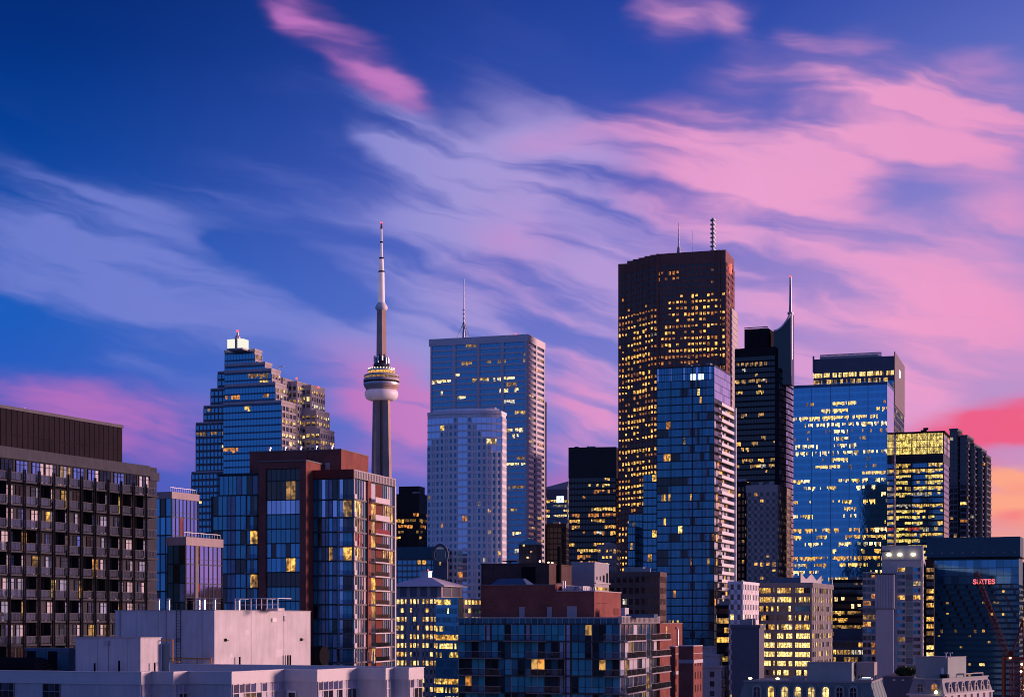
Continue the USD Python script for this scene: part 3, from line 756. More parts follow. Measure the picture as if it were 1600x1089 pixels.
# --- white hotel tower with a rounded glass front
def white_hotel():
    d = 740
    b = Thing('white_hotel_tower', 'white hotel tower with stepped piers and a gently bowed glass top', 'hotel', 784, d, 12)
    Z = b.zv
    z1 = Z(642)
    bl = Block(b, 668, 784, 790.5, d, z1, 0, build=False)
    # bowed front: one shallow arc in plan cut into flat strips
    n = 16
    arc = []
    for k in range(n + 1):
        s = k / n
        x = bl.x0 + bl.L * s
        arc.append((x, bl.y0 - 3.6 * (1 - (2 * s - 1) ** 2)))
    plan = arc + [(bl.x1, bl.y1), (bl.x0, bl.y1)]
    b.wall.prism(plan, 0, z1 - .8)
    fh = 3.0
    zl = 40
    nf = round((z1 - 2.4 - zl) / fh)
    zz = lambda v: Z(v)
    amber = homes(51, .035, ('lit_gold', 'lit_warm', 'lit_amber'))
    step = [700, 690, 690, 680, 672, 672, 648, 648, 648, 648, 672, 678, 690, 700, 716, 716]     # rows where the white piers of each strip begin
    for k in range(n):
        a, c = np.array(arc[k]), np.array(arc[k + 1])
        L = np.linalg.norm(c - a); e = (c - a) / L; nr = np.array([e[1], -e[0]])
        fc = Face(a, e, nr, L)
        zs = zz(step[k]) if k not in (7, 8) else zz(655)
        for j in range(nf):
            z = zl + j * fh
            glassy = z > zs or k in (7, 8)
            sill = .75 if glassy else 1.25
            b.wall.fbox(fc, .01, L - .01, z, z + sill, 0, .18 if glassy else .25)
            if not glassy:
                b.wall.fbox(fc, 0, .55, z, z + fh, 0, .32); b.wall.fbox(fc, L - .55, L, z, z + fh, 0, .32)
                if k % 3 == 1: b.wall.fbox(fc, L * .5 - .25, L * .5 + .25, z, z + fh, 0, .30)
            m = amber(j, k)
            if z > Z(662) and z < Z(657) and 4 < k < 12: m = 'lit_white'
            if 676 < HZ - (z - EYE) * F / d < 683 and k in (7, 8): m = 'lit_white'
            if 690 < HZ - (z - EYE) * F / d < 697 and k in (13, 14): m = 'lit_white'
            nm = 'window'
            e0 = .06 if glassy else .58
            b.pane('lit_window' if m else nm, m or ('glass_pale' if glassy else 'glass_navy'), fc, e0, L - e0, z + sill, z + fh - .02, 0, .06, 7.0)
    lit = homes(58, .05, ('lit_gold', 'lit_warm'))
    facade(b, bl.S, zl, z1 - 2.4, 4, nf, d, pier=1.0, pd=.3, sill=1.2, sd=.2, lit=lit, glass='glass_pale')
    inner = [(x * .985 + bl.x0 * .015 if x > 0 else x, y + .6) for x, y in arc]
    b.part('parapet', MB().prism([(x, y - .5) for x, y in arc] + [(bl.x1 + .4, bl.y1), (bl.x0 - .4, bl.y1)], z1 - 1.2, z1), 'white_concrete')
    b.part('penthouse', MB().prism([(x * .9 + .1 * (bl.x0 + bl.x1) / 2 - 0, y + 2.5) for x, y in arc] + [(bl.x1 - 4, bl.y1 - 1), (bl.x0 + 4, bl.y1 - 1)], z1, z1 + 1.3), 'white_concrete')
    roof_kit(b, bl, 5, 'pale_metal', 3, (1.5, 2.0))
    b.finish('white_concrete', 8.0)


white_hotel()

# --- office with a white sign, seen between the old bank and the black tower
b, bl, z1, nf = plain_tower('signed_office', 'low blue office with lit floors and a white sign, right of the old bank', 838, 886, 893, 1480, 764, 12, 'slate_blue', 'glass_navy', 4.2, 3.0, 12, office(501, .6, .25, .1, ('lit_warm', 'lit_gold', 'lit_white')), pier=.3, sill=1.2, top=9, finish=False, roof=0)
p = bl.F.at(b.xu(880, bl.y0) - bl.x0, 0)
b.part('sign_board', MB().box(p[0] - 5.6, p[0] + .6, p[1] - .45, p[1] - .13, b.zv(785), b.zv(775)), 'glow_cool')
sg = MB()
for dx, z0, za, w in ((-4.0, 787, 773, .5),):
    sg.box(p[0] - 2.75, p[0] - 2.25, p[1] - .6, p[1] - .46, b.zv(784), b.zv(776)).box(p[0] - 4.6, p[0] - .4, p[1] - .6, p[1] - .46, b.zv(780.5), b.zv(779.6))
b.part('sign_mark', sg, 'blue_metal')
v = np.array([[bl.x0, bl.y0 + 1, z1], [bl.x1, bl.y0 + 1, z1], [bl.x1, bl.y1, z1], [bl.x0, bl.y1, z1], [bl.x0 + 30, bl.y0 + 8, z1 + 2], [bl.x1, bl.y0 + 8, z1 + 7.5], [bl.x1, bl.y1, z1 + 7.5], [bl.x0 + 30, bl.y1, z1 + 2]])
b.part('roof', (v, BOXF), 'zinc_roof')
b.finish('slate_blue')
plain_tower('dark_annex', 'plain black block below the signed blue office', 846, 884, 893, 1250, 818, 14, 'black_tower', 'glass_black', 4.0, 3.0, 15, office(505, .1, 0, .05, ('lit_amber', 'lit_dim')), cat='office building', roof=2)

# --- black tower with bright floors
b, bl, z1, nf = plain_tower('black_bank_tower', 'square black tower with many bright yellow floors, left of the brown granite tower', 889, 962, 972, 1180, 698, 10, 'black_tower', 'glass_black', 4.1, 1.9, 21, office(521, .62, .30, .10, ('lit_gold', 'lit_gold', 'lit_warm', 'lit_amber'), (1, 5)), pier=.3, pd=.25, sill=1.3, top=21, roof=3)


# --- brown granite tower with notched top
def granite_tower():
    d = 1137
    b = Thing('brown_granite_tower', 'tallest brown granite office tower with stepped notched top and red round sign', 'skyscraper', 1134, d, 17)
    Z = b.zv
    gran = office(600, .20, .78, .2, ('lit_gold', 'lit_gold', 'lit_gold', 'lit_amber'), (2, 8))
    # main front, flat part
    z1 = Z(390.5)
    bl = Block(b, 1026, 1134, 1147, d, z1, 0)
    top = 6
    zl = 30
    fh = 4.0
    nf = int((z1 - top - zl) / fh)
    def lit(j, i):
        k = nf - j
        r = random.Random(j * 313 + i * 7)
        if k < 6: return 'lit_amber' if (k in (2, 3) and i < 6 and r.random() < .7) or r.random() < .03 else None
        if k < 15: return ('lit_gold' if r.random() < .55 else 'lit_amber') if r.random() < (.88 if k % 2 else .62) and i > (15 - k) / 3 else None
        return gran(j, i)
    nb = round(bl.L / 2.55)
    facade(b, bl.F, zl, zl + nf * fh, nb, nf, d, pier=1.0, pd=.35, sill=1.75, sd=.25, lit=lit, glass='glass_black')
    b.wall.fbox(bl.F, 0, bl.L, zl + nf * fh + .01, z1, 0, .36)
    facade(b, bl.S, zl, zl + nf * fh, max(2, round(bl.R / 5)), nf, d, pier=2.2, pd=.35, sill=1.75, sd=.25, lit=homes(640, .25, ('lit_gold', 'lit_amber')), glass='glass_black')
    # sawtooth steps to the left: each one set back a little and a little lower
    us = [1026, 1016, 1007, 998, 989, 980, 966]
    vt = [398, 400, 402.5, 405, 407.5, 412]
    for k in range(6):
        dd = d + 16 + 5.5 * k
        zk = EYE + (HZ - vt[k]) * dd / F
        w = Block(b, us[k + 1], us[k] + 1.0, us[k] + 8, dd, zk, 0, depth=28)
        nfk = int((zk - top - zl) / fh)
        nbk = max(2, round(w.L / 2.55))
        def litk(j, i, k=k, nfk=nfk):
            if nfk - j < 8: return 'lit_amber' if random.Random(j * 5 + i * 71 + k).random() < .08 * (nfk - j > 4) else None
            return gran(j, (5 * k + i) % 200)
        facade(b, w.F, zl, zl + nfk * fh, nbk, nfk, dd, pier=1.0, pd=.35, sill=1.75, sd=.25, lit=litk, glass='glass_black')
        b.wall.fbox(w.F, 0, w.L, zl + nfk * fh + .01, zk, 0, .36)
    # right wing, pale stone band side and red round sign
    w = Block(b, 1136, 1143.5, 1152.5, d + 14, EYE + (HZ - 481) * (d + 14) / F, 0, build=False)
    sm = MB().box(w.x0, w.x1, w.y0, w.y1, 0, w.z1)
    for j in range(int((w.z1 - 30) / fh)):
        sm.fbox(w.S, .1, w.R - .1, 30 + j * fh, 30 + j * fh + 2.2, 0, .3)
    b.part('side_wing', sm, 'stone_grey', label='pale banded stone side wing')
    fcR = bl.S
    cz = Z(413)
    s0 = bl.R * .5
    c = fcR.at(s0, .5)
    disc = trimesh.creation.cylinder(3.6, .5, sections=28); disc.apply_transform(trimesh.transformations.rotation_matrix(math.pi / 2, [0, 1, 0])); disc.apply_translation([c[0], c[1], cz])
    b.part('round_sign', MB().tm(disc), 'glow_red')
    em = MB()
    for dy, dz in ((-1.4, 2.6), (1.4, 1.0), (-1.4, -.6), (1.4, -2.2)):
        em.box(c[0] + .28, c[0] + .5, c[1] + min(dy, 0) - .3, c[1] + max(dy, 0) + .3, cz + dz - .35, cz + dz + .35)
    b.part('sign_mark', em, 'white_paint')
    for fcx, s in ((bl.F, bl.L - 4.5), (bl.F, 0.8)):
        b.wall.fbox(fcx, s - .8, s + .8, zl, z1, 0, 1.2)
    for u, v0, v1, r0, r1, ring in ((1060.5, 395, 348, .45, .22, 0), (1082, 394, 360, .16, .1, 0), (1114, 391, 341, .9, .9, 9)):
        q = b.pix(u, d + 14)
        if u == 1060.5: mast(b, q, z1 - 2, Z(379), 1.5, 1.0, 'grey_metal')
        mast(b, q, z1 - 2, EYE + (HZ - v1) * (d + 14) / F, r0, r1, 'grey_metal', rings=ring)
    for k in range(4):
        q = b.pix(1040 + k * 26, d + 18)
        b.part('roof_unit', MB().box(q[0] - 3, q[0] + 3, q[1], q[1] + 4, z1 - 4, z1 + .4 + (k % 2) * .5), 'loft_dark')
    b.finish('brown_granite')


granite_tower()


# --- dark glass tower with a curved sail and spire
def sail_tower():
    d = 1090
    b = Thing('sail_tower', 'dark glass hotel tower with boxed crown, curved sail and tall spire', 'skyscraper', 1218, d, 22)
    Z = b.zv
    z1 = Z(541)
    bl = Block(b, 1148, 1218, 1236.5, d, z1, 0, build=False)
    # right side swells out in a curve
    n = 8
    plan = [(bl.x0, bl.y0), (bl.x1, bl.y0)]
    for k in range(1, n + 1):
        t = k / n
        plan.append((bl.x1 + 1.6 * math.sin(math.pi * t * .8), bl.y0 + bl.R * t))
    b.wall.prism(plan + [(bl.x0, bl.y1)], 0, Z(575))
    b.wall.box(bl.x0, b.xu(1211, bl.y0), bl.y0, bl.y1, Z(575), z1)
    fh = 3.6; zl = 30
    nf = int((z1 - 2 - zl) / fh)
    lit = office(701, .22, .02, .06, ('lit_dim', 'lit_gold', 'lit_dim', 'lit_warm'), (1, 4))
    facade(b, bl.F, zl, zl + nf * fh, 26, nf, d, s1=bl.L * .90, pier=.0, sill=1.05, sd=.22, lit=lambda j, i: lit(j, i) if j < nf - 2 else ('lit_dim' if j == nf - 2 and i < 22 and i % 3 else None), glass='glass_black', gap=.08)
    for k in range(n):
        a, c = np.array(plan[1 + k]), np.array(plan[2 + k])
        L = np.linalg.norm(c - a); e = (c - a) / L
        fc = Face(a, e, [e[1], -e[0]], L)
        nfs = int((Z(577) - zl) / fh)
        for j in range(nfs):
            z = zl + j * fh
            b.wall.fbox(fc, 0, L, z, z + .5, 0, .5)
            b.pane('window', 'glass_dark' if (j + k) % 5 else 'glass_pale', fc, .05, L - .05, z + .5, z + fh - .02, 0, .06, 3)
    cr = Block(b, 1163, 1200, 1218, d + 6, Z(510), z1, build=False)
    mb = MB().box(cr.x0, cr.x1, cr.y0, cr.y1, z1, cr.z1)
    for k in range(3): mb.fbox(cr.F, cr.L * k / 3 + .3, cr.L * (k + 1) / 3 - .3, z1 + 1, cr.z1 - 1, 0, .4)
    mb.fbox(cr.F, 0, cr.L, z1 + 13, z1 + 13.5, 0, .5)
    b.part('crown', mb, 'loft_cladding')
    # the sail: a curved fin from the crown's shoulder up to the foot of the spire
    yb = bl.y0 + 4
    us = np.linspace(1209, 1235.5, 14)
    vs = 515 - 26 * ((us - 1209) / 26.5) ** 2.1
    pts = [(b.xu(u, yb), Z(v)) for u, v in zip(us, vs)]
    poly = [(b.xu(1209, yb), Z(600))] + pts + [(b.xu(1236, yb), Z(600))]
    from shapely.geometry import Polygon
    m = trimesh.creation.extrude_polygon(Polygon(poly), 9.0, engine='earcut')
    v = m.vertices.copy(); m.vertices = np.column_stack([v[:, 0], yb + v[:, 2], v[:, 1]]); m.invert()
    b.part('sail', MB().tm(m), 'glass_black')
    rim = MB().tube([[x, yb - .3, z] for x, z in pts], .7, 6)
    b.part('sail_rim', rim, 'pale_metal')
    q = [b.xu(1235, yb + 4), yb + 4]
    mast(b, q, Z(560), Z(489), 1.5, 1.3, 'grey_metal', 'spire'); mast(b, q, Z(489), Z(430), .95, .6, 'grey_metal', 'spire')
    b.part('spire_collar', MB().lathe([[0, 0], [1.9, 0], [1.9, 1.4], [0, 1.4]], (q[0], q[1], Z(489)), 10), 'grey_metal')
    b.part('warning_light', MB().tm(trimesh.creation.icosphere(1, .7).apply_translation([q[0], q[1], Z(429.5)])), 'glow_red')
    b.finish('loft_dark')


sail_tower()

# --- concrete grid tower in front of it
b, bl, z1, nf = plain_tower('concrete_grid_tower', 'sandy concrete tower with a regular grid of small square windows, below the sail tower', 1167, 1214, 1235, 920, 757, 20, 'grid_concrete', 'glass_black', 3.7, 3.1, 31, lambda j, i, h=homes(731, .16, ('lit_gold', 'lit_dim')): 'lit_gold' if j == 17 and i in (1, 2, 3, 4) else h(j, i), pier=1.5, pd=.4, sill=1.6, sd=.4, top=4, litS=homes(733, .42, ('lit_gold', 'lit_warm', 'lit_dim')), least=7.0)
plain_tower('dark_grid_tower', 'dark narrow tower squeezed between the balcony condo and the concrete grid tower', 1146, 1164, 1172, 960, 752, 20, 'loft_dark', 'glass_black', 3.7, 2.6, 33, homes(735, .14, ('lit_gold', 'lit_dim')), pier=.8, sill=1.3, cat='office building', roof=2)


# --- tall slab behind the blue glass tower
b, bl, z1, nf = plain_tower('slab_office_tower', 'tall blue slab tower with louvred roof screen, behind the bright blue glass tower', 1271, 1397, 1412.5, 1060, 556, 18, 'slate_blue', 'glass_navy', 4.1, 2.4, 41, None, pier=.22, pd=.14, sill=1.2, sd=.12, top=15, finish=False, roof=0, parapet=False,
    litS=office(743, .3, .05, .1))
for j, (v, m) in enumerate(((582, 'lit_full'), (592.5, 'lit_warm'), (601, 'lit_gold'))):
    z = b.zv(v) - 1.3
    n = 54
    r = random.Random(744 + j)
    for i in range(n):
        if r.random() < (.86, .6, .3)[j]: b.pane('lit_window', m if r.random() < .7 else 'lit_dim', bl.F, bl.L * i / n + .1, bl.L * (i + 1) / n - .1, z, z + 2.6, .1, .16, 5)
scr = MB()
zs = b.zv(549)
for k in range(70):
    s = 4 + (bl.L - 12) * k / 69
    scr.fbox(bl.F, s, s + .35, z1, zs, -.6, -.2)
scr.fbox(bl.F, 4, bl.L - 7.6, zs - .5, zs, -.7, -.1); scr.fbox(bl.F, 4, bl.L - 7.6, z1 + .2, z1 + .5, -.7, -.1)
b.part('roof_screen', scr, 'frame_light')
b.part('plant_room', MB().box(bl.x0 + 4, bl.x1 - 10, bl.y0 + 3, bl.y1 - 3, z1, zs - .8), 'blue_metal')
b.part('corner_fin', MB().fbox(bl.S, -.4, bl.R, z1 - 30, b.zv(549.5), .0, .5), 'dull_screen')
b.part('corner_fin', MB().fbox(bl.F, -.4, .6, z1 - 8, b.zv(556) + 2, .0, .8), 'blue_metal')
sg = bl.S.at(bl.R * .45, .5)
b.part('sign_board', MB().box(sg[0], sg[0] + .3, sg[1] - 3, sg[1] + 3, b.zv(580), b.zv(569)), 'glow_cool')
mb = MB()
for k in range(30): mb.fbox(bl.F, bl.L - 7.0, bl.L - .8, 40 + k * 4.1, 40 + k * 4.1 + 2.3, .12, .2)
b.part('lit_window', mb, 'lit_gold', kind='stuff')
b.finish('slate_blue')


# --- bright blue mirror glass tower
def blue_tower():
    d = 900
    b = Thing('blue_glass_tower', 'wide bright blue mirror glass tower with long yellow lit floors and pink right edge', 'skyscraper', 1386, d, 19)
    Z = b.zv
    z1 = Z(600)
    bl = Block(b, 1239.5, 1386, 1396.5, d, z1, 0)
    fh = 3.69; top = 0.3
    nf = int((z1 - top - 8) / fh); zl = z1 - top - nf * fh
    N = 80
    bright = {7: [(20, 31)], 8: [(15, 27)], 9: [(0, 43)], 10: [(1, 46)], 11: [(21, 27)]}
    of = office(811, .55, .04, .08, ('lit_white', 'lit_warm', 'lit_white'), (1, 6))
    of2 = office(813, .6, .16, .1, ('lit_warm', 'lit_white', 'lit_gold'), (2, 7))
    def lit(j, ii):
        k = nf - 1 - j
        i = int(ii * 48 / N)
        r = random.Random(ii * 131 + k * 17 + 5)
        m = lit0(j, i, k, r)
        return None if m and r.random() < .16 else m
    def lit0(j, i, k, r):
        if k < 2: return None
        if k == 2: return 'lit_full' if 20 <= i <= 25 or 27 <= i <= 31 else ('lit_dim' if i in (6, 7, 9, 10, 46) else None)
        if k == 3: return 'lit_full' if 14 <= i <= 18 or 20 <= i <= 27 else ('lit_warm' if i > 41 and r.random() < .6 else None)
        if k == 4: return 'lit_full' if i < 44 and r.random() < .98 - .5 * (i > 37) else None
        if k == 5: return 'lit_white' if r.random() < (.85 if i > 27 else .6) and i > 4 else None
        if k in (6, 7): return 'lit_white' if 21 <= i <= 27 and r.random() < .8 else ('lit_dim' if r.random() < .12 else None)
        if k == 8: return 'lit_white' if (i < 13 or 21 <= i <= 31) and r.random() < .7 else None
        if k == 9: return ('lit_white' if r.random() < .62 else None)
        if k in (10, 11): return 'lit_full' if (20 <= i <= 27 if k == 10 else 12 <= i <= 23) else ('lit_dim' if r.random() < .2 and i > 10 else None)
        if k == 12: return 'lit_full' if i > 34 else None
        if k > 17: return of2(j, i)
        return of(j, i)
    facade(b, bl.F, zl, z1 - top, N, nf, d, pier=.0, sill=.85, head=.5, sd=.035, lit=lit, glass='glass_blue', gap=.035, bands=b.pool.setdefault(('spandrel_glass', 'glass_blue'), MB()))
    for k in range(6):
        s = bl.L * k / 5
        b.wall.fbox(bl.F, max(0, s - .12), min(bl.L, s + .12), zl, z1, 0, .16)
    facade(b, bl.S, zl, z1 - top, 9, nf, d, pier=.0, sill=.75, sd=.035, lit=None, glass='glass_mirror', gap=.04, bands=b.pool.setdefault(('spandrel_panel', 'glass_mirror'), MB()))
    b.part('parapet', MB().fbox(bl.F, 0, bl.L, z1 - .25, z1 + 1.3, -.3, .08).fbox(bl.S, .0, bl.R, z1 - .25, z1 + 1.3, -.3, .08), 'blue_metal')
    b.finish('dark_frame', 11.0)


blue_tower()


# --- glass office lit yellow, with dark stepped slabs on its right
def lit_glass_office():
    d = 960
    b = Thing('lit_glass_office', 'glass office glowing yellow on every floor with a tall lit top hall', 'office building', 1474, d, 20)
    Z = b.zv
    z1 = Z(673)
    bl = Block(b, 1400, 1474, 1500, d, z1, 0)
    zt = Z(709)
    fh = 3.25; zl = 30
    zg = Z(721)
    nf = int((zg - zl) / fh)
    of = office(851, .1, .88, .1, ('lit_lime', 'lit_lime', 'lit_warm'), (2, 6))
    facade(b, bl.F, zl, zl + nf * fh, 16, nf, d, pier=.0, sill=.9, sd=.15, lit=lambda j, i: 'lit_red' if (nf - j == 12 and 3 < i < 8) else of(j, i), glass='glass_navy', gap=.06)
    facade(b, bl.S, zl, zl + nf * fh, 3, nf, d, pier=.3, sill=.9, sd=.15, lit=None, glass='glass_dark', gap=.06)
    facade(b, bl.F, zt, z1 - 1.0, 14, 3, 790, pier=.0, sill=.35, sd=.2, lit=lambda j, i: 'lit_lime', glass='glass_navy', gap=.10)
    facade(b, bl.S, zt, z1 - 1.0, 5, 3, d, pier=.2, sill=.35, sd=.2, lit=lambda j, i: 'lit_dim' if i < 3 else None, glass='glass_dark')
    b.part('roof_edge', MB().box(bl.x0 - .8, bl.x1 + .8, bl.y0 - .8, bl.y1 + .8, z1 - .9, z1), 'loft_dark')
    q = b.pix(1443, d + 10)
    b.part('roof_unit', MB().box(q[0] - 1.5, q[0] + 1.5, q[1], q[1] + 3, z1, z1 + 1.6).box(q[0] - .2, q[0] + 2.4, q[1], q[1] + 2, z1 + 1.6, z1 + 2.8), 'loft_dark')
    for k in range(4):
        s = bl.L * k / 3
        b.wall.fbox(bl.F, max(0, s - .18), min(bl.L, s + .18), zl, z1 - 1, 0, .25)
    b.finish('dark_frame')
    c = Thing('dark_stepped_condo', 'dark blue stepped condo tower with rounded corner, right of the glowing yellow office', 'apartment building', 1512, 900, 24)
    for k, (u0, uc, u1, dd, v) in enumerate([(1484, 1496, 1503, 905, 671), (1500, 1511, 1521, 902, 681), (1516, 1522, 1533, 906, 694), (1526, 1533.5, 1541, 910, 702), (1533, 1540, 1547.5, 914, 711)]):
        zk = EYE + (HZ - v) * dd / F
        w = Block(c, u0, uc, u1, dd, zk, 0)
        nf = int((zk - 20) / 3.0)
        lf = homes(880 + k, .09, ('lit_dim', 'lit_amber', 'lit_warm'))
        facade(c, w.F, 20, zk - 1, max(1, round(w.L / 2.6)), nf, dd, pier=.35, pd=.3, sill=.9, sd=.3, lit=lf, glass='glass_black')
        facade(c, w.S, 20, zk - 1, max(2, round(w.R / 2.8)), nf, dd, pier=.35, pd=.3, sill=.9, sd=.6, lit=homes(890 + k, .07, ('lit_dim', 'lit_amber')), glass='glass_dark')
        c.part('parapet', MB().box(w.x0 - .3, w.x1 + .3, w.y0 - .3, w.y1 + .3, zk - .4, zk + .6), 'slate_blue')
    c.finish('slate_blue')


lit_glass_office()
# ------------------------------------------------------------------ middle distance
def balcony_condo():
    d = 630
    b = Thing('balcony_condo_tower', 'slim dark blue glass condo tower with pink lit slanting balconies down its right side', 'apartment building', 1116, d, 20)
    Z = b.zv
    z1 = Z(571)
    bl = Block(b, 1026, 1116, 1146, d, z1, 0, build=False)
    bl2 = Block(b, 1026, 1116, 1141, d, z1, 0)
    fh = 2.95
    nf = int((z1 - 8 - 2) / fh)
    zl = z1 - 5.2 - nf * fh
    N = 24
    r = random.Random(5)
    lit = {(nf - 3, 18): 'lit_gold', (nf - 2, 17): 'lit_full', (nf - 6, 4): 'lit_amber', (nf - 6, 5): 'lit_amber', (nf - 8, 11): 'lit_dim', (nf - 10, 3): 'lit_amber', (nf - 10, 4): 'lit_gold', (nf - 10, 5): 'lit_gold', (nf - 15, 2): 'lit_dim', (nf - 15, 3): 'lit_gold', (nf - 15, 5): 'lit_gold', (nf - 15, 14): 'lit_gold', (nf - 18, 3): 'lit_gold', (nf - 19, 9): 'lit_warm', (nf - 19, 10): 'lit_white', (nf - 23, 21): 'lit_gold', (nf - 28, 3): 'lit_gold'}
    for k in range(14): lit[(r.randint(1, nf - 20), r.randint(0, N - 1))] = r.choice(['lit_gold', 'lit_amber', 'lit_dim'])
    r2 = random.Random(17)
    colmat = {}
    def fl(j, i):
        if (j, i) in lit: return lit[(j, i)]
        zone = 'glass_navy' if i < 15 else 'glass_navy'
        q = random.Random(j * 57 + (i // (2 if i > 13 else 5)) * 991).random()
        if i in (13, 16, 20) and q > .35: return 'curtain_blue'
        return 'glass_navy' if q < .6 else ('glass_teal' if q < .85 else 'glass_black')
    facade(b, bl2.F, zl, zl + nf * fh, N, nf, d, pier=.0, sill=.42, sd=.12, lit=fl, glass='glass_navy', gap=.05, mull=1, mullmb=b.pool.setdefault(('mullion', 'dark_frame'), MB()))
    for k in (0, 6, 11, 15, 19, 24):
        s = bl2.L * k / N
        b.wall.fbox(bl2.F, max(0, s - .14), min(bl2.L, s + .14), zl, z1 - .2, 0, .30)
    # mechanical crown: pale glass bands
    cm = ['glass_pale', 'glass_navy']
    facade(b, bl2.F, z1 - 5.2, z1 - .3, 22, 2, d, pier=.0, sill=.25, sd=.12, lit=lambda j, i: 'glow_cool' if (j == 0 and i in (13, 14, 16, 17)) else ('glass_navy' if i % 5 else 'glass_pale'), gap=.06)
    facade(b, bl2.S, z1 - 12, z1 - .3, 8, 4, d, pier=.0, sill=.15, sd=.12, lit=lambda j, i: 'glass_mirror' if (i + j) % 4 else 'glass_pale', gap=.06)
    b.part('parapet', MB().box(bl2.x0 - .2, bl2.x1 + .2, bl2.y0 - .2, bl2.y1 + .2, z1 - .28, z1 + .25), 'dark_frame')
    # right side: recessed glass, long slabs with pale upstands, and a white column at the far end
    nb = 26
    sf = Face([bl2.x1, bl2.y0], [0, 1], [1, 0], bl2.R)
    nfs = nf - 3
    facade(b, sf, zl, zl + nfs * fh, 10, nfs, d, pier=.0, sill=.3, sd=.05, lit=homes(905, .08, ('lit_amber', 'lit_gold'), ('glass_bronze', 'glass_dark', 'curtain')), gap=.08)
    for j in range(nfs + 1):
        z = zl + j * fh
        s0 = bl2.R * .22
        mb = MB().fbox(sf, .2, bl2.R + 1.2, z - .12, z + .10, 0, 1.5)
        b.part('balcony_slab', mb, 'slab_grey')
        b.part('balcony_front', MB().fbox(sf, s0, bl2.R + 1.2, z + .10, z + 1.22, 1.4, 1.55), 'white_paint')
        b.part('balcony_rail', MB().fbox(sf, .3, s0 - .1, z + .2, z + 1.15, 1.42, 1.47), 'rail_glass')
    b.part('end_column', MB().fbox(sf, bl2.R + .2, bl2.R + 1.0, 0, z1 - 12.5, .2, 2.3), 'white_paint')
    roof_kit(b, bl2, 906, 'grey_metal', 5, (.8, 1.4))
    # lower wing on the left, partly in front of the brown tower
    for k, (u0, uc, u1, dd, v) in enumerate([(1005, 1026, 1034, 640, 680 + 60), (982, 1004, 1012, 650, 802), (981, 992, 999, 646, 822)]):
        zk = EYE + (HZ - v) * dd / F
        w = Block(b, u0, uc, u1, dd, zk, 0)
        n = int((zk - 6) / fh)
        facade(b, w.F, zk - .3 - n * fh, zk - .3, max(3, round(w.L / 1.5)), n, dd, pier=.12, pd=.15, sill=.45, sd=.12, lit=homes(911 + k, .07, ('lit_gold', 'lit_amber'), ('glass_teal', 'glass_navy', 'glass_navy')), gap=.05)
        facade(b, w.S, zk - .3 - n * fh, zk - .3, 3, n, dd, pier=.12, pd=.15, sill=.45, sd=.12, glass='glass_black', gap=.05)
    b.finish('dark_frame', 8.0)


balcony_condo()


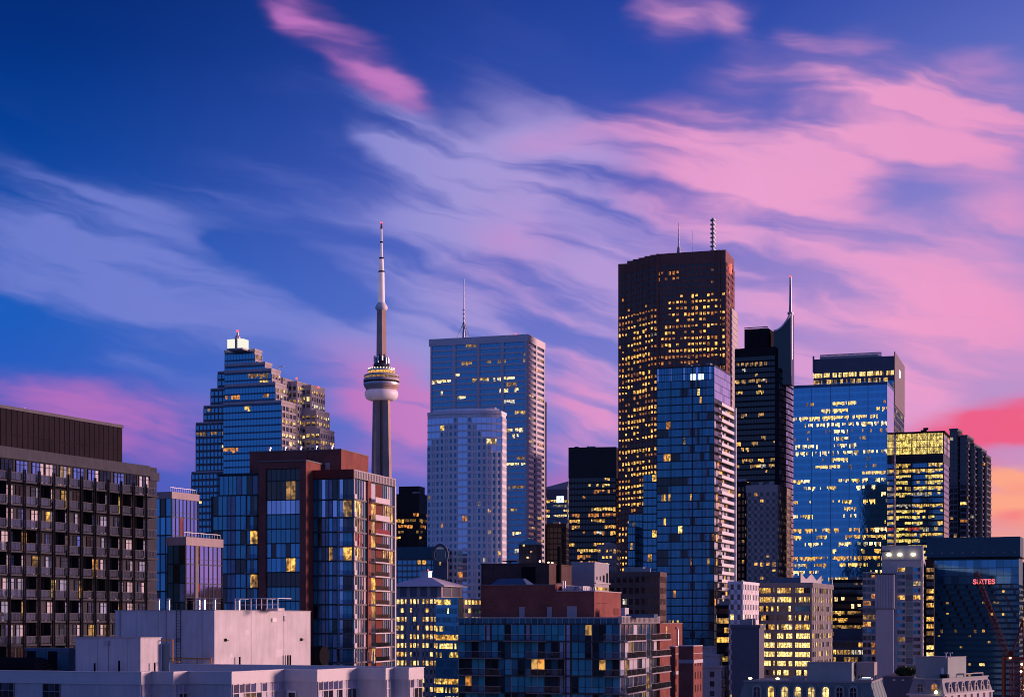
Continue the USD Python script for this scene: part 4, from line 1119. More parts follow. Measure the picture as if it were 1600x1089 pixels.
# --- yellow-lit office with a brick-like grid and folded roof plant
def lit_grid_office():
    d = 640
    b = Thing('lit_grid_office', 'grey office with ten rows of bright yellow windows and folded pale roof plant', 'office building', 1268, d, 20)
    Z = b.zv
    z1 = Z(912)
    bl = Block(b, 1185, 1268, 1300, d, z1, 0)
    fh = 14.3 * d / F
    nf = 12
    zl = z1 - 1.4 - nf * fh
    rows = {0: .8, 1: .85, 2: .55, 3: .62, 4: .85, 5: .9, 6: 1.0, 7: 1.0, 8: .95, 9: .6, 10: .9, 11: .5}
    def lit(j, i):
        k = nf - 1 - j
        r = random.Random(k * 77 + i * 13 + 5)
        if k == 2 and i > 13: return 'glass_teal'
        p = rows[k]
        seg = random.Random(k * 31 + i // 3 + 9).random()
        if r.random() < p and seg < p + .12: return 'lit_full' if k >= 5 and k < 10 else r.choice(['lit_warm', 'lit_white', 'lit_gold'])
        return None
    facade(b, bl.F, zl, z1 - 1.4, 21, nf, d, pier=.12, pd=.16, sill=1.5, sd=.3, lit=lit, glass='glass_black')
    for k in range(4):
        s = bl.L * k / 3
        b.wall.fbox(bl.F, max(0, s - .5), min(bl.L, s + .5), 0, z1, 0, .5)
    facade(b, bl.S, zl, z1 - 1.4, 12, nf, d, pier=.75, pd=.3, sill=1.5, sd=.22, lit=homes(921, .45, ('lit_dim', 'lit_dim', 'lit_warm'), ('glass_dark', 'curtain')), glass='glass_dark')
    b.part('parapet', MB().box(bl.x0 - .6, bl.x1 + .6, bl.y0 - .6, bl.y1 + .6, z1 - 1.38, z1 + .5), 'office_grey')
    # plant room with folded gables
    w = Block(b, 1203, 1249, 1282, d + 8, Z(899), z1 + .5, build=False)
    b.part('plant_room', MB().box(w.x0, w.x1, w.y0, w.y1, z1 + .5, Z(901)), 'blue_metal')
    q0, q1, q2 = w.y0 + .0, w.y0 + w.R * .5, w.y1
    h0, h1 = Z(903), Z(893)
    v, f = [], []
    ys = [q0, w.y0 + w.R * .25, q1, w.y0 + w.R * .75, q2]; hs = [h1, h0, h1, h0, h1]
    for x in (w.x1 + .02, w.x1 + .5):
        for y, h in zip(ys, hs): v.append([x, y, h])
        for y in ys: v.append([x, y, z1 + .5])
    for a in range(4):
        for o, flip in ((0, 1), (10, 0)):
            q = [o + a, o + a + 1, o + a + 6, o + a + 5]
            f += [[q[0], q[1], q[2]], [q[0], q[2], q[3]]]
        f += [[a, a + 1, a + 11], [a, a + 11, a + 10]]
    b.part('folded_screen', (np.array(v), np.array(f)), 'pale_metal')
    mb = MB()
    mb.tube([[bl.x1 + .2, bl.y1 - 1, z1], [bl.x1 + .2, bl.y1 - 1, z1 + 3]], .12)
    b.part('pole', mb, 'pale_metal')
    b.part('signal_lamp', MB().tm(trimesh.creation.icosphere(1, .45).apply_translation([bl.x1 + .2, bl.y1 - 1, z1 + 3])), 'lit_amber')
    # narrow lit stair on the left
    s = Block(b, 1176, 1185, 1190, d + 5, Z(962), 0, depth=14)
    for j in range(8):
        z = Z(975 + 14 * j)
        for i in range(2): b.pane('lit_stair_window', 'lit_white', s.F, .4 + i * 1.1, 1.2 + i * 1.1, z - 1.6, z - .2, .02, .08, 6)
    b.finish('office_grey', 8.0)


lit_grid_office()


# --- grey tower with a blank shaft and three floodlamps
def shaft_tower():
    d = 700
    b = Thing('shaft_tower', 'pale grey hotel slab with a blank windowless shaft and three floodlamps at its top', 'hotel', 1440, d, 14)
    Z = b.zv
    z1 = Z(854)
    bl = Block(b, 1378, 1440, 1448.5, d, z1, 0)
    fh = 10.9 * d / F
    zt = Z(885); nf = 17; zl = zt - nf * fh
    lit = homes(931, .16, ('lit_amber', 'lit_dim', 'lit_gold'), ('glass_dark', 'glass_navy', 'glass_teal', 'glass_dark'))
    def f(j, i):
        if nf - 1 - j == 4: return 'lit_gold'
        if nf - 1 - j == 2 and i == 1: return 'lit_white'
        return lit(j, i)
    L = bl.L
    x_sh = b.xu(1401, bl.y0) - bl.x0
    # blue-grey panels between two columns of windows
    for j in range(nf):
        z = zl + j * fh
        for i, (ua, uc) in enumerate([(1402, 1414), (1427, 1438)]):
            a, c = b.xu(ua, bl.y0) - bl.x0, b.xu(uc, bl.y0) - bl.x0
            m = f(j, i)
            for k in range(3):
                q0, q1 = a + (c - a) * k / 3 + .04, a + (c - a) * (k + 1) / 3 - .04
                b.pane('lit_window' if m.startswith('lit') else 'window', m if k < 2 else ('glass_black' if not m.startswith('lit') else m), bl.F, q0, q1, z + .9, z + fh - .35, .02, .08, 8)
            b.wall.fbox(bl.F, a - .15, c + .15, z + .62, z + .86, 0, .25)
        a, c = b.xu(1415, bl.y0) - bl.x0, b.xu(1426, bl.y0) - bl.x0
        b.part('panel', MB().fbox(bl.F, a, c, z + .05, z + fh - .03, .02, .12), 'green_roof' if j % 3 else 'slate_blue')
        facade(b, bl.S, z, z + fh, 3, 1, d, pier=.5, pd=.2, sill=1.0, sd=.15, glass='glass_dark', last=False)
        b.wall.fbox(bl.F, b.xu(1401, bl.y0) - bl.x0, L, z - .1, z + .1, 0, .14)
    # the shaft stands proud; its upper half is fluted
    w = Block(b, 1367, 1397, 1401, d - 6, Z(905), 0, build=False)
    zs = EYE + (HZ - 951) * (d - 6) / F; zu = EYE + (HZ - 897) * (d - 6) / F
    b.part('shaft', MB().box(w.x0 + .3, w.x1 - .3, w.y0, w.y1 + 4, 0, zs), 'shaft_grey')
    mb = MB().box(w.x0, w.x1, w.y0 + .3, w.y1 + 4, zs, zu)
    for k in range(7):
        s = w.L * (k + .5) / 7
        mb.fbox(w.F, s - .26, s + .26, zs, zu, -.3, .12)
    b.part('fluted_shaft', mb, 'shaft_grey')
    b.part('shaft_ledge', MB().box(w.x0 - 6.5, w.x1 + .5, w.y0 - .4, w.y1 + 4, zs - .15, zs + .25), 'office_grey')
    b.part('shaft_ledge', MB().box(w.x0 - 1.5, w.x1 + .5, w.y0 - .4, w.y1 + 4, zu, zu + .35), 'loft_dark')
    # wing on the left with wide windows
    g = Block(b, 1348, 1368, 1370, d + 2, EYE + (HZ - 893) * (d + 2) / F, 0, depth=12)
    n = 16
    gl = homes(937, .28, ('lit_amber', 'lit_gold', 'lit_dim'), ('glass_dark', 'glass_navy', 'glass_black'))
    facade(b, g.F, g.z1 - .5 - n * fh, g.z1 - .5, 3, n, d, pier=.25, pd=.25, sill=.95, sd=.3, lit=lambda j, i: gl(j, i // 2), gap=.05)
    # crown wall with floodlamps
    cr = MB().box(bl.x0, bl.x1 + .2, bl.y0 - .35, bl.y0 + .35, Z(874), z1 + .6)
    b.part('crown_wall', cr, 'shaft_grey')
    b.part('corner_pipe', MB().tube([[bl.x1 + .35, bl.y0 - .5, 10], [bl.x1 + .35, bl.y0 - .5, z1 + .6]], .28, 8), 'pale_metal')
    for u in (1389, 1406, 1427):
        p = bl.F.at(b.xu(u, bl.y0) - bl.x0, 1.25)
        zz = Z(866)
        lamp = b.part('floodlamp', MB().tm(trimesh.creation.icosphere(2, .85).apply_scale([1.15, .8, .75]).apply_translation([p[0], p[1], zz])), 'glow_lamp')
        b.part('lamp_bracket', MB().tube([[p[0], p[1], zz - .9], [p[0], p[1] + .95, zz - 1.1]], .1).box(p[0] - .6, p[0] + .6, p[1] - .35, p[1] + .35, zz - .95, zz - .8), 'grey_metal', lamp)
    b.part('boom', MB().box(bl.x0 - 1, b.xu(1391, bl.y0), bl.y0 - .9, bl.y0 - .6, Z(861.5), Z(860)), 'loft_dark')
    b.finish('shaft_grey', 7.0)


shaft_tower()


# --- teal glass hotel with red letters
def sign_hotel():
    d = 880
    b = Thing('sign_hotel', 'broad dark teal glass hotel with red SUITES letters, right of the shaft tower', 'hotel', 1592, d, 21)
    Z = b.zv
    z1 = Z(838)
    bl = Block(b, 1452, 1592, 1598, d, Z(872), 0)
    cr = Block(b, 1448, 1594, 1599.5, d - 1, z1, Z(869), build=False)
    b.part('crown', MB().box(cr.x0, cr.x1, cr.y0, cr.y1, Z(869), z1), 'teal_panel')
    b.part('crown_band', MB().box(cr.x0 - .15, cr.x1 + .15, cr.y0 - .15, cr.y1 + .15, Z(871.5), Z(869.4)), 'loft_dark')
    mb = MB()
    for k in range(9): mb.fbox(cr.F, cr.L * (k + .5) / 9 - .5, cr.L * (k + .5) / 9 + .5, Z(862.5), Z(861.5), .0, .12)
    b.part('vent_slot', mb, 'grey_metal', kind='stuff')
    fh = 8.8 * d / F
    z_hi = Z(913); nf = 24; zl = z_hi - nf * fh
    r = random.Random(88)
    special = {(20, 6): 'lit_gold', (20, 19): 'lit_warm', (20, 23): 'lit_warm', (20, 24): 'lit_warm', (18, 6): 'lit_gold', (18, 22): 'lit_gold', (18, 26): 'lit_gold', (15, 4): 'lit_dim', (15, 9): 'lit_dim', (15, 16): 'lit_dim', (15, 19): 'lit_gold', (14, 3): 'lit_dim', (14, 14): 'lit_dim', (13, 21): 'lit_dim', (12, 11): 'lit_dim', (10, 4): 'lit_full', (10, 5): 'lit_full', (10, 6): 'lit_full', (9, 6): 'lit_full', (9, 9): 'lit_gold', (9, 14): 'lit_dim', (9, 18): 'lit_full', (9, 19): 'lit_full', (7, 10): 'lit_dim', (7, 14): 'lit_dim', (3, 20): 'lit_gold', (22, 26): 'lit_gold'}
    facade(b, bl.F, zl, z_hi, 32, nf, d, pier=.0, sill=1.15, sd=.25, lit=lambda j, i: special.get((j, i)) or ('glass_black' if j > 15 and (i * 7 + j * 3) % 4 == 0 else None), glass='glass_teal', gap=.08)
    facade(b, bl.S, zl, z_hi, 4, nf, d, pier=.3, sill=1.15, sd=.25, lit=homes(942, .1, ('lit_gold',)), glass='glass_dark')
    facade(b, bl.F, z_hi + .3, Z(874), 12, 3, d, pier=.0, sill=.3, sd=.1, glass='glass_navy', gap=.05)
    x = b.xu(1520.5, bl.y0)
    t = meshkit.text_mesh('SUITES', 2.35, .5, True)
    ex = t.bounds
    t.apply_translation([-ex[0][0], 0, 0]); t.apply_scale([(b.xu(1555, bl.y0) - x) / (ex[1][0] - ex[0][0]), 1, 1])
    v = t.vertices.copy(); t.vertices = np.column_stack([v[:, 0] + x, bl.y0 - .7 - v[:, 2], v[:, 1] + Z(911.5)])
    b.part('sign_letters', MB().tm(t), 'glow_sign', label='red illuminated letters SUITES')
    b.part('sign_rail', MB().box(x - .5, b.xu(1556, bl.y0), bl.y0 - .68, bl.y0 - .26, Z(912.3), Z(911.7)), 'sign_dark')
    b.finish('teal_panel', 8.0)
    c = Thing('dark_lit_annex', 'narrow black block with one column of yellow windows beside the floodlit slab', 'office building', 1459, 760, 14)
    k = Block(c, 1446, 1459, 1463, 760, c.zv(876), 0)
    for j in range(13):
        z = c.zv(886 + 11 * j)
        m = ('lit_dim', 'lit_dim', None, 'lit_gold', 'lit_gold', 'lit_gold', None, 'lit_gold', 'lit_gold', 'lit_dim', None, 'lit_full', 'lit_full')[j]
        for i in range(2):
            c.pane('lit_window' if m else 'window', m or 'glass_black', k.F, .5 + i * 1.6, 1.9 + i * 1.6, z - 2.0, z - .2, .02, .08, 10 if m else 6)
    c.part('parapet', MB().box(k.x0 - .2, k.x1 + .2, k.y0 - .2, k.y1 + .2, k.z1 - .02, k.z1 + .7), 'loft_dark')
    c.finish('loft_dark')
    e = Thing('dim_edge_block', 'dim grey block at the very right edge behind the crane', 'building', 1610, 940, 21)
    k = Block(e, 1594, 1610, 1616, 940, e.zv(880), 0)
    facade(e, k.F, 8, k.z1 - 2, 4, 20, 940, pier=.5, sill=1.2, lit=homes(948, .3, ('lit_gold', 'lit_dim')), glass='glass_dark')
    e.part('parapet', MB().box(k.x0 - .3, k.x1 + .3, k.y0 - .3, k.y1 + .3, k.z1 - .02, k.z1 + .8), 'slate_blue')
    e.finish('slate_blue')


sign_hotel()

# --- blocks between the lit office and the shaft tower, and behind
b, bl, z1, nf = plain_tower('mid_lit_office', 'low taupe office with yellow upper rows, between the lit grid office and the blank shaft', 1290, 1352, 1364, 780, 1000, 14, 'slab_grey', 'glass_black', 3.3, 1.6, 51, office(951, .6, .2, .1, ('lit_gold', 'lit_warm', 'lit_dim'), (2, 5)), pier=.35, pd=.25, sill=1.25, top=1.0, cat='office building', roof=0, finish=False)
b.part('plant_room', MB().box(b.xu(1302, bl.y0 + 3), b.xu(1348, bl.y0 + 3), bl.y0 + 3, bl.y0 + 9, z1, b.zv(982)).box(b.xu(1326, bl.y0 + 3), b.xu(1347, bl.y0 + 3), bl.y0 + 2.8, bl.y0 + 3, z1 + .5, b.zv(984)), 'slate_blue')
b.finish('slab_grey', 7)
plain_tower('dark_banded_office', 'dark office with gold-lit bands in front of the foot of the blue glass tower', 1299, 1350, 1362, 830, 905, 14, 'loft_dark', 'glass_black', 3.4, 1.5, 53, office(955, .62, .2, .12, ('lit_gold', 'lit_warm', 'lit_dim', 'lit_white'), (1, 5)), pier=.1, pd=.1, sill=1.3, top=1.5, cat='office building', roof=3, least=7)
b, bl, z1, nf = plain_tower('pale_corner_block', 'pale stone block with two lit windows behind the foot of the balcony condo', 1139, 1160, 1185, 600, 908, 20, 'white_concrete', 'glass_dark', 3.4, 2.6, 55, homes(957, .12, ('lit_full', 'lit_gold')), pier=1.2, pd=.2, sill=1.6, top=1.0, cat='office building', roof=0)
plain_tower('blank_dark_block', 'plain dark slate block with a pale ledge, left of the lit grid office', 1143, 1186, 1194, 560, 976, 16, 'slate_blue', 'glass_black', 3.6, 30, 57, lambda j, i: '', pier=.0, sill=.0, top=1.0, cat='building', roof=2)
plain_tower('amber_ladder_block', 'black block with stacked amber windows at the foot of the balcony condo', 1120, 1144, 1150, 610, 945, 18, 'loft_dark', 'glass_black', 3.3, 1.5, 59, office(961, .7, .2, .1, ('lit_gold', 'lit_warm', 'lit_dim'), (2, 6)), pier=.0, sill=1.5, top=1.2, cat='office building', roof=1)

# --- hipped-roof office
def hipped_office():
    d = 600
    b = Thing('hipped_roof_office', 'taupe office with yellow windows, blue glass corner strip and a hipped zinc roof', 'office building', 684, d, 20)
    Z = b.zv
    z1 = Z(933)
    bl = Block(b, 606, 684, 752, d, z1, 0)
    fh = 13.75 * d / F
    nf = 14; zl = z1 - .6 - nf * fh
    rows = [.9, .35, .8, .75, .75, .95, .6, 1.0, .2, .6, .6, .4, .6, .5]
    def lit(j, i):
        k = nf - 1 - j
        r = random.Random(k * 71 + i * 19 + 3)
        if r.random() < rows[k]: return r.choice(['lit_full', 'lit_full', 'lit_warm', 'lit_gold'])
        return 'glass_navy' if r.random() < .5 else 'glass_dark'
    facade(b, bl.F, zl, z1 - .6, 12, nf, d, pier=.55, pd=.25, sill=1.45, sd=.25, lit=lit)
    for k in (0, 5, 8, 12): b.wall.fbox(bl.F, max(0, bl.L * k / 12 - .7), min(bl.L, bl.L * k / 12 + .7), zl, z1, 0, .4)
    facade(b, bl.S, zl, z1 - .6, 12, nf, d, pier=.7, pd=.25, sill=1.45, sd=.2, lit=lambda j, i: lit(j, i + 40) if j > 7 else None, glass='glass_dark')
    # blue glass corner strip
    g = Block(b, 681, 716, 722, d - 3, EYE + (HZ - 933.5) * (d - 3) / F, 0, build=False, depth=5)
    gm = MB().box(g.x0, g.x1, g.y0 + .1, g.y1, 0, g.z1)
    b.part('corner_core', gm, 'dark_frame')
    glit = office(971, .55, .25, .1, ('lit_full', 'lit_warm', 'lit_gold'), (3, 8))
    facade(b, g.F, zl, g.z1 - .6, 12, nf, d, pier=.0, sill=1.2, sd=.08, lit=lambda j, i: glit(j, i) if nf - 1 - j not in (1, 8) else ('lit_full' if i == 6 and j > 8 else None), glass='glass_teal', gap=.05, bands=b.pool.setdefault(('spandrel_glass', 'glass_navy'), MB()))
    b.part('corner_cap', MB().box(g.x0, g.x1, g.y0 - .1, g.y1, g.z1 - .55, g.z1), 'glass_teal')
    # penthouse and hipped roof
    w = Block(b, 612, 692, 727, d + 4, Z(914), z1, build=False)
    b.part('penthouse', MB().box(w.x0 + 1, w.x1 - 1, w.y0 + 1, w.y1 - 1, z1, w.z1), 'taupe')
    for k in range(4):
        s = 2 + (w.L - 4) * k / 4
        b.part('louvre', MB().fbox(w.F, s + .8, s + (w.L - 4) / 4 - .6, z1 + .4, w.z1 - .3, -.95, -.86), 'slate_blue')
    for k in range(2):
        s = 2 + (w.R - 4) * k / 2
        b.part('louvre', MB().fbox(w.S, s + .8, s + (w.R - 4) / 2 - .6, z1 + .4, w.z1 - .3, -.95, -.86), 'slate_blue')
    x0, x1, y0, y1 = w.x0 - .8, w.x1 + .8, w.y0 - .8, w.y1 + .8
    xm0, xm1 = b.xu(655, w.y0 + w.R / 2), b.xu(676, w.y0 + w.R / 2)
    ym = w.y0 + w.R / 2
    za, zb = w.z1, Z(900)
    v = [[x0, y0, za], [x1, y0, za], [x1, y1, za], [x0, y1, za], [xm0, ym - 1.5, zb], [xm1, ym - 1.5, zb], [xm1, ym + 1.5, zb], [xm0, ym + 1.5, zb]]
    b.part('hipped_roof', (np.array(v), BOXF), 'lilac_roof')  # matte zinc; the sky reflection is put into its pale lilac colour
    b.part('roof_eave', MB().box(x0, x1, y0, y1, za - .35, za - .01), 'pale_metal')
    b.part('roof_lantern', MB().lathe([[0, zb - .6], [2.3, zb - .6], [2.3, Z(891)], [2.5, Z(891)], [2.5, Z(890)], [0, Z(889.5)]], ((xm0 + xm1) / 2, ym, 0), 8), 'pale_metal')
    b.part('warning_light', MB().tm(trimesh.creation.icosphere(1, .25).apply_translation([(xm0 + xm1) / 2 + .8, ym, Z(888)])), 'glow_red')
    b.finish('taupe', 8.0)


hipped_office()


# --- low teal building with a keyhole gable
def teal_hall():
    d = 720
    b = Thing('teal_hall', 'low hall with a plain teal upper band and a keyhole-shaped gable', 'building', 682, d, 12)
    Z = b.zv
    bl = Block(b, 606, 682, 704, d, Z(873), 0)
    facade(b, bl.F, Z(912), Z(875), 10, 4, d, pier=.4, pd=.2, sill=.8, lit=lambda j, i: 'lit_gold' if j == 3 and i in (6, 7) else None, glass='glass_navy')
    facade(b, bl.S, Z(912), Z(875), 4, 4, d, pier=.4, pd=.2, sill=.8, glass='glass_dark')
    b.part('upper_band', MB().box(bl.x0, bl.x1, bl.y0 - .4, bl.y1, Z(872.5), Z(854)), 'teal_panel')
    x = b.xu(688, bl.y0 - 2)
    ring = trimesh.creation.annulus(2.6, 3.5, 1.2, sections=20); ring.apply_transform(trimesh.transformations.rotation_matrix(math.pi / 2, [1, 0, 0])); ring.apply_scale([1, 1, 1.35]); ring.apply_translation([x, bl.y0 - 2, Z(867)])
    b.part('keyhole_gable', MB().tm(ring).box(x - 3, x + 3, bl.y0 - 2.4, bl.y0 - .45, Z(905), Z(877)), 'slate_blue')
    b.part('gable_light', MB().box(x - .4, x + .4, bl.y0 - 2.6, bl.y0 - 2.42, Z(883), Z(878)), 'lit_gold')
    b.part('gable_glass', MB().box(x - 2.0, x + 2.0, bl.y0 - 1.9, bl.y0 - 1.7, Z(877), Z(858)), 'glass_dark')
    b.finish('slab_grey')


teal_hall()


# --- brick tower with a small blue copper roof
def copper_tower():
    d = 640
    b = Thing('copper_roof_tower', 'brick tower with a small blue-green copper pyramid roof, in front of the old bank', 'tower', 838, d, 16)
    Z = b.zv
    bl = Block(b, 811, 838, 842, d, Z(850.5), 0, depth=7)
    for fc in (bl.F, bl.S):
        n = 4
        for k in range(n + 1):
            s = fc.len * k / n
            b.wall.fbox(fc, max(0, s - .25), min(fc.len, s + .25), 20, Z(853), 0, .25)
        b.wall.fbox(fc, 0, fc.len, Z(853), Z(850.5), 0, .45); b.wall.fbox(fc, 0, fc.len, Z(862), Z(861), 0, .4)
    for u, v in ((818.5, 853.0), (830, 863), (824, 872)):
        x = b.xu(u, bl.y0 - .5)
        b.part('lit_window', MB().box(x - .35, x + .35, bl.y0 - .52, bl.y0 - .02, Z(v), Z(v - 2.6)), 'lit_white')
    xm, ym = (bl.x0 + bl.x1) / 2, (bl.y0 + bl.y1) / 2
    z0, zt = Z(850.4), Z(840)
    e = .7
    v = [[bl.x0 - e, bl.y0 - e, z0], [bl.x1 + e, bl.y0 - e, z0], [bl.x1 + e, bl.y1 + e, z0], [bl.x0 - e, bl.y1 + e, z0], [xm - .25, ym - .25, zt], [xm + .25, ym - .25, zt], [xm + .25, ym + .25, zt], [xm - .25, ym + .25, zt]]
    b.part('copper_roof', (np.array(v), BOXF), 'copper')
    b.finish('brown_brick')


copper_tower()


# --- dark brick warehouse with roof plant
def brick_warehouse():
    d = 470
    b = Thing('brick_warehouse', 'dark brick warehouse with blank upper wall, behind the red penthouse', 'warehouse', 858, d, 17)
    Z = b.zv
    z1 = Z(881)
    bl = Block(b, 752, 858, 893, d, z1, 0)
    for k in range(7): b.wall.fbox(bl.F, max(0, bl.L * k / 6 - .3), min(bl.L, bl.L * k / 6 + .3), 10, z1, 0, .15)
    b.part('dark_doorway', MB().fbox(bl.F, bl.L * .60, bl.L * .80, Z(910), Z(885), .02, .22), 'black_steel')
    b.part('coping', MB().box(bl.x0 - .2, bl.x1 + .2, bl.y0 - .2, bl.y1 + .2, z1 - .02, z1 + .3), 'dark_brick')
    for k, (u, v) in enumerate(((853, 880.0), (866, 882), (872, 882.5))):
        p = b.pix(u, d + 10)
        lamp = b.part('wall_lamp', MB().tm(trimesh.creation.icosphere(1, .3).apply_translation([p[0], p[1] - 6, Z(v) + .7])), 'glow_lamp')
    b.part('flue', MB().tube([[b.xu(874, bl.y0 + 8), bl.y0 + 8, z1 - 5], [b.xu(874, bl.y0 + 8), bl.y0 + 8, Z(852)]], .6, 10), 'black_steel')
    b.part('roof_canopy', MB().box(b.xu(786, bl.y0 + 3), b.xu(808, bl.y0 + 3), bl.y0 + 2, bl.y0 + 7, z1 + .9, z1 + 1.1).box(b.xu(797, bl.y0 + 4) - .2, b.xu(797, bl.y0 + 4) + .2, bl.y0 + 4, bl.y0 + 4.4, z1, z1 + .9), 'loft_dark')
    b.finish('dark_brick')
    c = Thing('white_roof_house', 'pale windowless rooftop block with dark openings on its right end, behind the red penthouse', 'building', 929, 500, 18)
    k = Block(c, 893, 929, 951.5, 500, c.zv(879), 0)
    c.part('coping', MB().box(k.x0 - .15, k.x1 + .15, k.y0 - .15, k.y1 + .15, k.z1 - .02, k.z1 + .25), 'white_stucco')
    for s, w, za, zb in ((.15, .5, 905, 900), (.38, .5, 906, 899), (.62, .9, 908, 897), (.86, 1.0, 909, 893)):
        c.part('opening', MB().fbox(k.S, k.R * s - w, k.R * s + w, c.zv(za), c.zv(zb), .02, .1), 'glass_black')
    c.part('louvre', MB().fbox(k.F, k.L * .55, k.L * .66, c.zv(893), c.zv(888), .02, .1), 'grey_metal')
    for j, (za, zb) in enumerate(((921, 917),)):
        for i in range(6): c.part('lit_window', MB().fbox(k.S, k.R * i / 6 + .2, k.R * (i + 1) / 6 - .2, c.zv(za), c.zv(zb), .02, .1), 'lit_gold')
    c.part('ledge', MB().fbox(k.S, -.3, k.R, c.zv(911), c.zv(909.5), .0, .5), 'white_stucco')
    c.finish('grey_panel')


brick_warehouse()
plain_tower('brown_mid_block', 'brown masonry block with faint window rows, left of the foot of the balcony condo', 952, 1030, 1040, 560, 893, 15, 'brown_brick', 'glass_black', 3.6, 2.0, 61, lambda j, i, h=homes(977, .05, ('lit_gold',)): 'lit_gold' if (j > 16 and i in (14, 15)) else h(j, i), pier=.8, pd=.25, sill=1.7, top=1.5, cat='building', roof=4, least=7)
plain_tower('lit_brown_office', 'brown stone office with gold windows at the foot of the black bank tower', 934, 963, 968, 1000, 850, 15, 'old_stone', 'glass_black', 3.8, 2.2, 63, homes(981, .4, ('lit_gold', 'lit_warm')), pier=.9, sill=1.7, top=3, cat='office building', roof=2)
# ------------------------------------------------------------------ nearer buildings
def loft_block():
    b = Thing('loft_block', 'grey concrete loft block with rows of balconies and a dark ribbed penthouse, at left edge', 'apartment building', -40, 215, 24)
    zr = 68.1
    bl = Block(b, -150, -40, 245, 215, zr, 0)
    S = bl.S
    sy = lambda u: b.yu(u, bl.x1)
    # parapet band
    b.part('parapet', MB().fbox(S, -.3, sy(232), zr - 1.35, zr + .12, 0, .30).fbox(S, sy(232) + .01, bl.R + .25, zr - 1.9, zr - .7, 0, .28), 'loft_slab')
    # penthouse of ribbed panels
    zp = 73.5
    e = sy(199.5)
    b.part('penthouse', MB().box(bl.x1 - 13, bl.x1 - 1.0, -.5, e, zr - .02, zp), 'loft_cladding')
    n = 30
    pf = Face([bl.x1 - 1.0, -.5], [0, 1], [1, 0], e + .5)
    for k in range(n):
        s0, s1 = pf.len * k / n + .06, pf.len * (k + 1) / n - .06
        for za, zb in ((zr + .15, zr + 1.8), (zr + 1.9, zp - .35)):
            b.part('cladding_panel', MB().fbox(pf, s0, s1, za, zb, .01, .10), 'loft_cladding')
    b.part('penthouse_rim', MB().fbox(pf, -.1, pf.len + .1, zp - .3, zp + .12, 0, .25), 'rail_grey')
    for u, w, h in ((8, 1.6, 1.0), (40, .5, .4), (60, .3, .45), (139, .3, .4)):
        y = sy(u) + 2
        b.part('roof_unit', MB().box(bl.x1 - 6, bl.x1 - 4, y, y + w, zp, zp + h + .3), 'pale_metal')
    # storeys
    slabs = [63.9 - 2.98 * k for k in range(12)]
    bay0, bw = 1.6, 2.88
    nb = 12
    rng = random.Random(12)
    lit = {(2, 4): 'lit_gold', (5, 4): 'lit_full', (5, 6): 'lit_gold', (1, 9): 'lit_warm', (4, 7): 'lit_amber', (7, 7): 'lit_dim', (0, 5): 'lit_dim', (3, 12): 'lit_dim', (6, 2): 'lit_dim', (7, 8): 'lit_dim', (3, 2): 'lit_amber', (6, 9): 'lit_amber', (1, 5): 'lit_dim', (8, 3): 'lit_gold', (4, 3): 'lit_dim'}
    for k, zf in enumerate(slabs):
        if zf < 33: break
        ztop = (zr - 1.4 if k == 0 else slabs[k - 1] - .22)
        for i in range(nb):
            s = bay0 + bw * i
            r = random.Random(k * 101 + i * 7)
            q = r.random()
            wide = 2.3 if (i in (0, 1) or k == 0) else r.choice([1.5, 1.5, 1.9, 2.1])
            a = s + .3 + r.choice([0, .25])
            base = lit.get((k, i)) or ('curtain' if q < .34 else ('glass_dark' if q < .60 else ('pane_blind' if q < .74 else ('glass_pale' if q < .86 else 'glass_bronze'))))
            if k == 0: base = lit.get((k, i)) or r.choice(['glass_mirror', 'curtain', 'glass_pale', 'glass_black'])
            if i < 2 and 0 < k < 4: base = r.choice(['curtain', 'glass_mirror', 'curtain'])
            npn = 3 if wide > 2 else 2
            zt = min(zf + (2.5 if k else 2.75), ztop - .05)
            w = wide / npn
            for p in range(npn):
                m = base if r.random() < .75 else r.choice(['glass_dark', 'pane_blind', 'curtain'])
                nm = 'lit_window' if m.startswith('lit') else 'window'
                b.pane(nm, m, S, a + p * w + .05, a + (p + 1) * w - .05, zf + .12, zt - .55, .0, .06, 11)
                b.pane('lit_transom' if m.startswith('lit') else 'transom', m, S, a + p * w + .05, a + (p + 1) * w - .05, zt - .47, zt - .05, .0, .06, 7)
            fr = MB()
            for p in range(npn + 1): fr.fbox(S, a + p * w - .045, a + p * w + .045, zf + .1, zt, 0, .12)
            fr.fbox(S, a, a + wide, zt - .54, zt - .48, 0, .11); fr.fbox(S, a - .05, a + wide + .05, zt - .04, zt + .04, 0, .12)
            b.part('window_frame', fr, 'loft_dark')
            # balcony railing of this bay
            rail = MB().fbox(S, s + .12, s + bw - .12, zf + .10, zf + .98, 1.46, 1.50)
            b.part('railing_glass', rail, 'rail_glass')
            rr = MB().fbox(S, s + .05, s + bw - .05, zf + 1.0, zf + 1.06, 1.43, 1.52)
            for p in range(1, 4): rr.fbox(S, s + bw * p / 4 - .02, s + bw * p / 4 + .02, zf + .02, zf + 1.0, 1.51, 1.53)
            b.part('handrail', rr, 'rail_grey')
            # partition post pair
            for ds in (-.17, .17):
                if k: b.part('post', MB().fbox(S, s + ds - .07, s + ds + .07, zf - .24, ztop - .002, 1.61, 1.75), 'black_steel')
                else: b.part('post', MB().fbox(S, s + ds - .07, s + ds + .07, zf - .24, zf + 1.5, 1.61, 1.75), 'black_steel')
            if k and r.random() < .55:
                b.part('privacy_screen', MB().fbox(S, s - .04, s + .04, zf + .02, ztop - .02, .05, 1.2), 'loft_dark')
        b.part('balcony_slab', MB().fbox(S, bay0 - .5, bay0 + bw * nb + .2, zf - .22, zf, .0, 1.6), 'loft_slab')
    for k in range(int(bl.R / 1.2)):
        pass
    b.finish('loft_concrete', 7.0)
